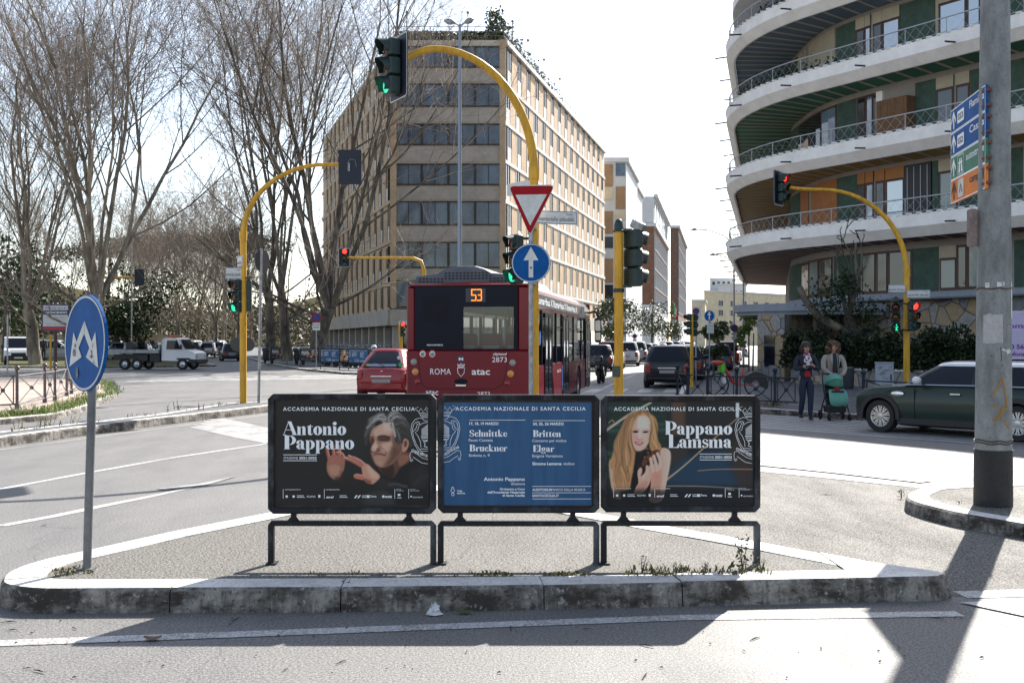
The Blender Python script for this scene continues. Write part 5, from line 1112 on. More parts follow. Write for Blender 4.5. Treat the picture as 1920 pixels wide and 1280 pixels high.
tag(mb.build("grass", mat("dry_weed", (.12, .12, .05), .8, col2=(.25, .22, .11), vs=2)), "sparse dry weeds on the median island and by the right fence", "grass", None, "stuff")
mb = MB()
for k in range(110):
    px = rng.choice((rng.uniform(560, 1400), rng.uniform(1180, 1420), rng.gauss(930, 25), rng.gauss(1060, 20))); c = Vector(gp(px, rng.uniform(1073, 1080), H1-.006)); tuft(mb, c, 4, rng.uniform(.015, .04), .02, rng)
for k in range(50): c = Vector(gp(rng.uniform(1180, 1440), rng.uniform(1066, 1078), H1-.006)); tuft(mb, c, 5, rng.uniform(.03, .07), .02, rng)
for k in range(60): a = rng.uniform(R(140), R(260)); c = Vector(gp(110+rng.uniform(-30, 60), 1070+rng.uniform(-8, 9), H1-.006)); tuft(mb, c, 4, .02, .02, rng)
tag(mb.build("grass", mat("moss_green", (.09, .10, .03), .85, col2=(.2, .15, .06), vs=6)), "low moss and grass in the joint behind the front kerb", "grass", None, "stuff")
def weed(px, py, h, lab, seed, n=30, m=None, base=H1-.006, d=None):
    rg = random.Random(seed); c = Vector(gp(px, py, base)); t = thing("weed", lab, "weed", c); mb = MB()
    for s_ in range(3):
        dx, dy = rg.gauss(0, h*.18), rg.gauss(0, h*.12); top = Vector((dx, dy, h*rg.uniform(.7, 1))); mb.tube([(0, 0, -.01), (dx*.3, dy*.3, h*.4), top], [.004, .003, .0015], 4)
    mb.build("stem", M_TWIGD, t); mb = MB(); leaf_cloud(mb, n, lambda: Vector((rg.gauss(0, h*.16), rg.gauss(0, h*.12), h*rg.uniform(.12, 1.0))), h*.09, rg, .8); mb.build("leaves", m or M_WEED, t)
weed(1392, 1070, .24, "tall scraggly weed beside the right leg of the violin poster barrier", 1, 46, M_OLV)
weed(1204, 1072, .11, "small upright weed under the violin poster barrier", 2, 30)
weed(1268, 1074, .09, "short bushy weed behind the kerb between the violin barrier's legs", 3, 30)
weed(1322, 1075, .08, "dark leafy weed near the right end of the front kerb", 4, 46, M_EV)
weed(1428, 1073, .09, "pale spiky weed at the foot of the violin barrier's outer leg", 5, 40, M_YELW)
weed(686, 1118, .13, "green weed growing from the front kerb joint under the conductor poster", 6, 60, M_WEED, .03)
weed(645, 1128, .17, "thin dry stalk in the front kerb joint left of the green weed", 7, 6, M_TWIGD, .03)
weed(1800, 962, .12, "yellowish weed at the foot of the round kerb by the concrete pole", 8, 40, M_YELW, .03)
weed(1690, 935, .12, "dry grass tuft at the tip of the concrete pole's island", 9, 40, M_YELW, .0)
weed(1735, 955, .07, "small green weed against the concrete pole island's kerb", 10, 30, M_EV, .0)
# ---------------------------------------------------------------- signals, signs, poles
UY = Vector((0, 1, 0)); UZ = Vector((0, 0, 1))
M_RED_L = mat("lit_red_lens", (1., .03, .02), .3, emit=1.5); M_GRN_L = mat("lit_green_lens", (.02, .75, .38), .3, emit=.5)
M_LENR = mat("dark_red_lens", (.10, .008, .006), .2); M_LENA = mat("dark_amber_lens", (.12, .045, .006), .2); M_LENG = mat("dark_green_lens", (.006, .06, .04), .2)
def signal_head(par, c, face, lit=None, H=.95, W=.3, board=None, lens_d=.2, name="signal_head", hood=True):
    """three-lamp head: c = centre (world), face = direction the lamps look"""
    fd = Vector((face[0], face[1], 0)).normalized(); u = Vector((-fd.y, fd.x, 0)); c = Vector(c); s = H/3; D = W*.62
    mb = MB(); W2 = W/2
    def bx3(cc, hu, hf, hz, mi=None, bev=.02):
        M0 = mb.M; mb.M = Matrix(((u.x, fd.x, 0, cc.x), (u.y, fd.y, 0, cc.y), (0, 0, 1, cc.z), (0, 0, 0, 1))); mb.box((-hu, -hf, -hz), (hu, hf, hz), mi, bev); mb.M = M0
    for k in (-1, 0, 1): bx3(c+UZ*(k*s), W2, D/2, s/2-.004, None, .025)
    o = bw(mb, name, M_TL, par, 40)
    if board:
        mb = MB(); bw_, bh = board; mb.prism(rrect(-bw_/2, -bh/2, bw_/2, bh/2, .07, 4), c-fd*(D*.5+.012), u, UZ, -fd*.012); pb = bw(mb, "backing_board", M_TLB, par)
        mb = MB(); P = rrect(-bw_/2+.012, -bh/2+.012, bw_/2-.012, bh/2-.012, .06, 4); ribbon(mb, P, .022, c-fd*(D*.5+.010), u, UZ, None, True); bw(mb, "white_border", M_SIGNW, pb)
    for k, (nm, m, ml) in enumerate((("red_lens", M_LENR, M_RED_L), ("amber_lens", M_LENA, M_RED_L), ("green_lens", M_LENG, M_GRN_L))):
        q = c+UZ*((1-k)*s)+fd*(D/2+.004); r = min(lens_d/2, s*.44); mb = MB(); mb.lathe([(r, 0), (r*.9, .012), (r*.6, .025), (.001, .03)], 18, q, fd); bw(mb, nm, ml if lit == k else m, o, 60)
        if hood:
            mb = MB(); n = 14; A = [R(-35+250*i/n) for i in range(n+1)]; rr = r*1.12; L = s*.62
            ring = lambda d, r_: [q+fd*(d if True else 0)+u*(math.cos(a)*r_)+UZ*(math.sin(a)*r_) for a in A]
            I = [q+u*(math.cos(a)*rr)+UZ*(math.sin(a)*rr) for a in A]; O = [q+fd*(L*(.45+.55*max(0, math.sin(a)))-.02*0)+u*(math.cos(a)*rr*.96)+UZ*(math.sin(a)*rr*.96-.02) for a in A]
            I2 = [q+(p-q)*1.06 for p in I]; O2 = [p+(u*math.cos(a)+UZ*math.sin(a))*rr*.05 for p, a in zip(O, A)]; m = n+1
            mb.add(I+O+O2+I2, [(i, i+1, m+i+1, m+i) for i in range(n)]+[(m+i, m+i+1, 2*m+i+1, 2*m+i) for i in range(n)]+[(2*m+i, 2*m+i+1, 3*m+i+1, 3*m+i) for i in range(n)]); bw(mb, "visor", M_TL, o, 60)
    return o
def arc_pole(t, base, H, arm_end, r=.084, rise=.55, col=None, r2=.05, bend=.62):
    """yellow tube that rises, then bends over towards arm_end"""
    b = Vector(base); e = Vector(arm_end); pts = [b, b+UZ*(H*.33)]; ho = Vector((e.x-b.x, e.y-b.y, 0)); z0 = b.z+H*bend; pts.append(Vector((b.x, b.y, z0)))
    n = 14; span = min(ho.length*.72, (b.z+H-z0)*1.15); hd_ = ho.normalized()
    for i in range(1, n+1): a = R(90*i/n); pts.append(Vector((b.x, b.y, z0))+hd_*(span*(1-math.cos(a)))+UZ*((b.z+H-z0)*math.sin(a)))
    q0 = pts[-1]; pts += [Vector((q0.x+(e.x-q0.x)*s_, q0.y+(e.y-q0.y)*s_, q0.z+(e.z-q0.z)*(s_*s_*.6+s_*.4*s_))) for s_ in (.25, .5, .75, 1.)]; m = len(pts); rr = [r, r, r*.92]+[r*.92+(r2-r*.92)*(i/n) for i in range(1, n+1)]+[r2]*4
    mb = MB(); mb.tube(pts[:3], rr[:3], 14); mb.cyl(pts[2]-UZ*.12, pts[2]+UZ*.1, r*1.12, 14); mb.cyl(b+UZ*(H*.33), b+UZ*(H*.33+.05), r*1.1, 14); bw(mb, "pole", M_YEL, t, 60)
    mb = MB(); mb.tube(pts[2:], rr[2:], 12); bw(mb, "arm", M_YEL, t, 60)
def plate(par, name, c, u, w, h, m, border=None, lines=(), thick=.02, r=.015, bm=None, tm=None):
    """flat sign: c centre, u reading direction; faces u x z"""
    u = Vector(u).normalized(); v = UZ; nrm = u.cross(v); c = Vector(c); mb = MB(); P = rrect(-w/2, -h/2, w/2, h/2, r, 3)
    mb.prism(P, c-nrm*thick, u, v, nrm*thick); o = bw(mb, name, m, par)
    if border: mb = MB(); ribbon(mb, rrect(-w/2+border, -h/2+border, w/2-border, h/2-border, r, 3), border*.8, c+nrm*.002, u, v, None, True); bw(mb, "border", bm, o)
    if lines:
        mb = MB()
        for (s, x, y, W, hh, kw) in lines: text(mb, s, c+nrm*.003+u*x+v*y, u, v, W, hh, **kw)
        bw(mb, "lettering", tm or M_INKD, o)
    return o
def street_name(label, c, u, w, h, txt, par_off, small="viale", side=1, top=True, grp=None, rev=False):
    t = thing("street_name_sign", label, "street sign", Vector(c), 0, grp); o = plate(t, "plate", c, u, w, h, M_SIGNW, .012, [(txt, -w*.44, -h*.26, w*.86, h*.33, {}), (small, w*.22, h*.22, w*.16, h*.12, dict(bold=.01))] if txt else (), .02, .02, M_SIGNB)
    nrm = Vector(u).normalized().cross(UZ); mb = MB(); a = Vector(c)-nrm*.035+Vector(u).normalized()*par_off; mb.cyl(a-UZ*h*.25, a-UZ*h*.25+Vector(u).normalized()*(-par_off*.4), .012, 6); bw(mb, "bracket", M_GALV, t); return t
# central yellow pole with the arm over the road
ZC = 20.0; pc = at(1001, 640, ZC); pc.z = .004
t = thing("traffic_signal", "yellow arched signal pole with a big backed head hanging left, behind the yield sign", "traffic light", pc, 0, "yellow arched signal poles")
e = at(752, 117, ZC-.6); arc_pole(t, pc, at(0, 104, ZC).z, e, .088, bend=.69, r2=.062)
signal_head(t, at(733, 126, ZC-.66)+Vector((.02, 0, 0)), (-.93, -.50), 2, .98, .34, (.78, 1.12), .27)
signal_head(t, at(968, 486, ZC), (-.88, -.62), 2, .9, .27, None, .22)
mb = MB(); mb.cyl(at(1001, 447, ZC), at(968, 447, ZC), .025, 8); mb.cyl(at(1001, 524, ZC), at(968, 524, ZC), .025, 8); bw(mb, "bracket", M_TL, t)
# grey post with yield sign and blue arrow disc, in front of the yellow pole
ZG = ZC-.30; pg = at(995.5, 640, ZG); pg.z = .004
t = thing("traffic_sign", "grey post with a red and white yield triangle above a blue up arrow disc", "road sign", pg); mb = MB(); mb.cyl((pg.x, pg.y, 0), at(995.5, 350, ZG), .042, 10); mb.cyl(at(995.5, 349, ZG), at(995.5, 352, ZG), .046, 10)
for py in (385, 427, 460, 530): q = at(995.5, py, ZG); mb.box((q.x-.05, q.y-.05, q.z-.025), (q.x+.1, q.y+.33, q.z+.025)) if py in (427, 530) else mb.box((q.x-.05, q.y-.06, q.z-.02), (q.x+.05, q.y+.05, q.z+.02))
bw(mb, "post", M_GALV, t, 60); S = ZG/F
uy = Vector((.993, -.115, 0)).normalized(); vy = Vector((0.035, 0, 1)).normalized()
def tri_poly(w, h, r):
    return rounded([(-w/2, h/2), (0, -h/2), (w/2, h/2)], r, 4)
def disc_sign(par, c, u, v, r, parts, name="disc", th=.02, face=M_SIGNB):
    u, v = Vector(u).normalized(), Vector(v).normalized(); nrm = u.cross(v); c = Vector(c); mb = MB(); mb.prism(circle(r, 44), c-nrm*th, u, v, nrm*th); o = bw(mb, name, face, par)
    mb = MB(); ribbon(mb, circle(r*.955, 44), r*.045, c+nrm*.002, u, v, None, True); bw(mb, "border", M_SIGNW, o)
    mb = MB(); ribbon(mb, circle(r*1.0, 44), .006, c-nrm*(th*.5), u, v, None, True)
    for k, (poly, m) in enumerate(parts): mb = MB(); mb.sheet(poly, c+nrm*(.003+.001*k), u, v); bw(mb, "symbol", m, o)
    return o
c = at(995, 395, ZG-.07); nrm = uy.cross(vy)
mb = MB(); P = tri_poly(88*S, 96*S, .09); mb.prism(P, c, uy, vy, nrm*-.02); o = bw(mb, "yield_plate", M_SIGNW, t)
mb = MB(); mb.sheet(tri_poly(85*S, 92*S, .085), c+nrm*.003, uy, vy); bw(mb, "red_border", M_SIGNR, o); mb = MB(); mb.sheet([(-29.5*S, 31*S), (0, -27*S), (29.5*S, 31*S)][::-1] if False else [(-29.5*S, 30*S), (0, -28*S), (29.5*S, 30*S)], c+nrm*.006, uy, vy); bw(mb, "white_centre", M_SIGNW, o)
arrow = [(-4.2, -27), (4.2, -27), (4.2, 5), (14, 5), (0, 30), (-14, 5), (-4.2, 5)]
disc_sign(t, at(995.5, 493, ZG-.07), uy, UZ, 36.5*S, [([(x*S, y*S) for x, y in arrow], M_SIGNW), ([(-1.8*S, -11*S), (2.4*S, -11*S), (2.4*S, -7*S), (-1.8*S, -7*S)], M_POLE)])
street_name("white street name plate with a blue edge fixed right of the yield sign", at(1044, 408, ZC-.1), (.96, .28, 0), .78, .235, "maresciallo pilsudski", -.38)
o = bpy.data.objects["street_name_sign"]
street_name("blank backed street name plate seen edge on behind the yield sign", at(972, 353, ZC+.12), (-.55, .83, 0), .7, .22, None, -.3)
# right-hand yellow post with the head seen from behind
ZR = 20.5; pr = at(1160, 640, ZR); pr.z = .004; S = ZR/F
t = thing("traffic_signal", "straight yellow post with a green capped top and a signal head turned to the right", "traffic light", pr); mb = MB(); mb.cyl((pr.x, pr.y, 0), at(1160, 432, ZR), .084, 16); bw(mb, "pole", M_YEL, t, 60)
mb = MB(); q = at(1160, 432, ZR); mb.lathe([(.11, -.03), (.11, .0), (.085, .01), (.085, .1), (.07, .16), (.05, .2), (.001, .21)], 16, q); bw(mb, "cap", M_TL, t, 60); mb = MB(); mb.cyl(at(1160, 541, ZR), at(1160, 548, ZR), .105, 12); mb.box((q.x, q.y-.03, q.z-.02), (q.x+.24, q.y+.03, q.z+.03)); q = at(1160, 537, ZR); mb.box((q.x, q.y-.03, q.z-.02), (q.x+.24, q.y+.03, q.z+.03)); bw(mb, "bracket", M_TL, t, 60)
signal_head(t, at(1187, 484, ZR), (.80, .60), None, 1.05, .34, None, .29)
mb = MB(); mb.M = Matrix.Translation(at(1196, 424, ZR)) @ Matrix.Rotation(R(-35), 4, 'Z') @ Matrix.Rotation(R(28), 4, 'Y'); mb.box((-.13, -.07, -.07), (.13, .07, .09), None, .015); bw(mb, "camera_box", M_GALV, t)
mb = MB(); q = at(1157, 696, ZR); mb.box((q.x-.10, q.y-.12, q.z-.1), (q.x+.05, q.y-.09, q.z+.1), None, .01); bw(mb, "push_button_box", mat("grey_green_box", (.05, .07, .06), .6), t)
# signal on the left median
ZL = 27.7; pl = gp(456, 755, H2); H0 = at(0, 307, pl.y).z
t = thing("traffic_signal", "yellow arched signal pole on the left median with a dark board at its end", "traffic light", pl, 0, "yellow arched signal poles")
arc_pole(t, pl, H0-H2, at(672, 309, pl.y+.2), .084, bend=.70, r2=.045)
mb = MB(); q = at(657, 314, pl.y+.1); mb.prism(rrect(-.285, -.43, .285, .43, .03, 3), q-UY*.06, U, UZ, UY*.02); bw(mb, "backing_board", M_TLB, t)
signal_head(t, at(657, 314, pl.y+.28), (0, 1), None, .8, .28, None, .22)
mb = MB(); ribbon(mb, [(-.06, -.1), (-.06, .1), (.0, .2), (.12, .17), (.16, 0)], .006, q-UY*.065, U, UZ); mb.box((q.x-.04, q.y-.09, q.z-.1), (q.x, q.y-.065, q.z+.1)); bw(mb, "clamp", M_GALV, t)
signal_head(t, at(444, 555, pl.y-.05), (-.55, -.83), 2, .82, .25, None, .21)
mb = MB(); mb.cyl(at(456, 529, pl.y), at(444, 529, pl.y), .02, 6); mb.cyl(at(456, 583, pl.y), at(444, 583, pl.y), .02, 6); q = at(466, 555, pl.y+.05); mb.box((q.x-.06, q.y-.05, q.z-.38), (q.x+.08, q.y+.05, q.z+.4), None, .02); q = at(466, 521, pl.y); mb.box((q.x-.1, q.y-.05, q.z-.01), (q.x+.12, q.y+.05, q.z+.02)); bw(mb, "bracket", M_TL, t)
street_name("small white street name plate low on the yellow median signal pole", at(438, 512, pl.y-.1), (.98, .15, 0), .40, .28, "maresciallo pilsudski", .2)
street_name("white street name plate turned sideways on the yellow median signal pole", at(449, 490, pl.y-.12), (.45, -.89, 0), .5, .26, "viale tiziano", .2, "")
# grey pole with the back of a round sign
pk_ = gp(485, 755, H2); t = thing("traffic_sign", "thin grey pole on the median carrying the brown back of a round sign", "road sign", pk_); mb = MB(); mb.cyl(pk_, at(489.5, 466, pk_.y), .035, 10); bw(mb, "post", M_GALV, t, 60)
mb = MB(); q = at(491, 489, pk_.y+.07); uu = Vector((.42, .9, 0)).normalized(); nn = uu.cross(UZ); mb.prism(circle(.29, 36), q, uu, UZ, nn*.02); bw(mb, "sign_back", mat("sign_back_brown", (.07, .06, .055), .6), t)
mb = MB(); q = at(455, 645, 30.5); q.z = 1.6; mb.prism(circle(.19, 30), (q.x-.15, q.y, 1.6), U, UZ, UY*.02); mb.prism(circle(.19, 30), (q.x+.17, q.y-.1, 1.6), U, UZ, UY*.02)
tb_ = thing("traffic_sign", "two overlapping round sign backs on a low post behind the yellow median pole", "road sign", (q.x, q.y+.1, H2)); bw(mb, "sign_back", mat("sign_back_dark", (.05, .047, .045), .6), tb_); mb = MB(); mb.cyl((q.x, q.y+.08, 0), (q.x, q.y+.08, 1.95), .03, 8); bw(mb, "post", M_GALV, tb_)
# concrete pole on the right with its plates
pz = 10.55; pb_ = at(1862, 640, pz); base = Vector((pb_.x, pz, H3-.006)); S = pz/F
t = thing("concrete_pole", "thick grey concrete pole with a black painted foot on the round kerbed island", "pole", base)
def conc():
    m, b = newmat("pole_concrete", .8); L = m.node_tree.links; p = pos(m); c = mixc(m, ramp(m, noise(m, stretch(m, p, (1, 1, .45)), 5, 7, .7), .36, .66), (.15, .16, .16), (.31, .32, .315)); c = mixc(m, ramp(m, noise(m, p, 45, 3), .58, .72, 0, .7), c, (.08, .085, .085)); L.new(c, b.inputs[0]); bumpto(m, b, noise(m, p, 60, 5), .3, .01); return m
M_CPOLE = conc(); rad = lambda py: (33.5-(940-py)/940*7.5)*S; cxp = lambda py: 1862+(940-py)/940*4
mb = MB(); mb.loft([[(at(cxp(py), 640, pz).x+rad(py)*math.cos(a*math.pi/16), pz+rad(py)*math.sin(a*math.pi/16), at(0, py, pz).z) for a in range(32)] for py in (842, 700, 500, 300, 100, -200, -900)], False, True); bw(mb, "shaft", M_CPOLE, t, 60)
mb = MB(); mb.loft([[(at(cxp(py), 640, pz).x+(rad(py)+.006)*math.cos(a*math.pi/16), pz+(rad(py)+.006)*math.sin(a*math.pi/16), z) for a in range(32)] for py, z in ((945, H3-.02), (842, at(0, 842, pz).z))], True, True); bw(mb, "painted_foot", mat("black_foot_paint", (.012, .012, .014), .55, var=.5, vs=9, bump=.25, bs=25), t, 60)
mb = MB(); M0 = mat("rust_graffiti", (.42, .20, .03), .7)
def onpole(py, ang, d=.004): r = rad(py)+d; return Vector((at(cxp(py), 640, pz).x+r*math.sin(R(ang)), pz-r*math.cos(R(ang)), at(0, py, pz).z))
def wrap(mb, a0, a1, y0, y1, d=.004, n=6, jag=0, seed=1):
    rg = random.Random(seed); A = [onpole(y0+rg.uniform(0, jag), a0+(a1-a0)*i/n, d) for i in range(n+1)]; B = [onpole(y1-rg.uniform(0, jag), a0+(a1-a0)*i/n, d) for i in range(n+1)]; mb.add(A+B, [(i, n+1+i, n+2+i, i+1) for i in range(n)])
mb = MB(); ribs = [(-8,725),(-2,705),(4,735),(12,762),(6,790),(-6,775),(-10,790),(14,745)]
for a, b in zip([(-12,742),(2,706),(6,762),(-14,758),(8,758),(0,782)], [(2,706),(10,762),(-12,786),(14,768),(-8,790),(14,800)]): mb.tube([onpole(a[1], a[0]*2.2, .003), onpole((a[1]+b[1])/2, (a[0]+b[0])*1.1, .005), onpole(b[1], b[0]*2.2, .003)], .006, 4)
bw(mb, "rust_scrawl", M0, t)
mb = MB(); wrap(mb, -58, 6, 588, 645, .004, 8, 3, 2); bw(mb, "paper_sheet", mat("torn_paper_grey", (.42, .40, .40), .9, var=.12, vs=20), t)
mb = MB(); wrap(mb, 44, 80, 526, 602, .004, 5, 9, 3); wrap(mb, -52, -38, 531, 541, .004, 2); wrap(mb, -14, 12, 530, 539, .004, 3); wrap(mb, 2, 40, 652, 667, .004, 5, 12, 4); bw(mb, "sticker", mat("sticker_white", (.66, .66, .62), .7, var=.15, vs=30, col2=(.3, .3, .29), lo=.55, hi=.6), t)
mb = MB()
for py in (541.5, 824, 829): mb.tube([onpole(py+math.sin(a*.5)*1.5, a, .006) for a in range(0, 361, 15)], .006, 5)
mb.tube([onpole(650, -2), onpole(668, 1), onpole(676, 0)], .003, 4); bw(mb, "wire_tie", mat("rusty_wire", (.06, .04, .03), .6), t)
mb = MB(); q = onpole(420, -95, .02); mb.box((q.x-.07, q.y-.05, at(0, 462, pz).z), (q.x+.0, q.y+.05, at(0, 392, pz).z), None, .01); bw(mb, "old_plate", mat("weathered_plate", (.20, .15, .14), .7, var=.3, vs=12), t)
# direction boards stacked on the pole, swung towards the road on the left
ub = Vector((-.126, -.993, 0)).normalized(); q1 = at(1853, 300, pz-.18); S2 = 1.0
bl = [("blue direction board topmost on the concrete pole, with a boxed number and an up arrow", M_SIGNB, "Flaminia", "SS3", M_INK, 183, 'n'), ("second blue direction board from the top on the concrete pole, with an up arrow", M_SIGNB, "Cassia", "SS2", M_INK, 232, 'n'), ("green motorway direction board on the concrete pole", mat("sign_green", (.006, .17, .10), .42, var=.12, vs=5), "autostrade", "m", M_INK, 281, 'm'), ("orange camping direction board, lowest on the concrete pole", mat("sign_orange", (.72, .19, .006), .45, var=.1, vs=5), "camping", "c", M_INKD, 329, 'c')]
WB = 1.22; hB_ = .245
for lab, m, txt, num, tm, py, kd in bl:
    cR = at(1848, py, pz-.14); c = cR-ub*(WB/2); tt = thing("direction_board", lab, "direction sign", c, 0, "direction boards on the concrete pole")
    nrm = ub.cross(UZ); mb = MB(); mb.prism(rrect(-WB/2, -hB_/2, WB/2, hB_/2, .01, 2), c-nrm*.025, ub, UZ, nrm*.025); o = bw(mb, "board", m, tt); mb = MB(); ribbon(mb, rrect(-WB/2+.007, -hB_/2+.007, WB/2-.007, hB_/2-.007, .01, 2), .01, c+nrm*.002, ub, UZ, None, True); bw(mb, "border", M_INK, o)
    mb = MB(); ax = -WB*.40; aw = .042
    for pl_ in ([(ax-.018, -.09), (ax+.018, -.09), (ax+.018, .08), (ax-.018, .08)], [(ax, .1), (ax-.085, .0), (ax-.085, -.04), (ax, .055)], [(ax, .1), (ax, .055), (ax+.085, -.04), (ax+.085, .0)]): mb.sheet(pl_, c+nrm*(.003+.0008*len(mb.f)), ub, UZ)
    if kd == 'n': mb.sheet(rrect(-WB*.29, -.062, -WB*.09, .062, .012, 2), c+nrm*.003, ub, UZ)
    elif kd == 'm':
        ribbon(mb, rrect(-WB*.28, -.095, -WB*.10, .095, .012, 2), .007, c+nrm*.003, ub, UZ, None, True)
        for s_ in (-1, 1): mb.sheet([(-WB*.19+s_*.08, -.08), (-WB*.19+s_*.02, -.08), (-WB*.19+s_*.01, .06), (-WB*.19+s_*.04, .06)][::1 if s_ > 0 else -1], c+nrm*.004, ub, UZ)
        mb.sheet([(-WB*.25, .01), (-WB*.13, .01), (-WB*.13, .028), (-WB*.25, .028)], c+nrm*.005, ub, UZ)
    text(mb, txt, c+nrm*.003+ub*(WB*.47)+UZ*(.005), ub, UZ, WB*(.40 if kd != 'm' else .50), .075, align='R', bold=.008); bw(mb, "lettering", tm, o)
    if kd == 'n': mb = MB(); text(mb, num, c+nrm*.005+ub*(-WB*.19)-UZ*.03, ub, UZ, WB*.15, .062, align='C', bold=.02); bw(mb, "number", M_INKD, o)
    if kd == 'c': mb = MB(); mb.sheet(rrect(-WB*.27, -.09, -WB*.10, .09, .012, 2), c+nrm*.003, ub, UZ); w_ = bw(mb, "white_field", M_SIGNW, o); mb = MB(); [mb.sheet(p_, c+nrm*(.005+.0005*i), ub, UZ) for i, p_ in enumerate(([(-WB*.185-.06, -.045), (-WB*.185-.038, -.045), (-WB*.185+.006, .045), (-WB*.185-.003, .045)], [(-WB*.185+.038, -.045), (-WB*.185+.06, -.045), (-WB*.185+.003, .045), (-WB*.185-.006, .045)]))]; bw(mb, "tent_symbol", M_INKD, o)
    mb = MB(); q = cR; [mb.box((q.x+.004, q.y-.03, q.z+dz-.012), (q.x+.05, q.y+.1, q.z+dz+.012)) for dz in (-.07, .07)]; bw(mb, "bracket", mat("rusty_bracket", (.14, .05, .035), .7), tt)
# blue divergence disc on its own grey post, front island
zs = gp(163, 1065, H1); t = thing("traffic_sign", "weathered blue disc sign with white arrows pointing apart on a leaning grey post", "road sign", zs); S = zs.y/F
top = at(178, 556, zs.y); mb = MB(); mb.tube([zs-UZ*.02, top], .029, 12); mb.box((zs.x-.05, zs.y-.05, H1-.02), (zs.x+.05, zs.y+.05, H1+.004)); mb.cyl(top, top+UZ*.012, .032, 12); bw(mb, "post", M_POLE, t, 60)
ud = Vector((.70, -.715, 0)).normalized(); vd = Vector((.02, 0, 1)).normalized(); cD = at(171, 643, zs.y-.05)+Vector((-.045, 0, 0)); rD = 90*S
pu = lambda l: [(x*rD, y*rD) for x, y in l]
sym = [(0, .42), (.22, .08), (.45, -.02+.0), (.56, .22), (.70, -.50), (.06, -.30), (.25, -.10), (.0, .10)]
R_ = [(0, .46), (.36, .03), (.53, .23), (.70, -.50), (.10, -.29), (.26, -.10), (0, .19)]; Lp = [(-x, y) for x, y in R_][::-1]
disc_sign(t, cD, ud, vd, rD, [(pu(R_), M_SIGNW), (pu(Lp), M_SIGNW)])
nrm = ud.cross(vd); mb = MB(); rg = random.Random(4)
for (x, y, w, h) in ((-.3, -.62, .07, .14), (-.46, -.2, .09, .1), (-.42, -.05, .05, .06)): mb.sheet([(x*rD+w*rD*rg.uniform(.7, 1)*math.cos(a), y*rD+h*rD*rg.uniform(.7, 1)*math.sin(a)) for a in [k*.63 for k in range(10)]], cD+nrm*.0065, ud, vd)
bw(mb, "worn_patch", mat("bare_metal_patch", (.21, .20, .18), .6, var=.3, vs=30), t); mb = MB()
for k in range(7): a = rg.uniform(0, 6.28); x, y = .40+rg.gauss(0, .05), -.22+rg.gauss(0, .08); ribbon(mb, [(x*rD, y*rD), ((x+.05*math.cos(a))*rD, (y+.06*math.sin(a))*rD), ((x+.09*math.cos(a+1))*rD, (y+.08*math.sin(a+1))*rD)], .006, cD+nrm*.007, ud, vd)
bw(mb, "marker_scrawl", M_INKD, t)
# right signal beyond the green car
ZQ = 31.; pq = at(1700, 640, ZQ); pq.z = HP; t = thing("traffic_signal", "yellow arched signal pole before the ivy hedge and curved house, red lamp lit", "traffic light", pq, 0, "yellow arched signal poles")
arc_pole(t, pq, at(0, 376, ZQ).z+.2, at(1480, 352, ZQ+.2), .088, bend=.60, r2=.05); S = ZQ/F
signal_head(t, at(1466, 352, ZQ+.1), (.80, -.60), 0, .82, .27, (.66, .98), .22)
signal_head(t, at(1712, 592, ZQ-.2), (.3, -.95), 0, .82, .26, None, .21); signal_head(t, at(1679, 594, ZQ-.2), (-.3, -.95), None, .82, .26, None, .21)
mb = MB(); q = at(1681, 614, ZQ-.42); ribbon(mb, [(-.02, -.09), (.0, -.02), (.01, .05), (.045, .0)], .022, q, U, UZ); ribbon(mb, [(.03, -.09), (.0, -.02), (-.03, .0)], .02, q-UY*.001, U, UZ); mb.sheet(circle(.018, 8), q+UZ*.08, U, UZ); bw(mb, "walking_figure", M_GRN_L, t)
mb = MB(); 
for py in (569, 619): mb.cyl(at(1712, py, ZQ-.1), at(1679, py, ZQ-.1), .02, 6)
q = at(1678, 562, ZQ-.2); mb.box((q.x-.07, q.y-.1, q.z-.06), (q.x+.07, q.y+.1, q.z+.06), None, .01); bw(mb, "bracket", M_TL, t)
street_name("white street name plate right of the yellow pole below the curved house", at(1722, 551, ZQ-.2), (.97, -.2, 0), .62, .22, "maresciallo pilsudski", -.3)
street_name("pale street name plate left of the yellow pole below the curved house", at(1682, 541, ZQ-.1), (.97, -.2, 0), .46, .22, "piazzale di roma", .22, "")
# far signals
for lab, px, d, tip, hy, red in (("distant yellow signal arm with a red lamp over the roof of the bus", 795, 59, 648, 483, True), ("distant yellow signal arm among the left trees, dark head seen from behind", 172, 69, 262, 520, False)):
    p = at(px, 640, d); p.z = HP if not red else 0; t = thing("traffic_signal", lab, "traffic light", p, 0, "yellow arched signal poles"); H = at(0, hy, d).z
    mb = MB(); mb.tube([p, Vector((p.x, p.y, H-.7)), Vector((p.x-.15 if red else p.x+.15, p.y, H-.2)), Vector((p.x-.6 if red else p.x+.6, p.y, H-.02))], .1, 10); bw(mb, "pole", M_YEL, t, 60); mb = MB(); e = at(tip, hy, d); mb.tube([Vector((p.x-.6 if red else p.x+.6, p.y, H-.02)), e], [.08, .06], 8); bw(mb, "arm", M_YEL, t, 60)
    signal_head(t, e+Vector((-.05 if red else .05, -.1, 0)), (.25, -1) if red else (0, 1), 0 if red else None, .95, .3, (.62, 1.0), .25)
p = at(753, 640, 64); p.z = 0; t = thing("traffic_signal", "small yellow signal post with a red lamp between the red car and the bus", "traffic light", p); mb = MB(); mb.cyl(p, at(750, 608, 64), .1, 8); bw(mb, "pole", M_YEL, t, 60); signal_head(t, at(755, 617, 63.8), (.2, -1), 0, .85, .28, None, .22); plate(t, "name_plate", at(756, 605, 63.8), (1, 0, 0), .5, .2, M_SIGNW)
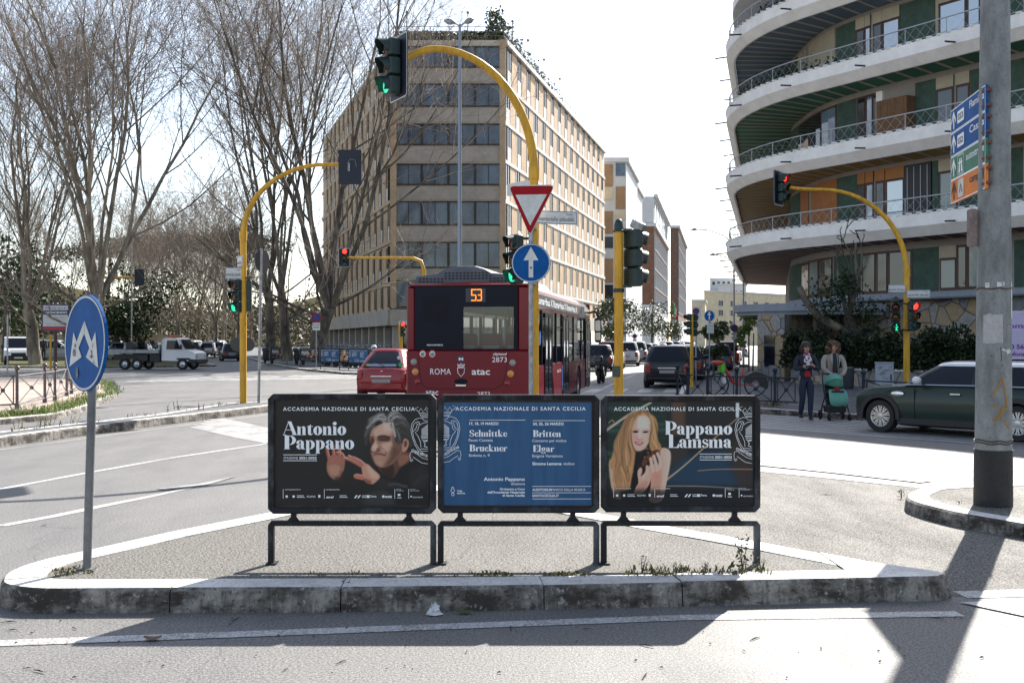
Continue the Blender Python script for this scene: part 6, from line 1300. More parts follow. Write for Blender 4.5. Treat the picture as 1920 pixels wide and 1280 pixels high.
p = at(1297, 640, 37.6); p.z = HP; t = thing("traffic_signal", "slim yellow signal post beside the parked black car seen from behind", "traffic light", p); mb = MB(); mb.cyl(p, at(1297, 590, 37.6), .06, 10); bw(mb, "pole", M_YEL, t, 60); signal_head(t, at(1302, 609, 37.7), (.5, .86), None, .78, .2, None, .16); signal_head(t, at(1292, 608, 37.6), (-.9, -.4), None, .74, .2, None, .16)
# no-parking and one-way signs
def no_parking(label, px, py, d, rpx, plates=(), base_h=HP, post_px=None, panel=None):
    S = d/F; p = at(post_px or px, 640, d); p.z = base_h; t = thing("traffic_sign", label, "road sign", p); mb = MB(); mb.cyl(p, at(post_px or px, py-rpx, d), .03, 8); bw(mb, "post", M_GALV, t, 60); c = at(px, py, d-.05)
    if panel: plate(t, "panel", at(panel[0], panel[1], d-.045), (1, 0, 0), panel[2]*S, panel[3]*S, M_SIGNW); c = at(px, py, d-.07)
    disc_sign(t, c, (1, 0, 0), UZ, rpx*S, [(circle(rpx*S*.99, 28), M_SIGNR), (circle(rpx*S*.74, 28), M_SIGNB), ([(-.62*rpx*S, .5*rpx*S), (-.5*rpx*S, .62*rpx*S), (.62*rpx*S, -.5*rpx*S), (.5*rpx*S, -.62*rpx*S)][::-1], M_SIGNR)])
    for (x, y, w, h, s_) in plates: plate(t, "plate", at(x, y, d-.05), (1, 0, 0), w*S, h*S, M_SIGNW, None, [(q, -w*S*.42, h*S*(.14-.36*i), w*S*.84, h*S*.22, dict(bold=.01)) for i, q in enumerate(s_)])
    return t
no_parking("no parking disc with a white plate in front of the forked plane tree trunk", 593, 595, 66, 9, [(593, 612, 14, 14, ("0-24", "ZONA"))])
no_parking("no parking disc with two small plates on a thin pole by the right pavement", 1377, 615, 50, 7, [(1377, 626, 11, 5, ("0-24",)), (1377, 633, 11, 4, ("CPR",))])
no_parking("no parking disc on a white panel behind the slim yellow signal post", 1305, 583, 44, 6, [(1306, 597, 5, 5, ()), (1306, 604, 9, 6, ("DIS",))], panel=(1306.5, 588, 15, 25))
no_parking("small faded no parking disc among the parked cars across the street", 1190, 630, 85, 4.5, [(1190, 639, 7, 8, ())])
S = 46/F; p = at(1330, 640, 46); p.z = HP; t = thing("traffic_sign", "small blue disc with a white up arrow on a plated post beside the shrub", "road sign", p); mb = MB(); mb.cyl(p, at(1330, 582, 46), .03, 8); bw(mb, "post", M_GALV, t, 60)
disc_sign(t, at(1330, 592, 45.95), (.8, -.5, 0), UZ, 10.5*S, [([(x*S*.28, y*S*.28) for x, y in arrow], M_SIGNW)])
for k in range(3): plate(t, "plate", at(1332, 609+k*6.5, 45.95), (1, 0, 0), 13*S, 6*S, M_SIGNW, None, [("ZTL 0-24", -5*S, -2*S, 10*S, 2.2*S, {})])
# street lamps
d = 45; p = at(862, 640, d); p.z = .0; t = thing("street_lamp", "tall grey double headed street lamp rising above the bus", "street lamp", p); mb = MB(); mb.tube([p, at(862, 46, d)], [.11, .055], 12); bw(mb, "pole", mat("lamp_pole_blue_grey", (.26, .30, .36), .5, .4), t, 60)
for s_ in (-1, 1):
    mb = MB(); a = at(862, 50, d); b = at(862+s_*9, 43, d); mb.cyl(a, b, .035, 8); bw(mb, "arm", M_GALV, t, 60); mb = MB(); e = at(862+s_*26, 36, d) if s_ > 0 else at(833, 39, d); mb.tube([b, b.lerp(e, .3), b.lerp(e, .7), e], [.05, .12, .12, .04], 8); bw(mb, "lamp_head", M_GALV, t, 60)
d = 78; p = at(1377, 640, d); p.z = HP; t = thing("street_lamp", "thin curved street lamp with two arms reaching over the side street", "street lamp", p); mb = MB(); mb.tube([p, at(1376, 470, d)], [.09, .06], 8); bw(mb, "pole", M_GALV, t, 60)
for (pts, nm) in (([(1376, 472), (1372, 455), (1355, 440), (1325, 431), (1305, 430)], 'a'), ([(1376, 487), (1362, 482), (1340, 477)], 'b')):
    mb = MB(); mb.tube([at(x, y, d) for x, y in pts], .045, 6); bw(mb, "arm", M_GALV, t, 60); mb = MB(); x, y = pts[-1]; mb.tube([at(x+2, y, d), at(x-3, y, d), at(x-10, y+.5, d)], [.06, .11, .04], 6); bw(mb, "lamp_head", M_GALV, t, 60)
for px, d, ty, lab in ((1394, 70, 525, "thin grey utility pole beside the corner of the curved house"), (247, 88, 320, "tall thin grey lamp pole beside the plane tree on the left"), (500, 92, 470, "thin pole behind the grey sign post on the median")):
    p = at(px, 640, d); p.z = HP; t = thing("pole", lab, "pole", p); mb = MB(); mb.tube([p, at(px, ty, d)], [.07, .05], 8); bw(mb, "shaft", M_GALV, t, 60)
# sign board of a fire-safety firm
d = 62; S = d/F; p = at(104, 640, d); p.z = HP; t = thing("sign_board", "white framed advertising board on a brown pole in front of the plane tree", "sign", p); mb = MB(); mb.cyl(p, at(104, 620, d), .10, 10); q = at(105, 563, d); mb.box((q.x-.14, q.y-.1, q.z-.13), (q.x+.14, q.y+.1, q.z+.17)); bw(mb, "post", mat("brown_post", (.09, .06, .055), .6), t, 60)
q = at(104, 595, d-.13); w, h = 52*S, 51*S; o = plate(t, "board", q, (1, 0, 0), w, h, M_SIGNB if False else mat("board_frame_purple", (.06, .05, .12), .5), None, (), .08)
for nm, y0, y1, m in (("white_field", -.33, .44, M_SIGNW), ("navy_band", .10, .26, mat("navy_band", (.012, .014, .12), .5)), ("red_band", -.45, -.35, mat("red_band", (.5, .03, .03), .5))): mb = MB(); k = .002 if nm == "white_field" else .005; mb.add([(q.x-w*.45, q.y-k, q.z+h*y0), (q.x+w*.45, q.y-k, q.z+h*y0), (q.x+w*.45, q.y-k, q.z+h*y1), (q.x-w*.45, q.y-k, q.z+h*y1)], [(0, 1, 2, 3)]); bw(mb, nm, m, o)
mb = MB(); text(mb, "Floris s.r.l.", q+Vector((0, -.01, h*.30)), U, UZ, w*.74, h*.1, align='C', shear=.3); text(mb, "professionisti della", q+Vector((0, -.01, -h*.02)), U, UZ, w*.6, h*.035, align='C'); text(mb, "sicurezza", q+Vector((0, -.01, -h*.10)), U, UZ, w*.3, h*.035, align='C'); text(mb, "Roma - Via Cortina", q+Vector((0, -.01, -h*.27)), U, UZ, w*.6, h*.035, align='C'); bw(mb, "lettering", mat("lettering_navy", (.04, .06, .2), .5), o)
mb = MB(); text(mb, "ANTINCENDIO", q+Vector((0, -.01, h*.145)), U, UZ, w*.84, h*.075, align='C', bold=.03); bw(mb, "headline", M_INK, o)
for px, d, y0, y1, m, lab in ((95, 60, 628, 700, M_YEL, "left one of the two thin yellow posts flanking the advertising board"), (129, 60, 626, 700, M_YEL, "right one of the two thin yellow posts flanking the advertising board"), (14, 50, 590, 700, M_GALV, "thin grey post in front of the parked white van")):
    p = at(px, 640, d); p.z = HP; t = thing("post", lab, "post", p); mb = MB(); mb.cyl(p, at(px, y0, d), .06 if m is M_YEL else .035, 8); bw(mb, "shaft", m, t, 60)
# pedestrian railings with ball-topped posts and crossed bars
M_FENL = mat("railing_brown_paint", (.10, .085, .09), .45, .2, var=.25, vs=6); M_FENR = mat("railing_blue_black_paint", (.022, .027, .042), .5, .1)
def railing(pts, hs, m, label0, grp, base=HP, ball=.05, h=.92):
    pts = [Vector((p[0], p[1], base)) for p in pts]
    for i, p in enumerate(pts[:-1]):
        q = pts[i+1]; t = thing("pedestrian_railing", label0 if isinstance(label0, str) else label0[i], "railing", p, 0, grp); d = (q-p); L = d.length; e = d.normalized()
        mb = MB(); mb.cyl(p, p+UZ*h, .035, 10); mb.lathe([(.04, h), (.055, h+.01), (.03, h+.03), (.055, h+.06), (.065, h+.095), (.05, h+.135), (.001, h+.155)], 12, p); mb.cyl(p, p+UZ*.12, .055, 10); bw(mb, "post", m, t, 60)
        a = p+e*.09; b = q-e*.09; mb = MB(); zt, zl = h-.09, .12
        for z in (zt, zl): mb.cyl(p+UZ*z, q+UZ*z, .018, 6)
        for z in (a, b): mb.cyl(z+UZ*zl, z+UZ*zt, .014, 6)
        m_ = (a+b)/2+UZ*((zt+zl)/2); bw(mb, "rail_frame", m, t, 60); mb = MB()
        for z0, z1 in ((zl, zt), (zt, zl)): mb.cyl(a+UZ*z0, b+UZ*z1, .012, 6)
        mb.sphere(m_, .055, 10, 6, None, (1, .6, 1)); bw(mb, "crossed_bars", m, t, 60)
railing([P2(-70, 775, HP), P2(-22, 770, HP), P2(32, 767, HP), P2(84, 755, HP), P2(103, 751, HP), P2(125, 742, HP), P2(134, 738, HP), P2(150, 731, HP), P2(172, 722, HP)], None, M_FENL, "brown pedestrian railing bay with crossed bars along the left pavement", "brown railings along the left pavement", h=.86)
fr_ = [(4.55, 30.5), (4.62, 29.2), (4.95, 28.0), (5.55, 27.4), P2(1453, 761, HP), P2(1496, 764, HP)]
railing([(p[0]+.0, p[1]) for p in fr_], None, M_FENR, "dark blue pedestrian railing bay behind the bicycle and the two women", "dark blue railings at the right corner", h=.78)
railing([P2(1619, 771, HP), (9.0, 22.3), (10.3, 20.7), (11.6, 19.1)], None, M_FENR, "dark blue pedestrian railing bay beside the green car's bonnet", "dark blue railings at the right corner", h=.78)
# cabinet and bin
p = Vector((at(1658, 640, 34.5).x, 34.5, HP)); t = thing("utility_cabinet", "pale grey utility cabinet with scribbled tags before the ivy hedge", "cabinet", p, R(-12)); mb = MB(); mb.box((-.26, -.17, 0), (.26, .17, .88), None, .012); mb.box((-.28, -.19, .885), (.28, .19, .92), None, .01); mb.build("cabinet_body", mat("cabinet_grey", (.36, .39, .44), .6, var=.1, vs=5), t)
mb = MB(); mb.box((.16, -.185, .35), (.20, -.172, .55)); mb.build("handle", M_BLKP, t); mb = MB(); rg = random.Random(12)
for k in range(16): x, z = rg.uniform(-.2, .12), rg.uniform(.4, .82); ribbon(mb, [(x, z), (x+.04, z+rg.uniform(-.05, .05)), (x+.07, z+rg.uniform(-.04, .04)), (x+.1, z+.02)], .012, (0, -.1735, 0), U, UZ)
mb.build("scribble", M_INKD, t)
p = Vector((at(1591, 640, 36.5).x, 36.5, HP)); t = thing("bin", "grey dustbin on the pavement behind the woman with the pushchair", "bin", p); mb = MB(); mb.lathe([(.13, 0), (.17, .05), (.19, .62), (.2, .66)], 14, (0, 0, 0)); mb.build("bin_body", mat("bin_grey", (.05, .055, .065), .6), t, 40); mb = MB(); mb.lathe([(.205, .665), (.205, .69), (.15, .73), (.001, .74)], 14, (0, 0, 0)); mb.build("lid", mat("bin_lid", (.07, .075, .085), .5), t, 40)
# poster board at the right edge behind the pole
p = at(1912, 640, 24); p.z = HP; t = thing("poster_board", "lilac advertising poster at the right edge behind the concrete pole", "poster", p); q = at(1914, 628, 24); plate(t, "board", q, (.97, -.2, 0), .85, 1.05, mat("lilac_poster", (.50, .44, .62), .5, var=.08, vs=3), .02, [("Roma", -.36, .15, .5, .11, dict(bold=.02)), ("560 560", -.36, -.3, .5, .1, dict(bold=.04)), ("telefonaudi", -.36, -.45, .6, .09, dict(bold=.03))], .04, .02, M_SIGNW, mat("purple_ink", (.16, .02, .30), .5)); mb = MB(); mb.cyl((q.x-.3, 24.05, 0), (q.x-.3, 24.05, 2.3), .03, 8); mb.cyl((q.x+.3, 24.0, 0), (q.x+.3, 24.0, 2.3), .03, 8); bw(mb, "post", M_GALV, t)
# flag on the brick building
p = at(1263, 640, 190); d = 190; t = thing("flag", "green white and red flag hanging from the brick block", "flag", at(1266, 585, d)); mb = MB(); mb.cyl(at(1270, 590, d), at(1264, 568, d), .05, 6); bw(mb, "pole", M_WHITE, t)
for nm, dx, m in (("green_stripe", 0, mat("flag_green", (.02, .4, .05), .7)), ("white_stripe", 1.6, M_WHITE), ("red_stripe", 3.0, M_SIGNR)): mb = MB(); a = at(1264+dx, 570+dx*1.5, d-.2); mb.add([a, a+Vector((.25, -.1, -.5)), a+Vector((.35, .1, -2.4)), a+Vector((-.05, 0, -2.0))], [(0, 1, 2, 3)]); bw(mb, nm, m, t)
# litter
p = gp(816, 1148, 0); t = thing("tissue", "crumpled white tissue lying against the front kerb", "litter", p+Vector((0, -.07, .008))); mb = MB(); rg = random.Random(6); rings = []
for i in range(5): rings.append([((.055-.008*i)*math.cos(k*.7)*rg.uniform(.5, 1.2), (.035-.004*i)*math.sin(k*.7)*rg.uniform(.6, 1.3), i*.016*rg.uniform(.7, 1.2)) for k in range(9)])
mb.loft(rings, True, True); mb.build("sheet", mat("tissue_white", (.62, .62, .64), .9), t, 20)
for i, (px, py, lab, c) in enumerate(((872, 1149, "curled green leaf on the road by the tissue", (.05, .07, .015)), (765, 1142, "dry brown leaf standing against the front kerb", (.10, .055, .03)), (292, 1198, "brown dry leaf on the white line in the left foreground", (.16, .09, .055)))):
    p = gp(px, py-2, 0); t = thing("leaf", lab, "leaf", p+Vector((0, -.05, .012))); mb = MB(); mb.loft([[(x, w*math.sin(a)*.03, .012*math.cos(a*1)+.006*(x*20)**2) for a in (-1.4, -.7, 0, .7, 1.4)] for x, w in ((-.05, .1), (-.025, .8), (0, 1), (.025, .7), (.05, .05))], False, False, None, False); mb.build("blade", mat("leaf_%d_colour" % i, c, .7), t, 60)
rng = random.Random(44); mb = MB()
for _ in range(80):
    px, py = rng.uniform(0, 1920), rng.uniform(1160, 1278) if rng.random() < .75 else rng.uniform(870, 1040); p = gp(px, py, 0); s_ = rng.uniform(.004, .011); a = rng.uniform(0, 6.28)
    if H1 and abs(p.x) < 3.4 and 6.75 < p.y < 12: continue
    if p.x > 3.3 and 9.5 < p.y < 12: continue
    e = Vector((math.cos(a), math.sin(a), 0)); q = e.cross(UZ); L = s_*rng.choice((1, 1.4, 6)); mb.add([p-e*L-q*s_*.4+UZ*.008, p+e*L-q*s_*.3+UZ*.006, p+e*L*.8+q*s_*.4+UZ*.008, p-e*L+q*s_*.4+UZ*.006, p+UZ*(.009+s_*.6)], [(0, 1, 4), (1, 2, 4), (2, 3, 4), (3, 0, 4)])
tag(mb.build("debris", mat("leaf_debris", (.07, .045, .03), .9)), "tiny dry twigs and leaf bits scattered on the asphalt", "debris", None, "stuff")
# ---------------------------------------------------------------- vehicles
def paint(name, col, flake=.0): return mat(name, col, .35, 0, coat=.45, spec=.35)
M_TYRE = mat("tyre_rubber", (.018, .018, .019), .75, bump=.1, bs=40); M_RIM = mat("alloy_rim", (.55, .56, .58), .3, .8); M_TAILR = mat("tail_lamp_red", (.28, .008, .01), .15, spec=.8); M_LAMP = mat("headlamp_glass", (.6, .62, .64), .08, spec=1.); M_PLATE = mat("number_plate_blank", (.33, .30, .32), .5); M_PLATEW = mat("number_plate_white", (.6, .6, .58), .5)
M_CARG = mat("car_window", (.012, .016, .023), .04, spec=.4, ior=1.45)
def outward(o):
    bm = bmesh.new(); bm.from_mesh(o.data); bmesh.ops.recalc_face_normals(bm, faces=bm.faces); bm.to_mesh(o.data); bm.free()
def evalmesh(o):
    dg = bpy.context.evaluated_depsgraph_get(); me = bpy.data.meshes.new_from_object(o.evaluated_get(dg)); old = o.data; o.modifiers.clear(); o.data = me; return o
def wheel(par, x, y, r, w, rimr, spokes=0, side=1, steel=None, dark=None):
    o = thing("wheel", None, None, (x, y, r)); o.parent = par; mb = MB(); s = side
    mb.lathe([(rimr*.98, -w/2), (r*.94, -w/2), (r, -w*.36), (r, w*.36), (r*.94, w/2), (rimr, w/2), (rimr*.94, w*.36), (rimr*.94, -w*.3)], 28, (0, 0, 0), (0, s, 0), None, False); mb.build("tyre", M_TYRE, o, 40)
    mb = MB()
    if spokes:
        mb.lathe([(rimr, w*.40), (rimr*.92, w*.43), (rimr*.88, w*.36), (rimr*.88, w*.1), (.001, w*.1)], 28, (0, 0, 0), (0, s, 0), 1, False); mb.lathe([(rimr, w*.40), (rimr*.94, w*.44), (rimr*.87, w*.40), (rimr*.86, w*.2)], 28, (0, 0, 0), (0, s, 0), 0, False)
        for k in range(spokes):
            a = 2*math.pi*k/spokes; d = Vector((math.cos(a), 0, math.sin(a))); q = Vector((-math.sin(a), 0, math.cos(a))); A = Vector((0, s*w*.30, 0)); B = Vector((0, s*w*.42, 0))
            for e in (-1, 1):
                i, j = d*rimr*.16+q*e*.012, d*rimr*.9+q*e*rimr*.16; hw = q*.014; mb.add([i-hw+B, i+hw+B, j+hw+B, j-hw+B, i-hw+A, i+hw+A, j+hw+A, j-hw+A], [(0,1,2,3), (7,6,5,4), (0,4,5,1), (1,5,6,2), (2,6,7,3), (3,7,4,0)], 0)
        mb.lathe([(rimr*.26, w*.2), (rimr*.26, w*.44), (rimr*.1, w*.46), (.001, w*.46)], 14, (0, 0, 0), (0, s, 0), 0)
    else: mb.lathe([(rimr, w*.40), (rimr*.9, w*.42), (rimr*.75, w*.25), (rimr*.4, w*.3), (rimr*.22, w*.38), (.001, w*.38)], 24, (0, 0, 0), (0, s, 0), 0, False)
    mb.build("rim", [steel or M_RIM, dark or M_BLKP], o, 40); return o
def car(name, label, loc, heading, mp, L, W, stations, gh, wb, wr, ww=.2, roof_m=None, pil_m=None, group=None, front=True, rear=True, spokes=0, arch=.05, clad=False, detail=True, wx=None, tail='v', plate_m=None, mirror_m=None, tank=None):
    """stations: (x, bottom, shoulder, half width); gh: belt z, roof z, (xr0, xf0, hw0) base, (xr1, xf1, hw1) roof"""
    t = thing(name, label, "car", loc, heading, group); mb = MB(); rings = []
    for (x, zb, zs, hw) in stations:
        h = zs-zb; half = [(hw*.78, zb), (hw*.95, zb+.05), (hw*.99, zb+h*.3), (hw, zb+h*.58), (hw*.975, zs-h*.14), (hw*.925, zs-h*.03), (hw*.80, zs+.012), (hw*.4, zs+.03)]
        rings.append([(x, -y, z) for y, z in half]+[(x, y, z) for y, z in reversed(half)])
    mb.loft(rings); b = mb.build("body", mp, t)
    wxs = wx or (wb/2, -wb/2)
    if arch:
        cb = MB()
        for x in wxs:
            for s in (-1, 1): cb.cyl((x, s*(W/2-.3), wr), (x, s*(W/2+.15), wr), wr+arch, 28)
        co = cb.build("cut", M_BLK, t); outward(b); outward(co); b.data.materials.append(M_BLK); md = b.modifiers.new("b", 'BOOLEAN'); md.object = co; md.operation = 'DIFFERENCE'; md.solver = 'EXACT'; bpy.context.view_layer.update(); evalmesh(b); bpy.data.objects.remove(co)
    b.data.polygons.foreach_set("use_smooth", [True]*len(b.data.polygons)); b.data.set_sharp_from_angle(angle=R(32))
    if tank:
        mb = MB(); mb.box((-L/2+.35, -W/2+.3, .16), (L/2-.35, W/2-.3, .5)); mb.build("underside", M_BLK, t)
    zb_, zr_, (r0, f0, h0), (r1, f1, h1) = gh; zm = zb_+(zr_-zb_)*.55; k = .55
    def outl(xr, xf, hw, z, rr, e=0.): return [(x, y, z) for x, y in rrect(xr-e, -hw-e, xf+e, hw+e, rr, 4)]
    def lev(f_, e=0.): bul = .02*math.sin(f_*3.14); return outl(r0+(r1-r0)*f_-bul, f0+(f1-f0)*f_+bul, h0+(h1-h0)*f_+bul, zb_+(zr_-zb_)*f_, .22+.06*f_, e)
    mb = MB(); mb.loft([lev(0), lev(.3), lev(.6), lev(.9), lev(1.)], False, True); mb.build("window_glass", M_CARG, t, 45)
    mb = MB(); mb.loft([lev(.93, .008), lev(.99, .016), [(x*.985+(r1+f1)/2*.015, y*.96, zr_+.028) for x, y, z in lev(1.)], [(x*.8+(r1+f1)/2*.2, y*.72, zr_+.062) for x, y, z in lev(1.)]], True, True); mb.build("roof", roof_m or mp, t, 50)
    mb = MB()
    def strip(i0, i1, d=.006):
        A = [lev(f_, d) for f_ in (0, .3, .6, .95)]; idx = list(range(i0, i1+1)); m = len(idx)
        mb.add([A[r_][i % 20] for r_ in range(4) for i in idx], [(r_*m+j, r_*m+j+1, (r_+1)*m+j+1, (r_+1)*m+j) for r_ in range(3) for j in range(m-1)])
    strip(0, 3); strip(6, 9); strip(10, 13); strip(16, 19)
    def post(xa, xb, d=.007):
        for s in (-1, 1):
            A = []
            for f_ in (0, .3, .6, .95): q = lev(f_, d); y = q[8][1] if s > 0 else q[1][1]; y = (h0+(h1-h0)*f_+.02*math.sin(f_*3.14)+d)*s; A.append([(xa+(xb-xa)*0-.0, y, q[0][2]), (xb, y, q[0][2])])
            mb.add([p for a in A for p in a], [(2*i, 2*i+1, 2*i+3, 2*i+2) for i in range(3)])
    mid = (r0+f0)/2; post(mid-.12, mid-.02)
    if L > 3.9: post(r0+.62, r0+.72)
    mb.build("window_pillars", pil_m or mp, t)  # separate roof pillars between the panes, joined in one mesh
    for i, x in enumerate(wxs):
        for s in (-1, 1): wheel(t, x, s*(W/2-ww/2-.015), wr, ww, wr*.68, spokes, s)
    xr = stations[0][0]; xf = stations[-1][0]; hwR = stations[1][3]; hwF = stations[-2][3]; zsR = stations[1][2]; zsF = stations[-2][2]
    if clad:
        for x in wxs:
            for s in (-1, 1):
                mb = MB(); n = 22; A = [R(-8+196*i/n) for i in range(n+1)]; r_i, r_o = wr+arch-.005, wr+arch+.075; y0, y1 = s*(W/2-.09), s*(W/2+.012)
                V = []
                for rr_, yy in ((r_i, y0), (r_i, y1), (r_o, y1), (r_o, y0)): V += [(x+math.cos(a)*rr_, yy, wr+math.sin(a)*rr_) for a in A]
                m = n+1; mb.add(V, [(q*m+i, q*m+i+1, (q+1)*m+i+1, (q+1)*m+i) for q in range(3) for i in range(n)]); mb.build("arch_cladding", M_BLKP, t, 50)
        for s in (-1, 1): mb = MB(); mb.box((-wb/2+.4, s*(W/2-.10), .17), (wb/2-.4, s*(W/2-.004), .31), None, .02); mb.build("sill_cladding", M_BLKP, t)
    if detail:
        for s in (-1, 1):
            mb = MB(); xm = f0-.42; mb.sphere((xm, s*(h0+.16), zb_+.09), .1, 12, 8, None, (.75, 1.15, .75)); mb.cyl((xm+.02, s*(h0-.02), zb_+.02), (xm, s*(h0+.12), zb_+.07), .022, 6); mb.build("door_mirror", mirror_m or mp, t, 60)
    if rear:
        for s in (-1, 1):
            mb = MB(); y0, y1 = hwR*.74, hwR*.96
            zz = (zsR-.36, zsR-.04) if tail == 'v' else (zsR-.26, zsR-.06); mb.box((xr-.018 if tail != 'v' else xr-.012, s*y0, zz[0]), (xr+.24, s*(y1+.004), zz[1]), None, .02); mb.build("tail_light", M_TAILR, t, 40)
        mb = MB(); mb.box((xr-.03, -.27, zsR-.36), (xr+.02, .27, zsR-.25), None, .004); mb.build("number_plate", plate_m or M_PLATE, t)
        mb = MB(); mb.box((xr-.05, -hwR*.86, .32), (xr+.1, hwR*.86, .40), None, .015); mb.build("rear_bumper_strip", M_BLKP if tail != 'f' else mp, t)
        mb = MB(); mb.box((xr-.03, -hwR*.42, zsR-.19), (xr+.02, hwR*.42, zsR-.155), None, .008); mb.build("boot_handle", M_CHROME, t)
        mb = MB(); a = lev(.06, .012)[14]; mb.cyl((lev(.05, .012)[14][0], -.05, zb_+.04), (lev(.22, .014)[14][0], .3, zb_+.1), .01, 5); mb.build("wiper", M_BLKP, t)
    if front:
        for s in (-1, 1):
            mb = MB(); mb.sphere((xf-.13, s*hwF*.78, zsF-.14), .13, 14, 8, None, (1.0, .95, .95)); mb.build("headlight", M_LAMP, t, 60)
        mb = MB(); mb.box((xf-.06, -hwF*.5, .34), (xf+.018, hwF*.5, zsF-.24), None, .02); mb.build("grille", M_BLKP, t)
        mb = MB(); mb.box((xf-.02, -.26, .40), (xf+.026, .26, .5)); mb.build("number_plate", M_PLATEW, t)
    return t
def hatch(L, W, zsh, hood, hw, nose=.62): # stations of an ordinary hatchback / SUV
    h = L/2; return [(-h, .34, zsh-.2, hw*.80), (-h+.05, .27, zsh-.06, hw*.90), (-h+.22, .22, zsh, hw*.97), (-h*.5, .18, zsh, hw), (0, .17, zsh-.005, hw), (h*.42, .18, zsh-.02, hw), (h*.60, .18, hood, hw*.985), (h-.30, .2, hood-.09, hw*.95), (h-.08, .24, hood-.2, hw*.85), (h, .32, hood-.32, hw*.74)]
# dark green small car with a white roof, crossing on the right
cm = paint("british_green_paint", (.006, .026, .018)); wp = mat("white_car_roof", (.72, .73, .75), .3, coat=1.)
hd_ = math.atan2(1.91, -1.597); H_ = 1.99
st = [(-1.99, .38, .68, .72), (-1.94, .28, .84, .80), (-1.75, .20, .905, .845), (-1.0, .15, .915, .865), (0, .14, .905, .865), (.72, .14, .885, .865), (1.02, .15, .865, .86), (1.40, .16, .835, .845), (1.66, .18, .79, .81), (1.79, .21, .71, .75), (1.85, .27, .58, .66)]
mini = car("car", "dark green small car with a white roof and white mirror halfway behind the concrete pole", (8.24, 20.12, 0), hd_, cm, 3.98, 1.73, st, (.895, 1.27, (-1.82, .84, .80), (-1.55, .26, .63)), 2.567, .305, .2, wp, M_BLKP, None, True, True, 10, .04, True, True, (1.23, -1.337), mirror_m=wp, tank=True)
mb = MB(); mb.tube([(-1.80, .835, .913), (-.6, .848, .915), (.6, .842, .90), (.98, .825, .88)], .012, 6); mb.tube([(-1.80, -.835, .913), (.6, -.842, .90), (.98, -.825, .88)], .012, 6); mb.build("chrome_waist_line", M_CHROME, mini)
for x0 in (-.35, -1.2): mb = MB(); mb.box((x0, .862, .74), (x0+.19, .895, .77), None, .008); mb.build("door_handle", M_CHROME, mini)
mb = MB(); mb.lathe([(.001, .0), (.07, .0), (.085, .012), (.06, .02), (.001, .02)], 16, (.86, .858, .73), (0, 1, 0)); mb.v = [(.86+(x-.86)*1.5, y, .73+(z-.73)*.55) for x, y, z in mb.v]; mb.build("side_scuttle", M_CHROME, mini, 40)
for xx in (.52, -.62): mb = MB(); mb.box((xx, .853, .30), (xx+.008, .871, .86)); mb.build("door_gap", M_BLK, mini)
mb = MB(); mb.lathe([(.13, 0), (.145, .01), (.145, .03), (.12, .035)], 20, (1.66, .66, .64), (.75, .60, .25)); mb.build("headlamp_ring", M_CHROME, mini, 40)
for s in (1,):
    mb = MB(); mb.sphere((.25, .38, 1.0), .11, 10, 8); mb.box((.05, .2, .75), (.16, .56, 1.08), None, .04); mb.box((-.85, .2, .75), (-.74, .56, 1.05), None, .04); mb.build("seat", M_BLK, mini)
# red small car seen from behind
rp_ = paint("red_car_paint", (.30, .010, .018))
st = [(-1.785, .36, .70, .64), (-1.74, .28, .86, .73), (-1.58, .22, .95, .765), (-1.0, .18, .97, .80), (0, .17, .96, .815), (.7, .17, .92, .81), (1.1, .18, .86, .79), (1.45, .2, .80, .74), (1.7, .25, .66, .64), (1.785, .32, .52, .5)]
hs = math.atan2(1, .12); fp = at(717, 640, 31.6); fiat = car("car", "shiny red small rounded car waiting left of the bus, seen from behind", (fp.x+.18, 31.6+1.75, 0), hs, rp_, 3.57, 1.63, st, (.955, 1.41, (-1.64, .75, .68), (-1.05, .1, .49)), 2.3, .29, .19, None, None, None, True, True, 0, .04, False, True, tail='f')
mb = MB(); mb.box((-1.83, -.62, .36), (-1.70, .62, .52), None, .03); mb.build("rear_bumper", rp_, fiat, 40)
mb = MB(); text(mb, "DETO", (-1.752, .52, .80), (0, -1, 0), UZ, .2, .04, bold=.02); text(mb, "hybrid", (-1.757, -.2, .80), (0, -1, 0), UZ, .22, .03, bold=.02); mb.build("lettering", M_INK, fiat)
mb = MB(); mb.sheet(circle(.045, 14), (-1.757, 0, .805), (0, -1, 0), UZ); mb.build("badge", M_CHROME, fiat)
mb = MB(); mb.prism(rrect(-.42, -.05, .40, .04, .03, 3), (-1.60, 0, 1.0), (0, -1, 0), Vector((.55, 0, 1)).normalized(), (-.004, 0, 0)); mb.build("window_sticker", mat("sticker_light_blue", (.30, .40, .55), .5), fiat)
for y, z, r, m in ((-.52, 1.02, .07, mat("sticker_green", (.03, .38, .12), .5)), (-.46, 1.22, .07, M_SIGNW), (.44, 1.01, .05, mat("sticker_yellow", (.4, .4, .05), .5))): mb = MB(); mb.sheet(circle(r, 14), (-1.66+.55*(z-.885), y, z), (0, -1, 0), Vector((.75, 0, 1)).normalized()); mb.build("window_sticker", m, fiat)
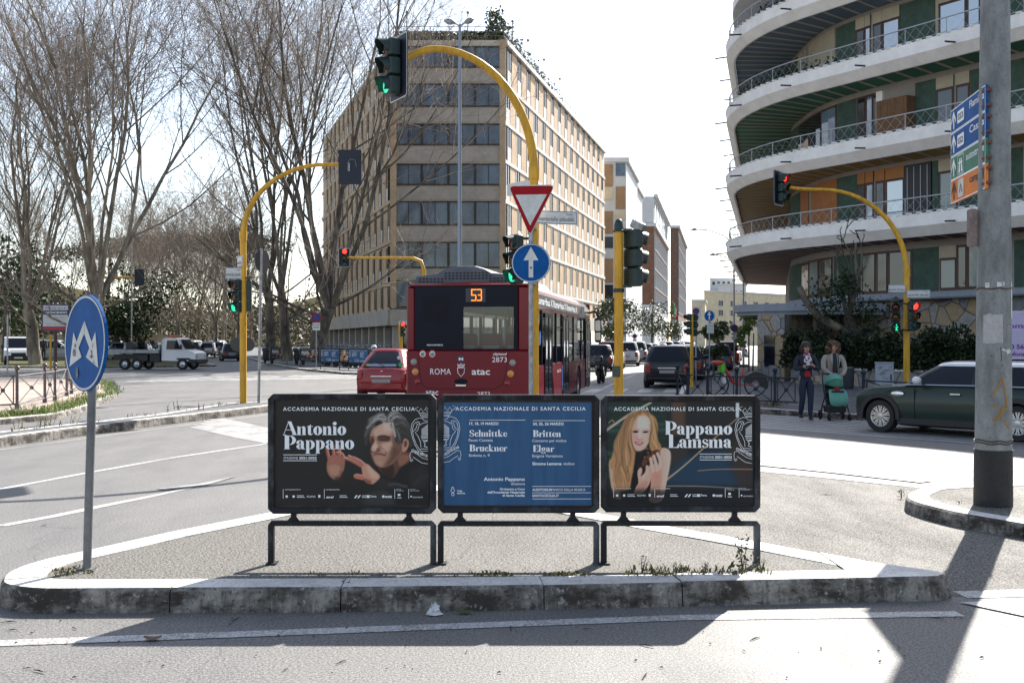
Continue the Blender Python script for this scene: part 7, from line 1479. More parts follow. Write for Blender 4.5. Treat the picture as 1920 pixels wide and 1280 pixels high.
# black hatchback parked at the right kerb
bp_ = paint("black_car_paint", (.008, .009, .012)); px_ = at(1250, 640, 39.7); hs2 = math.atan2(1, .19)
car("car", "black five door hatchback parked at the mouth of the side street, seen from behind", (px_.x+.4, 39.7+2.05, 0), hs2, bp_, 4.2, 1.76, hatch(4.2, 1.76, .96, .94, .87), (.95, 1.48, (-1.95, 1.05, .80), (-1.62, .25, .62)), 2.55, .31, .2, None, None, None, True, True, 0, .04)
car("car", "dark car with a pale roof parked right in front of the black hatchback", (px_.x+1.75, 39.7+7.3, 0), hs2, paint("dark_blue_paint", (.015, .022, .045)), 4.3, 1.78, hatch(4.3, 1.78, .96, .94, .88), (.95, 1.5, (-1.95, 1.05, .80), (-1.62, .25, .62)), 2.6, .31, .2, wp, None, None, True, True, 0, .04)
# parked rows
GRP1 = "cars parked along the side street"; GRP2 = "cars parked in the rows along the left avenue"
def proto(lab, grp, col, kind, nm):
    p = paint(nm, col)
    if kind == 'suv': return car("car", lab, (0, 0, 0), 0, p, 4.4, 1.82, hatch(4.4, 1.82, 1.05, 1.02, .90), (1.04, 1.62, (-2.02, 1.0, .82), (-1.75, .3, .66)), 2.65, .34, .22, None, None, grp, True, True, 0, .05, False, True)
    return car("car", lab, (0, 0, 0), 0, p, 4.0, 1.72, hatch(4.0, 1.72, .92, .89, .85), (.91, 1.45, (-1.88, 1.0, .78), (-1.5, .2, .6)), 2.5, .3, .2, None, None, grp, True, True, 0, .04, False, True)
cols = [((.55, .56, .57), 'suv', "car_paint_white"), ((.02, .022, .03), 'h', "car_paint_black"), ((.30, .31, .33), 'suv', "car_paint_silver"), ((.14, .02, .03), 'suv', "car_paint_dark_red"), ((.60, .60, .60), 'h', "car_paint_pale"), ((.05, .07, .12), 'h', "car_paint_blue")]
nmc = ["white tall car", "black low car", "silver tall car", "dark red tall car", "pale low hatchback", "blue low car"]
protos = [None]*6
def park(k, loc, rz, lab, grp):
    if protos[k] is None: protos[k] = proto(lab, grp, *cols[k]); protos[k].location = loc; protos[k].rotation_euler = (0, 0, rz)
    else: copy_thing(protos[k], loc, rz, lab, grp)
seq = [(1, 1128, 64), (3, 1148, 70), (0, 1178, 77), (2, 1196, 84), (1, 1212, 91), (4, 1226, 98), (4, 1240, 106), (0, 1252, 114), (3, 1266, 123), (1, 1277, 132), (0, 1288, 143), (4, 1298, 155)]
ordn = ["first", "second", "third", "fourth", "fifth", "sixth", "seventh", "eighth", "ninth", "tenth", "eleventh", "twelfth"]
for i, (k, px, d) in enumerate(seq): park(k, (at(px-3, 640, d).x, d, 0), hs2+.06, "%s in the parked row beyond the bus, %s from the bus" % (nmc[k], ordn[i]), GRP1)
for i, (k, px, d) in enumerate([(3, 1362, 75), (4, 1371, 92), (0, 1385, 112), (5, 1345, 62)]): park(k, (at(px, 640, d).x, d, 0), hs2, "%s on the street's right side, %s beyond the shrub" % (nmc[k], ordn[i]), GRP1)
rng = random.Random(21); gl = "car parked in the distant row beneath the bare trees of the left avenue"
lrow = [(225, 98), (238, 104), (252, 108), (268, 102), (284, 108), (345, 112), (356, 116), (368, 114), (380, 118), (392, 116), (404, 122), (415, 120), (216, 112), (332, 116)]
for i, (px, d) in enumerate(lrow): park(rng.choice((0, 4, 2, 5, 1)), (at(px, 640, d).x, d, HP), 1.57+rng.uniform(-.15, .15) if i % 2 else -1.57+rng.uniform(-.1, .1), gl, GRP2)
park(2, (at(108, 640, 92).x, 92, HP), .1, "pale car parked side on behind the advertising board", GRP2)
park(1, (at(432, 640, 96).x, 96, 0), 1.9, "dark tall car on the avenue beyond the yellow median pole", GRP2)
# white van at the left edge
vp = at(36, 640, 76); van = thing("van", "white delivery van with a black bumper facing the road on the left", "van", (vp.x, 76, HP)); van.rotation_euler = (0, 0, math.atan2(-1, .42)); mw = mat("van_white_paint", (.75, .76, .78), .35, coat=.6)
mb = MB(); W = .9
prof = [(-2.1, .35, .9), (-2.1, 1.78, .84), (-1.9, 1.86, .8), (.75, 1.88, .8), (1.0, 1.8, .78)]
def slab_profile(mb, P, hw, crown=.9): # P: side outline (x, z) list, closed; extruded across with softened edges
    mb.loft([[(x, -hw*crown, z) for x, z in P], [(x, -hw, z) for x, z in [(px*.995, pz) for px, pz in P]], [(x, hw, z) for x, z in [(px*.995, pz) for px, pz in P]], [(x, hw*crown, z) for x, z in P]])
slab_profile(mb, [(-2.1, .32), (2.0, .30), (2.12, .5), (2.10, .85), (1.95, 1.0), (1.35, 1.12), (.72, 1.80), (.4, 1.88), (-1.9, 1.88), (-2.1, 1.75)], .9, .93); mb.build("body", mw, van, 30)
mb = MB(); mb.add([(1.42, -.76, 1.12), (1.42, .76, 1.12), (.80, .70, 1.78), (.80, -.70, 1.78)], [(0, 1, 2, 3)]); mb.build("windscreen", M_CARG, van)
mb = MB(); mb.box((1.9, -.86, .28), (2.17, .86, .62), None, .05); mb.box((2.05, -.45, .62), (2.15, .45, .80), None, .03); mb.build("bumper", M_BLKP, van)
mb = MB(); mb.box((2.16, -.26, .42), (2.18, .26, .53)); mb.build("number_plate", M_PLATEW, van)
for s in (-1, 1): mb = MB(); mb.sphere((2.0, s*.68, .86), .16, 10, 8, None, (.7, 1, .9)); mb.build("headlight", M_LAMP, van, 60); mb = MB(); mb.box((1.0, s*.93, 1.08), (1.14, s*1.1, 1.32), None, .03); mb.build("door_mirror", M_BLKP, van); mb = MB(); mb.add([(1.25, s*.915, 1.12), (.2, s*.915, 1.12), (.25, s*.905, 1.66), (.78, s*.905, 1.66)], [(0, 1, 2, 3)]); mb.build("side_window", M_CARG, van); [wheel(van, x, s*.8, .31, .2, .2, 0, s) for x in (1.35, -1.35)]
# flatbed recovery truck, side on
tp = at(289, 640, 66); tr = thing("truck", "white cab flatbed recovery truck crossing to the right with a bare dark bed", "truck", (tp.x, 66.9, 0), 0); tr.rotation_euler = (0, 0, -.10)
mb = MB(); slab_profile(mb, [(.55, .55), (2.52, .50), (2.62, .62), (2.6, .98), (2.45, 1.08), (1.95, 1.22), (1.62, 1.80), (1.45, 1.90), (.72, 1.92), (.58, 1.8)], .92, .93); cab = mb.build("cab", mw, tr, 30)
for s in (-1, 1): mb = MB(); mb.add([(.85, s*.925, 1.22), (1.72, s*.925, 1.22), (1.50, s*.915, 1.74), (.90, s*.915, 1.74)], [(0, 1, 2, 3)]); mb.build("side_window", M_CARG, cab)
mb = MB(); mb.add([(2.0, -.78, 1.24), (2.0, .78, 1.24), (1.66, .72, 1.80), (1.66, -.72, 1.80)], [(0, 1, 2, 3)]); mb.build("windscreen", M_CARG, cab)
mb = MB(); mb.box((2.2, -.95, .36), (2.72, .95, .62), None, .06); mb.box((1.5, -.95, .60), (2.3, -.93, .70)); mb.build("bumper", M_BLKP, tr)
for s in (-1, 1): mb = MB(); mb.box((2.5, s*.55, .74), (2.65, s*.86, .92), None, .03); mb.build("headlight", M_LAMP, tr); mb = MB(); mb.box((1.75, s*.96, 1.2), (1.85, s*1.12, 1.5), None, .03); mb.build("door_mirror", M_BLKP, tr)
mb = MB(); mb.box((-2.72, -1.0, .98), (.42, 1.0, 1.12), 0, .01); mb.box((-2.72, -1.02, 1.08), (.42, -.98, 1.18), 0); mb.box((-2.72, .98, 1.08), (.42, 1.02, 1.18), 0); mb.box((.36, -.95, 1.12), (.46, .95, 1.5), 0); mb.build("flatbed", mat("bed_metal", (.34, .36, .38), .5, .4, var=.2, vs=3), tr)
mb = MB(); mb.box((-2.6, -.5, .62), (2.2, .5, .9)); mb.box((-1.0, -.9, .5), (-.3, -.55, .92), None, .03); mb.box((-.2, -.9, .45), (.45, -.55, .95), None, .03); mb.build("chassis", M_BLKP, tr)
mb = MB(); mb.box((-2.0, -.25, 1.13), (-1.5, .2, 1.34), None, .05); mb.cyl((-1.7, -.3, 1.42), (-1.7, .3, 1.42), .26, 12); mb.build("winch", mat("winch_dark", (.05, .045, .05), .7), tr)
mb = MB(); mb.box((.75, -.6, 1.93), (1.25, .6, 2.06), None, .03); mb.build("beacon_bar", mat("beacon_amber", (.45, .12, .04), .3), tr)
for s in (-1, 1): [wheel(tr, x, s*.82, .33, .24, .19, 0, s) for x in (1.82, -1.75, -1.0)]
# motor scooters
M_SCO = [mat("scooter_dark", (.02, .022, .027), .35, coat=.5), mat("scooter_grey", (.22, .23, .25), .35, coat=.5)]
def scooter(label, loc, rz, m, grp=None):
    t = thing("motor_scooter", label, "scooter", loc, rz, grp); mb = MB()
    mb.loft([[(x, y*w, z+h*k) for y, k in ((-1, 0), (-1, .7), (-.5, 1), (.5, 1), (1, .7), (1, 0))] for x, w, z, h in ((-.85, .05, .62, .12), (-.6, .16, .45, .32), (-.25, .18, .32, .42), (0, .16, .26, .2), (.3, .17, .26, .08))]); mb.loft([[(x, y*w, z) for y, x, z in ((-1, .34, .25), (-1.1, .42, .6), (-.9, .36, 1.0), (.9, .36, 1.0), (1.1, .42, .6), (1, .34, .25))] for w in (.17,)]+[[(x+.09, y*.15, z) for y, x, z in ((-1, .34, .25), (-1.1, .42, .6), (-.9, .36, 1.0), (.9, .36, 1.0), (1.1, .42, .6), (1, .34, .25))]]); mb.build("body", m, t, 40)
    mb = MB(); mb.loft([[(x, y*w, z) for y in (-1, 1) for z in ((z0, z1) if y < 0 else (z1, z0))] for x, w, z0, z1 in ((-.75, .1, .72, .8), (-.4, .15, .72, .84), (-.05, .12, .68, .76))]); mb.build("seat", M_BLK, t, 40)
    mb = MB(); mb.tube([(.45, 0, .3), (.36, 0, .95), (.30, 0, 1.05)], .03, 6); mb.tube([(.25, -.32, 1.08), (.32, 0, 1.04), (.25, .32, 1.08)], .018, 6); mb.build("handlebar", M_BLKP, t)
    for s in (-1, 1): mb = MB(); mb.tube([(.28, s*.22, 1.07), (.3, s*.33, 1.24)], .008, 4); mb.sphere((.29, s*.34, 1.27), .055, 8, 6, None, (.4, 1.3, .9)); mb.build("mirror", M_BLKP, t)
    mb = MB(); mb.loft([[(.44, -.2, .98), (.44, .2, .98)], [(.36, -.24, 1.25), (.36, .24, 1.25)], [(.26, -.17, 1.48), (.26, .17, 1.48)]], False, False, None, False); mb.build("windscreen", glass_mat("scooter_screen", (.75, .78, .8), .05) if "scooter_screen" not in MATS else MATS["scooter_screen"], t)
    mb = MB(); mb.box((-1.05, -.19, .82), (-.68, .19, 1.12), None, .06); mb.build("top_box", m, t)
    for x in (.58, -.58): wheel(t, x, 0, .27, .11, .17, 0, 1)
    return t
sl_ = "dark scooter in the tight row parked by the trees before the office block"; sg = "scooters parked in a row before the office block"; s0 = None
for i in range(13):
    px = 622+i*8.2; d = 70-i*.55; loc = (at(px, 640, d).x, d, HP); rz = -1.2+random.Random(i).uniform(-.2, .2)
    if s0 is None: s0 = scooter(sl_, loc, rz, M_SCO[0], sg)
    else: copy_thing(s0, loc, rz, sl_, sg)
for i, px in enumerate((497, 510, 556, 568, 612)): d = 80-i*2; copy_thing(s0, (at(px, 640, d).x, d, HP), -1.3, "dark scooter among the tree trunks left of the tight scooter row", sg)
scooter("black scooter parked beyond the front corner of the bus", (at(1127, 640, 45).x, 45, 0), 1.35, M_SCO[0])
p = at(701, 640, 62); t = thing("helmet", "white helmet resting on a scooter behind the red car", "helmet", (p.x, 62, 1.22)); mb = MB(); mb.sphere((0, 0, .12), .16, 14, 10, None, (1.05, 1, .95)); mb.build("shell", M_WHITE, t, 60); mb = MB(); mb.box((-.1, -.165, .05), (.1, -.12, .13), None, .02); mb.build("visor", M_BLKP, t)
# small far copies of the poster barriers beneath the trees
bars = [o for o in bpy.data.objects if o.name.startswith("poster_barrier")]; bars.sort(key=lambda o: o.location.x)
for i, (px, d, k, lab) in enumerate(((655, 61, 2, "far barrier with a woman's portrait poster beside the scooters"), (619, 63, 1, "far blue poster barrier left of the far portrait barrier"), (672, 60, 1, "far barrier with a pale blue poster nearest the red car"), (580, 68, 0, "far barrier with a dark poster at the foot of the forked plane tree"), (523, 77, 0, "far dark poster barrier between the slim plane tree and its neighbour"))):
    copy_thing(bars[k], (at(px, 640, d).x, d, HP), .12, lab, "far poster barriers beneath the plane trees")
# ---------------------------------------------------------------- the city bus
M_BUSR = mat("bus_red_paint", (.165, .005, .014), .4, coat=.25, spec=.25, var=.08, vs=1); M_BUSD = mat("bus_dark_panel", (.006, .008, .018), .25, spec=.12); M_BUSP = mat("bus_roof_pod", (.09, .10, .13), .5, var=.2, vs=4)
GB = glass_mat("bus_window", (.42, .46, .5), .03); GBR = glass_mat("bus_rear_window", (.62, .66, .7), .03)
bh = math.atan2(.168, 1); bt = thing("bus", "dark red city bus seen from behind with an orange route number", "bus", (at(995, 640, 22.0).x-1.262*math.cos(bh), 22.0+1.262*math.sin(bh), 0), -bh)
BL, BW = 12.0, 2.55; w2 = BW/2; ZT = 2.84
def bpart(mb, nm, m, par=None, sm=None): return mb.build(nm, m, par or bt, sm)
# shell: floor, roof, side skirts, window pillars, cant rails
mb = MB(); mb.box((-w2+.06, .1, .32), (w2-.06, BL-.1, .42)); bpart(mb, "floor", M_BLKP)
mb = MB(); sec = [(-w2, 2.34), (-w2, 2.62), (-w2+.06, 2.76), (-w2+.2, ZT), (0, ZT+.05), (w2-.2, ZT), (w2-.06, 2.76), (w2, 2.62), (w2, 2.34), (w2-.08, 2.34), (w2-.1, 2.68), (-w2+.1, 2.68), (-w2+.08, 2.34)]
mb.loft([[(x, y, z) for x, z in sec] for y in (.06, BL-.1)]); bpart(mb, "roof", M_BUSR, None, 30)
for s, nm in ((-1, "left"), (1, "right")):
    arches = (2.9, 8.9); x0, x1 = s*(w2-.07), s*w2
    mb = MB(); zs = 1.18; n = 18
    # skirt outline with wheel arches, drawn in (y, z)
    P = [(.08, zs), (.08, .34)]
    for a in arches: P += [(a-.58, .34)]+[(a-.58*math.cos(math.pi*i/n), .48+.56*math.sin(math.pi*i/n)) for i in range(n+1)]+[(a+.58, .34)]
    P += [(BL-.05, .34), (BL-.05, zs)]
    mb.prism(P, (x0, 0, 0), (0, 1, 0), (0, 0, 1), (x1-x0, 0, 0)); bpart(mb, "side_panel", M_BUSR)
    mb = MB(); mb.add([(s*(w2-.02), .12, zs), (s*(w2-.02), BL-.1, zs), (s*(w2-.02), BL-.1, 2.36), (s*(w2-.02), .12, 2.36)], [(0, 1, 2, 3)]); bpart(mb, "side_window", GB)
    for y in (.08, 1.5, 3.9, 5.0, 6.35, 7.6, 9.6, 10.6, 11.8): mb = MB(); mb.box((s*(w2-.06), y, zs), (s*(w2+.002), y+.11, 2.36)); bpart(mb, "window_pillar", M_BUSD)
    for y in (1.6, 4.05, 6.45, 8.6): mb = MB(); mb.box((s*(w2-.03), y, 2.0), (s*(w2+.003), y+1.0, 2.03)); bpart(mb, "window_bar", M_BUSD)
    for a in arches: wheel(bt, s*(w2-.15), a, .48, .28, .30, 0, s).rotation_euler = (0, 0, -R(90) if False else 0)
for o in list(bt.children):
    if o.name.startswith("wheel"): o.rotation_euler = (0, 0, R(-90))
# right-hand doors: dark double leaves with white decals
for y in (1.9, 5.15, 10.75):
    for k in (0, 1):
        mb = MB(); a = y+k*.62; mb.box((w2+.004, a, .36), (w2+.02, a+.05, 2.3)); mb.box((w2+.004, a+.55, .36), (w2+.02, a+.60, 2.3)); mb.box((w2+.004, a+.05, .36), (w2+.018, a+.55, .62)); mb.box((w2+.004, a+.05, 2.2), (w2+.018, a+.55, 2.3)); d = bpart(mb, "door", M_BUSD)
        mb = MB(); mb.box((w2+.002, a+.05, .62), (w2+.010, a+.55, 2.2)); bpart(mb, "pane", mat("bus_door_glass", (.03, .035, .04), .05, spec=.8), d)
        mb = MB(); mb.sheet([(yy*.09, zz*.22) for yy, zz in circle(1, 14)], (w2+.013, a+.3, 1.5), (0, 1, 0), UZ); bpart(mb, "decal", M_INK, d)
mb = MB(); mb.box((w2+.004, .55, 2.40), (w2+.012, 8.6, 2.66)); led = bpart(mb, "side_display", mat("display_grey", (.10, .11, .125), .4)); mb = MB(); text(mb, "Roma+bus X Roma+bus X Roma+bus X", (w2+.016, .7, 2.46), (0, 1, 0), UZ, 7.6, .16, bold=.03); bpart(mb, "lettering", M_INK, led)
mb = MB(); mb.box((w2+.004, 8.9, 2.36), (w2+.012, 10.3, 2.68)); nb = bpart(mb, "side_display", mat("display_pale", (.38, .4, .45), .4)); mb = MB(); mb.sheet(circle(.12, 20), (w2+.015, 9.35, 2.54), (0, 1, 0), UZ); bpart(mb, "symbol", M_SIGNR, nb); mb = MB(); mb.sheet(circle(.085, 20), (w2+.018, 9.35, 2.54), (0, 1, 0), UZ); bpart(mb, "symbol", M_SIGNB, nb)
mb = MB(); text(mb, "2873", (w2+.004, .35, 1.02), (0, 1, 0), UZ, .3, .1); text(mb, "atac", (w2+.004, 4.1, .95), (0, 1, 0), UZ, .3, .1); text(mb, "ROMA", (w2+.004, 4.5, .95), (0, 1, 0), UZ, .3, .08); bpart(mb, "side_lettering", M_INK)
mb = MB(); mb.box((w2+.003, 5.02, .5), (w2+.01, 5.12, 1.1)); mb.sheet([(yy*.12, zz*.16) for yy, zz in circle(1, 14)], (w2+.012, 1.15, 1.75), (0, 1, 0), UZ); bpart(mb, "blue_decal", mat("decal_blue", (.03, .16, .5), .5))
# rear face
X_ = lambda px: (px-1000)/96.5*1.0+w2
Z_ = lambda py: EYE-(py-HY)/95.2
yb = .0
def rpoly(P, y0, y1): return None
mb = MB(); wx0, wx1, wz0, wz1 = X_(866), X_(966), Z_(654), Z_(574)
# red surround built from pieces round the dark glass panel
mb.box((-w2, -.02, .30), (w2, .12, Z_(656)), None, .03); mb.box((-w2, -.01, Z_(656)-.02), (X_(771), .12, ZT-.06), None, .03); mb.box((X_(974), -.01, Z_(656)-.02), (w2, .12, ZT-.06), None, .03); mb.box((-w2+.02, -.015, Z_(535)), (w2-.02, .12, ZT), None, .04); rear = bpart(mb, "rear_panel", M_BUSR, None, 40)
mb = MB(); y0 = -.012
for a, b, c, d in ((X_(771), wx0, Z_(656), Z_(535)), (wx1, X_(974), Z_(656), Z_(535)), (wx0, wx1, wz1, Z_(535)), (wx0, wx1, Z_(656), wz0)): mb.box((a, y0, c), (b, .08, d))
rg_ = bpart(mb, "rear_glass_surround", M_BUSD)
mb = MB(); mb.add([(wx0, .03, wz0), (wx1, .03, wz0), (wx1, .03, wz1), (wx0, .03, wz1)], [(0, 1, 2, 3)]); bpart(mb, "rear_window", GBR)
mb = MB()
for i in range(11):
    for j in range(14): x, z = X_(786)+i*.052, Z_(604)+j*.038; mb.box((x, y0-.003, z), (x+.032, y0+.001, z+.022))
o = bpart(mb, "engine_grille", mat("grille_hole", (.003, .003, .004), .9)); tag(o, None, None, None, None)
mb = MB(); mb.box((X_(872), y0-.004, Z_(565)), (X_(911), y0, Z_(539))); dp = bpart(mb, "route_display", mat("display_black", (.012, .014, .03), .3)); mb = MB(); led = mat("amber_led", (1., .22, .004), .4, emit=1.1)
seg = {'5': [(0, 1, 1, 1), (0, 1, 0, .5), (0, .5, .85, .5), (.95, .42, .95, .08), (.85, 0, 0, 0)], '3': [(0, 1, .85, 1), (.95, .92, .95, .58), (.25, .5, .85, .5), (.95, .42, .95, .08), (.85, 0, 0, 0)]}
for k, ch in enumerate("53"):
    for (a, b, c, d) in seg[ch]: p = Vector((X_(884+k*11)+a*.088, 0, Z_(562)+b*.215)); q = Vector((X_(884+k*11)+c*.088, 0, Z_(562)+d*.215)); e = (q-p).normalized()*.009; n_ = Vector((-e.z, 0, e.x)); p -= e; q += e; mb.add([(v.x, y0-.008, v.z) for v in (p-n_, p+n_, q+n_, q-n_)], [(0, 1, 2, 3)])
bpart(mb, "route_number", led, dp)
mb = MB(); yl = -.0235; TX = lambda s, px, py, w, h, **k: text(mb, s, (X_(px), yl, Z_(py)), U, UZ, w/96.5, h/95.2, **k)
TX("ROMA", 802, 703, 41, 12, sp=1.1); TX("atac", 884, 703, 36, 13, bold=.015); TX("2873", 924, 679, 29, 10); TX("citymood", 926, 666, 27, 5.2, bold=.02, shear=.25); TX("atac", 793, 742, 25, 11, bold=.01); TX("2873", 895, 744, 25, 9)
for P, c_ in (([(-7, 8), (-6, -2), (0, -9), (6, -2), (7, 8)], 0), ([(-5, 12), (-5, 9), (5, 9), (5, 12)], 0)): ribbon(mb, [(x/96, y/96) for x, y in P], .012, (X_(863), yl, Z_(698)), U, UZ, None, True)
ribbon(mb, [(-6/96, 10/96), (-7/96, 14/96), (-3/96, 12/96), (0, 15/96), (3/96, 12/96), (7/96, 14/96), (6/96, 10/96)], .014, (X_(863), yl, Z_(697)), U, UZ); bpart(mb, "lettering", M_INK, rear)
mb = MB(); text(mb, "MENARINIBUS", (X_(795), y0-.002, Z_(648)), U, UZ, .33, .028, bold=.02); bpart(mb, "maker_lettering", M_INK, rg_)
mb = MB(); mb.sheet(circle(.068, 24), (X_(863), yl+.001, Z_(673)), U, UZ); bd = bpart(mb, "round_badge", mat("badge_navy", (.015, .03, .12), .4)); mb = MB(); text(mb, "M", (X_(863), yl-.003, Z_(676)), U, UZ, .09, .06, align='C', bold=.03); bpart(mb, "badge_letter", M_INK, bd)
for px, s in ((787, "80"), (806, "100")): mb = MB(); mb.sheet(circle(.086, 24), (X_(px), yl, Z_(664)), U, UZ); sb = bpart(mb, "speed_disc", M_SIGNR); mb = MB(); mb.sheet(circle(.064, 24), (X_(px), yl-.003, Z_(664)), U, UZ); bpart(mb, "white_field", M_SIGNW, sb); mb = MB(); text(mb, s, (X_(px), yl-.005, Z_(668)), U, UZ, .085 if s == "100" else .06, .07, align='C', bold=.02); bpart(mb, "number", M_INKD, sb)
for px, py, r, m in ((769, 679, .052, mat("lamp_grey", (.3, .32, .3), .2)), (772, 698, .056, mat("lamp_orange", (.65, .30, .09), .2)), (777, 717, .048, M_TAILR), (964, 680, .052, MATS["lamp_grey"]), (960, 701, .056, MATS["lamp_orange"]), (954, 719, .048, M_TAILR)): mb = MB(); mb.lathe([(r*1.25, 0), (r*1.2, .014), (r, .016), (r*.8, .03), (.001, .034)], 18, (X_(px), -.02, Z_(py)), (0, -1, 0)); bpart(mb, "rear_lamp", m, None, 50)
mb = MB(); mb.sheet([(x*.14, z*.055) for x, z in circle(1, 20)], (X_(863), yl, Z_(716)), U, UZ); bpart(mb, "handle_recess", M_BUSD); mb = MB(); mb.box((X_(853), -.05, Z_(725)), (X_(873), -.022, Z_(722))); bpart(mb, "handle", M_CHROME)
mb = MB(); mb.box((-w2+.05, -.06, .34), (w2-.05, .02, .58), None, .04); bpart(mb, "rear_bumper", M_BUSR, None, 40)
mb = MB(); rbp = [(X_(779), Z_(658)), (X_(780), Z_(700)), (X_(787), Z_(724)), (X_(800), Z_(730)), (X_(930), Z_(730)), (X_(944), Z_(722)), (X_(952), Z_(698)), (X_(955), Z_(658))]; ribbon(mb, rbp, .010, (0, yl+.0015, 0), U, UZ); bpart(mb, "hatch_gap", M_BUSD)
# roof pod with its perforated hump
mb = MB(); P = [(-1.12, 2.84), (-1.05, 3.0), (-.62, 3.05), (-.48, 3.14), (-.25, 3.20), (.15, 3.20), (.36, 3.14), (.5, 3.06), (.95, 3.02), (1.08, 2.84)]; off = -.08
mb.loft([[(x+off, .25, z) for x, z in P], [(x+off, .5, z+.02) for x, z in P], [(x+off, 5.2, z+.02) for x, z in P], [(x*.97+off, 5.6, 2.84+(z-2.84)*.5) for x, z in P]]); bpart(mb, "roof_pod", M_BUSP, None, 40); mb = MB()
for j in range(3):
    for i in range(26):
        x = -1.0+i*.077; top = 3.0 if abs(x+.03) > .5 else 3.15
        z = 2.88+j*.055+(.06 if abs(x+.03) < .48 else 0)
        if z < top-.03: mb.box((x+off, .243, z), (x+off+.045, .251, z+.03))
bpart(mb, "vent_holes", M_BLK)
# interior glimpsed through the rear window
mb = MB(); mb.box((-w2+.1, .6, .42), (w2-.1, .75, 1.35)); bpart(mb, "engine_bulkhead", mat("interior_grey", (.42, .42, .42), .7))
for i in range(4): x = -.95+i*.52; mb = MB(); mb.box((x, .8, 1.2), (x+.44, .95, 1.85), 0, .05); mb.box((x+.05, .79, 1.42), (x+.39, .80, 1.60), 1); bpart(mb, "seat_back", [mat("seat_red", (.30, .03, .03), .7), MATS["interior_grey"]])
for r_ in range(4):
    for x in (-.95, -.45, .42, .9): mb = MB(); mb.box((x-.2, 3+r_*1.5, .9), (x+.2, 3.1+r_*1.5, 1.55), None, .04); bpart(mb, "seat_back", MATS["seat_red"])
for x, y in ((-.55, 1.6), (.5, 1.7), (-.5, 4.0), (.45, 4.4), (-.3, 7), (.35, 7.5), (.1, 2.6)): mb = MB(); mb.cyl((x, y, .42), (x*.9, y, 2.68), .02, 8); bpart(mb, "grab_pole", mat("grab_pole_yellow", (.65, .45, .06), .4))
mb = MB(); mb.box((-.28, 3.2, 2.28), (.18, 3.24, 2.46)); bpart(mb, "exit_sign", mat("exit_green", (.02, .40, .18), .5))
mb = MB(); mb.box((-w2+.1, 10.2, 1.0), (-.2, 10.25, 2.1)); bpart(mb, "driver_partition", GB)
# front end, windscreen and mirrors
mb = MB(); mb.box((-w2, BL-.12, .3), (w2, BL+.05, 1.05), None, .04); mb.box((-w2, BL-.12, 2.42), (w2, BL+.05, ZT), None, .04); mb.box((-w2, BL-.12, 1.0), (-w2+.12, BL+.02, 2.45)); mb.box((w2-.12, BL-.12, 1.0), (w2, BL+.02, 2.45)); bpart(mb, "front_panel", M_BUSR, None, 40)
mb = MB(); mb.add([(-w2+.1, BL, 1.0), (w2-.1, BL, 1.0), (w2-.1, BL, 2.45), (-w2+.1, BL, 2.45)], [(0, 1, 2, 3)]); bpart(mb, "windscreen", GB)
mb = MB(); mb.tube([(w2, BL, 2.55), (w2+.14, BL+.12, 2.6), (w2+.24, BL+.08, 2.5), (w2+.26, BL+.02, 2.3)], .035, 8); mb.box((w2+.14, BL-.05, 1.65), (w2+.36, BL+.08, 2.4), None, .05); mr = bpart(mb, "wing_mirror", M_BLKP, None, 40); mb = MB(); mb.box((w2+.17, BL-.056, 1.72), (w2+.33, BL-.051, 1.95)); mb.box((w2+.17, BL-.056, 2.0), (w2+.33, BL-.051, 2.32)); bpart(mb, "mirror_glass", M_CHROME, mr)
# ---------------------------------------------------------------- the two women, the pushchair, the bicycle and a far walker
M_SKIN = mat("skin", (.42, .24, .17), .5, var=.06, vs=20); M_NAVY = mat("navy_jacket", (.010, .014, .032), .7, var=.2, vs=12, bump=.3, bs=30); M_JEAN = mat("dark_jeans", (.012, .018, .042), .8, var=.25, vs=10, bump=.3, bs=40)
M_BEIGE = mat("beige_jacket", (.36, .32, .28), .8, var=.1, vs=10, bump=.3, bs=25); M_HAIR1 = mat("dark_brown_hair", (.035, .018, .012), .5, var=.4, vs=18, stretch=(1, 1, .3)); M_HAIR2 = mat("light_brown_hair", (.14, .075, .04), .55, var=.45, vs=22, stretch=(1, 1, .5)); M_SHOE = mat("dark_shoes", (.012, .011, .013), .5); M_REDT = mat("red_top", (.32, .015, .02), .8)
def scarf_mat():
    m, b = newmat("patterned_scarf", .85); p = node(m, "ShaderNodeTexCoord").outputs["Object"]; v = node(m, "ShaderNodeTexVoronoi"); v.inputs["Scale"].default_value = 22; m.node_tree.links.new(p, v.inputs[0]); sp = node(m, "ShaderNodeSeparateColor"); m.node_tree.links.new(v.outputs["Color"], sp.inputs[0])
    c = mixc(m, ramp(m, sp.outputs[0], .55, .6), (.62, .6, .6), (.05, .06, .14)); c = mixc(m, ramp(m, sp.outputs[1], .8, .82), c, (.45, .06, .1)); m.node_tree.links.new(c, b.inputs[0]); return m
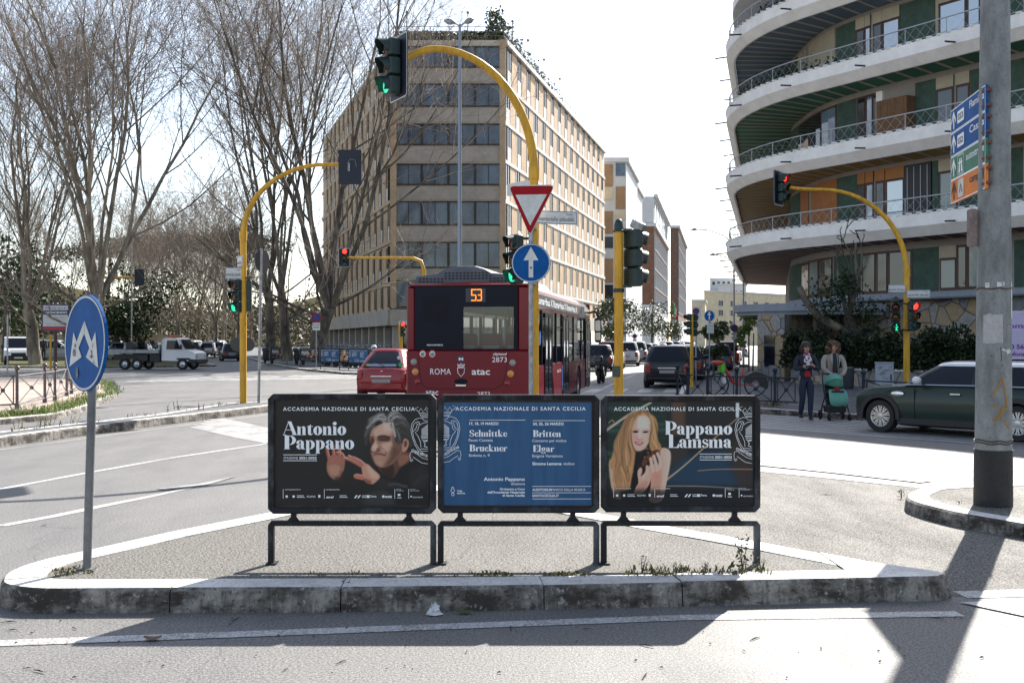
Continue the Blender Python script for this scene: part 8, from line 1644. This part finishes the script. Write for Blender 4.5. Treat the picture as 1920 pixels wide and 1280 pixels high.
def skin(name, pts, edges, m, par, sub=2, root=0):
    """one continuous surface grown over a skeleton of joints (x, y, z, rx, ry)"""
    me = bpy.data.meshes.new(name); me.from_pydata([p[:3] for p in pts], edges, []); o = bpy.data.objects.new(name, me); C.objects.link(o)
    bm = bmesh.new(); bm.from_mesh(me); bm.verts.ensure_lookup_table(); L = bm.verts.layers.skin.verify()
    for v, p in zip(bm.verts, pts): v[L].radius = (p[3], p[4] if len(p) > 4 else p[3]); v[L].use_root = False
    bm.verts[root][L].use_root = True; bm.to_mesh(me); bm.free()
    md = o.modifiers.new("s", 'SKIN'); md.use_smooth_shade = True; md.branch_smoothing = .6; ms = o.modifiers.new("u", 'SUBSURF'); ms.levels = sub; ms.render_levels = sub; bpy.context.view_layer.update(); evalmesh(o); o.data.materials.clear(); o.data.materials.append(m); o.data.polygons.foreach_set("use_smooth", [True]*len(o.data.polygons)); o.parent = par; return o
def chain(n0, n): return [(n0+i, n0+i+1) for i in range(n-1)]
def woman(label, loc, rz, legs, armR, armL, coat, coat_m, trousers, hair_m, hair, face_turn=0., h=1.65):
    """legs: two (hip, knee, ankle, toe) lists; arms: (shoulder, elbow, wrist, knuckle); faces -y"""
    t = thing("person", label, "person", loc, rz); k = h/1.65
    P = [(0, .01, .90, .10, .07), (0, .01, 1.05, .09, .06), (0, .01, 1.20, .10, .065), (0, .01, 1.335, .085, .055), (0, -.005, 1.41, .052, .05), (0, -.015, 1.455, .048, .05), (0, -.03, 1.50, .065, .08), (0, -.03, 1.56, .078, .098), (0, -.02, 1.615, .062, .078)]; E = chain(0, 9)
    for l in legs:
        n = len(P); hp, kn, an, to = l; P += [(*hp, .065), (*kn, .042), (*an, .03), (*to, .018)]; E += [(0, n)]+chain(n, 4)
    hands = []
    for a in (armR, armL):
        n = len(P); s, e, w, q = [Vector(v) for v in a]; P += [(*s, .036), (*e, .032), (*w, .026), (*(w.lerp(q, .6)), .033, .02)]; E += [(3, n)]+chain(n, 4)
        d = (q-w).normalized(); u = d.orthogonal().normalized() if abs(d.x) < .8 else Vector((0, 0, 1)); u = d.cross(Vector((0, 1, 0))); u = u.normalized() if u.length > .1 else Vector((1, 0, 0)); b = len(P)-1
        for f_, L in ((-1.5, .062), (-.5, .076), (.5, .07), (1.5, .055)):
            n = len(P); r0 = w.lerp(q, .85)+u*f_*.016; dn = (d+Vector((0, .25, -.35))).normalized(); P += [(*r0, .0095), (*(r0+d*L*.5), .0088), (*(r0+d*L*.5+dn*L*.5), .0075)]; E += [(b, n)]+chain(n, 3)
        n = len(P); r0 = w.lerp(q, .35)+u*.03; P += [(*r0, .011), (*(r0+d*.035+u*.012), .0095), (*(r0+d*.06+u*.004), .008)]; E += [(b, n)]+chain(n, 3)
    bo = skin("body", P, E, M_SKIN, t); bo.data.materials.append(trousers); bo.data.polygons.foreach_set("material_index", [1 if f.center.z < 1.04 and f.center.y > -.16 else 0 for f in bo.data.polygons])
    # face features
    fx = math.sin(face_turn); fy = -math.cos(face_turn); c = Vector((0, -.03, 1.555)); fdv = Vector((fx, fy, 0)); fu = Vector((-fy, fx, 0)) if True else None
    fu = Vector((fy, -fx, 0))*-1
    mb = MB(); mb.sphere(c+fdv*.098-UZ*.012, .02, 8, 6, None, (.7, .9, 1.2)); mb.build("nose", M_SKIN, t, 60)
    mb = MB(); ribbon(mb, [(-.022, 0), (0, -.004), (.022, 0)], .011, c+fdv*.0945-UZ*.052, fu, UZ); mb.build("mouth", mat("lips", (.30, .06, .06), .5), t)
    for s in (-1, 1): mb = MB(); mb.sphere(c+fdv*.083+fu*s*.03+UZ*.014, .014, 8, 6, None, (1, .6, .6)); mb.build("eye", M_BLKP, t, 60); mb = MB(); ribbon(mb, [(-.018, -.002), (0, .004), (.018, 0)], .007, c+fdv*.096+fu*s*.032+UZ*.034, fu, UZ); mb.build("eyebrow", hair_m, t)
    coat(t); 
    # trousers follow the legs
    P = [(0, .0, .98, .15, .12), (0, 0, .86, .15, .12)]; E = [(0, 1)]
    for l in legs: n = len(P); hp, kn, an, to = [Vector(v) for v in l]; P += [(*hp, .108), (*hp.lerp(kn, .5), .088), (*kn, .066), (*kn.lerp(an, .5), .060), (*(an+UZ*.03), .05)]; E += [(1, n)]+chain(n, 5)
    skin("trousers", P, E, trousers, t, 2, 1)
    for l in legs: an, to = Vector(l[2]), Vector(l[3]); skin("shoe", [(*(an+Vector((0, .03, -.015))), .043), (*an.lerp(to, .5), .045, .036), (*to, .04, .026)], chain(0, 3), M_SHOE, t, 2)
    hair(t, hair_m); return t
def hair_blob(t, m, blobs, seed, curl=.012, n=420, size=.035):
    rg = random.Random(seed); mb = MB()
    for (x, y, z, rx, ry, rz) in blobs: mb.sphere((x, y, z), 1., 16, 10, None, (rx, ry, rz))
    mb.v = [(x+rg.gauss(0, curl*.35), y+rg.gauss(0, curl*.35), z+rg.gauss(0, curl*.35)) for x, y, z in mb.v]
    for _ in range(n):
        b = rg.choice(blobs); u = Vector((rg.gauss(0, 1), rg.gauss(0, 1), rg.gauss(0, 1))).normalized(); p = Vector((b[0]+u.x*b[3], b[1]+u.y*b[4], b[2]+u.z*b[5])); d = Vector((rg.gauss(0, .5), rg.gauss(0, .5), -1+rg.gauss(0, .5))).normalized()*size; w = u.cross(d).normalized()*.006
        mb.add([p-w, p+w, p+d*.6+u*curl+w*.8, p+d+u*curl*.4], [(0, 1, 2, 3)])
    mb.build("hair", m, t, 60)
def coat1(t):
    P = [(0, 0, .88, .16, .13), (0, 0, 1.05, .135, .105), (0, 0, 1.2, .155, .115), (0, 0, 1.345, .14, .10), (0, .01, 1.41, .07, .07)]; E = chain(0, 5)
    for s in (-1, 1): n = len(P); P += [(s*.165, .0, 1.36, .062), (s*.225, -.02, 1.20, .06), (s*.235, -.06, 1.09, .055), (s*.12, -.2, 1.13, .05), (s*-.02, -.225, 1.15 if s > 0 else 1.18, .043)]; E += [(3, n)]+chain(n, 5)
    skin("jacket", P, E, M_NAVY, t, 2, 2)
    mb = MB(); mb.loft([[(x*w, -.118-.02*b, z) for x, b in ((-1, 0), (-.4, .8), (.4, .8), (1, 0))] for z, w in ((.93, .07), (1.0, .06), (1.06, .05))], False, False, None, False); mb.build("red_top", M_REDT, t, 60)
    skin("scarf", [(-.07, -.02, 1.42, .05), (.0, -.085, 1.40, .055), (.07, -.02, 1.42, .05), (.0, .05, 1.43, .05), (-.035, -.125, 1.32, .055, .04), (-.05, -.15, 1.22, .05, .03), (.05, -.125, 1.30, .05, .04), (.045, -.15, 1.19, .045, .03)], [(0, 1), (1, 2), (2, 3), (1, 4), (4, 5), (1, 6), (6, 7)], scarf_mat(), t, 2, 1)
    mb = MB(); mb.box((-.075, -.275, 1.17), (-.005, -.235, 1.27), None, .012); mb.build("held_glove", mat("pale_glove", (.55, .53, .5), .8), t)
    mb = MB(); mb.box((-.072, -.132, 1.557), (-.006, -.110, 1.588), None, .008); mb.box((.006, -.132, 1.557), (.072, -.110, 1.588), None, .008); mb.box((-.01, -.13, 1.575), (.01, -.118, 1.583)); mb.build("sunglasses", M_BLKP, t)
    mb = MB(); mb.box((.17, -.10, .80), (.28, .06, .96), None, .03); mb.tube([(.2, -.02, .95), (.1, -.13, 1.2), (-.05, -.09, 1.40)], .008, 5); mb.build("shoulder_bag", mat("beige_bag", (.30, .24, .17), .6), t)
def coat2(t):
    P = [(0, .02, .86, .17, .13), (0, .02, 1.05, .155, .115), (0, 0, 1.2, .165, .12), (0, 0, 1.345, .145, .10), (0, .012, 1.41, .07, .066)]; E = chain(0, 5)
    for s in (-1, 1): n = len(P); P += [(s*.17, .0, 1.365, .066), (s*.225, -.03, 1.22, .062), (s*.24, -.07, 1.08, .057), (s*.16, -.23, .99, .046), (s*.10, -.31, .955, .042)]; E += [(3, n)]+chain(n, 5)
    skin("jacket", P, E, M_BEIGE, t, 2, 2)
    mb = MB(); mb.loft([[(x*w, y-.014*b, z) for x, b in ((-1, 0), (-.4, .9), (.4, .9), (1, 0))] for z, w, y in ((.9, .05, -.128), (1.05, .048, -.122), (1.2, .05, -.13), (1.34, .045, -.112), (1.42, .04, -.06))], False, False, None, False); mb.build("dark_top", M_NAVY, t, 60)
    mb = MB(); mb.loft([[(x, -.152+abs(x)*.3, z) for x in (-.062, -.05)] for z in (.95, 1.1)], False, False, None, False); mb.build("red_lining", M_REDT, t)
    for s in (-1, 1): mb = MB(); mb.add([(s*.052, -.135, 1.16), (s*.105, -.125, 1.27), (s*.085, -.10, 1.40), (s*.045, -.09, 1.43), (s*.045, -.13, 1.32)], [(0, 1, 2, 3, 4)]); mb.build("lapel", M_BEIGE, t)
    mb = MB(); mb.tube([(.075, -.09, 1.41), (.07, -.15, 1.25), (.05, -.155, 1.05), (.03, -.15, .92)], .011, 5); mb.build("bag_strap", M_BLKP, t)
w1 = gp(1511, 788, 0); w2_ = gp(1562, 783, 0)
woman("woman in a navy jacket, patterned scarf and sunglasses walking over the zebra with folded arms", w1, R(4), [((-.085, 0, .86), (-.09, -.05, .48), (-.085, .10, .10), (-.09, -.04, .07)), ((.085, 0, .86), (.075, -.09, .47), (.06, -.10, .07), (.065, -.24, .035))],
      ((-.165, 0, 1.35), (-.235, -.06, 1.09), (-.0, -.22, 1.17), (.06, -.235, 1.17)), ((.165, 0, 1.35), (.235, -.06, 1.09), (-.01, -.23, 1.15), (-.09, -.24, 1.16)), coat1, M_NAVY, M_JEAN, M_HAIR1,
      lambda t, m: hair_blob(t, m, [(0, .01, 1.60, .105, .115, .085), (-.075, .02, 1.52, .05, .08, .10), (.075, .02, 1.52, .05, .08, .10), (0, .06, 1.53, .1, .06, .11)], 1, .01), 0.)
woman("woman with curly light brown hair and an open beige jacket pushing a green pushchair", w2_, R(2), [((-.085, .05, .86), (-.09, -.02, .48), (-.085, .08, .08), (-.09, -.06, .05)), ((.085, .05, .86), (.08, .10, .48), (.07, .28, .12), (.07, .2, .05))],
      ((-.17, 0, 1.35), (-.24, -.07, 1.08), (-.10, -.31, .955), (-.055, -.37, .95)), ((.17, 0, 1.35), (.24, -.07, 1.08), (.10, -.31, .955), (.055, -.37, .95)), coat2, M_BEIGE, M_JEAN, M_HAIR2,
      lambda t, m: hair_blob(t, m, [(0, .02, 1.60, .125, .125, .10), (-.09, .02, 1.53, .065, .09, .10), (.09, .03, 1.53, .055, .09, .10), (0, .08, 1.54, .12, .07, .12), (-.05, -.04, 1.635, .07, .06, .05), (.05, -.03, 1.635, .07, .06, .05)], 2, .03, 700, .04), .55)
# pushchair
pp = Vector((w2_.x-.14, w2_.y-.62, 0)); t = thing("pushchair", "green pushchair with a ribbed canopy rolling in front of the curly haired woman", "pushchair", pp, R(2)); MG = mat("pushchair_green", (.05, .20, .13), .8, var=.12, vs=14, bump=.2, bs=40); MGL = mat("pushchair_mint", (.12, .34, .27), .8, var=.1, vs=14, bump=.2, bs=40)
mb = MB(); rings = []
for i in range(9): a = R(-12+118*i/8); rings.append([(.205*math.cos(b)*(1-.12*math.cos(a)), .02-.27*math.cos(a)*max(.02, math.sin(b))*1.0+.05, .70+.22*math.sin(a)*max(0, math.sin(b))*1.0+.02*math.sin(i*2.4)+.06) for b in [math.pi*k/12 for k in range(13)]])
mb.loft(rings[:4], False, False, None, False); mb.build("canopy", MG, t, 50); mb = MB(); mb.loft(rings[3:], False, False, None, False); mb.build("canopy_top", MGL, t, 50)
mb = MB(); mb.loft([[(x*w, y, z) for x in (-1, -.6, 0, .6, 1)] for y, z, w in ((.12, .86, .19), (.10, .62, .19), (.02, .46, .19))], False, False, None, False); mb.build("seat_lining", M_BLKP, t, 50)
mb = MB(); mb.loft([[(x*w, y-.04*(1-x*x), z) for x in (-1, -.7, -.3, 0, .3, .7, 1)] for y, z, w in ((-.06, .66, .15), (-.17, .62, .19), (-.24, .52, .205), (-.27, .42, .20), (-.25, .34, .17), (-.2, .30, .1))], False, False, None, False); mb.build("foot_muff", MGL, t, 50)
mb = MB(); mb.tube([(-.19, -.02, .60), (-.1, -.24, .62), (.1, -.24, .62), (.19, -.02, .60)], .02, 6); mb.build("bumper_bar", M_BLKP, t)
mb = MB(); mb.sphere((0, -.12, .66), .07, 10, 8); mb.build("baby_cardigan", M_REDT, t)
for s in (-1, 1): mb = MB(); mb.tube([(s*.17, .33, .97), (s*.2, .22, .85), (s*.215, .05, .55), (s*.22, -.3, .12)], .014, 6); mb.tube([(s*.215, .02, .5), (s*.235, .25, .12)], .014, 6); mb.build("frame_tube", M_BLKP, t)
mb = MB(); mb.tube([(-.17, .33, .97), (0, .35, .98), (.17, .33, .97)], .018, 8); mb.build("handlebar", M_BLKP, t)
mb = MB(); mb.loft([[(x*w, y, z) for x, y in ((-1, -.18), (1, -.18), (1, .2), (-1, .2))] for z, w in ((.16, .17), (.30, .20))]); mb.build("basket", M_BLKP, t)
for x, y, r in ((-.22, -.30, .075), (.22, -.30, .075), (-.24, .25, .10), (.24, .25, .10)): wheel(t, x, y, r, .045, r*.6, 0, 1).rotation_euler = (0, 0, R(-90))
# red and green hire bicycle behind the railing
bp = Vector((at(1381, 640, 31.5).x, 31.5, HP)); t = thing("bicycle", "red hire bicycle with a green front fairing parked behind the dark railing", "bicycle", bp, R(6)); RB = mat("bike_red", (.55, .02, .015), .35, coat=.5); GBk = mat("bike_green", (.10, .50, .03), .4)
def bike_wheel(x):
    o = thing("wheel", None, None, (x, 0, .335)); o.parent = t; mb = MB(); n = 32; mb.loft([[(math.cos(2*math.pi*k/n)*(.315+.02*math.cos(a)), .02*math.sin(a), math.sin(2*math.pi*k/n)*(.315+.02*math.cos(a))) for a in [2*math.pi*j/6 for j in range(6)]] for k in range(n)]+[[(.315+.02*math.cos(a), .02*math.sin(a), 0) for a in [2*math.pi*j/6 for j in range(6)]]], False, False); mb.build("tyre", M_TYRE, o, 60)
    mb = MB(); [mb.cyl((0, .015*(-1)**k, 0), (math.cos(k*.35)*.3, 0, math.sin(k*.35)*.3), .0022, 3) for k in range(18)]; mb.cyl((0, -.05, 0), (0, .05, 0), .03, 10); mb.build("rim", M_GALV, o)
for x in (-.55, .55): bike_wheel(x)
mb = MB(); mb.tube([(-.38, 0, .98), (-.33, 0, .78), (-.12, 0, .42), (.05, 0, .33)], [.03, .04, .045, .04], 10); mb.tube([(.05, 0, .33), (.16, 0, .62), (.2, 0, .82)], .026, 8); mb.tube([(.05, 0, .33), (.55, .0, .335)], .018, 8); mb.tube([(.16, 0, .62), (.36, 0, .55), (.55, 0, .36)], .015, 6); mb.build("frame", RB, t, 50)
mb = MB(); mb.tube([(-.38, 0, 1.0), (-.42, 0, .75), (-.55, .05, .335)], .02, 6); mb.tube([(-.30, -.3, 1.12), (-.40, -.1, 1.08), (-.40, .1, 1.08), (-.30, .3, 1.12)], .014, 6); mb.build("fork", M_BLKP, t, 50)
mb = MB(); mb.box((-.52, -.14, .66), (-.36, .14, .98), None, .04); mb.build("front_fairing", GBk, t); mb = MB(); mb.box((-.72, -.17, .90), (-.40, .17, 1.02), None, .04); mb.build("basket_rim", RB, t); mb = MB(); mb.box((-.42, -.02, .35), (-.30, .10, .62), None, .03); mb.build("battery_box", M_WHITE, t)
mb = MB(); mb.loft([[(x, y*w, .86+dz) for y, dz in ((-1, 0), (0, .05), (1, 0), (0, -.03))] for x, w in ((.08, .02), (.16, .04), (.26, .09), (.34, .085))]); mb.cyl((.2, 0, .8), (.22, 0, .86), .014, 6); mb.build("saddle", M_BLK, t, 50)
mb = MB(); n = 14; A = [R(-20+190*i/n) for i in range(n+1)]; mb.loft([[(.55+.37*math.cos(a), y, .335+.37*math.sin(a)) for y in (-.04, .04)]+[(.55+.12*math.cos(a), y, .335+.12*math.sin(a)) for y in (.04, -.04)] for a in A]); mb.build("rear_guard", M_BLKP, t, 50)
# far walker at the left
fp2 = at(82, 640, 86); fp2.z = HP
mb_t = thing("person", "distant person in dark clothes standing by the white van", "person", fp2)
P = [(0, 0, .92, .13, .1), (0, 0, 1.15, .14, .1), (0, 0, 1.38, .14, .09), (0, 0, 1.46, .055), (0, -.01, 1.54, .075, .09), (0, -.01, 1.66, .07, .08)]; E = chain(0, 6)
for s in (-1, 1): n = len(P); P += [(s*.09, 0, .85, .085), (s*.1, -.02, .47, .06), (s*.1, .02, .09, .045), (s*.1, -.1, .04, .04)]; E += [(0, n)]+chain(n, 4); n = len(P); P += [(s*.19, 0, 1.38, .055), (s*.24, .03, 1.12, .045), (s*.2, -.1, .92, .035), (s*.2, -.12, .85, .035)]; E += [(2, n)]+chain(n, 4)
skin("body", P, E, mat("dark_clothes", (.012, .012, .014), .8), mb_t, 2, 1); mb = MB(); mb.sphere((0, 0, 1.62), .095, 12, 8, None, (1, 1.1, 1)); mb.build("hair", M_HAIR1, mb_t, 60)
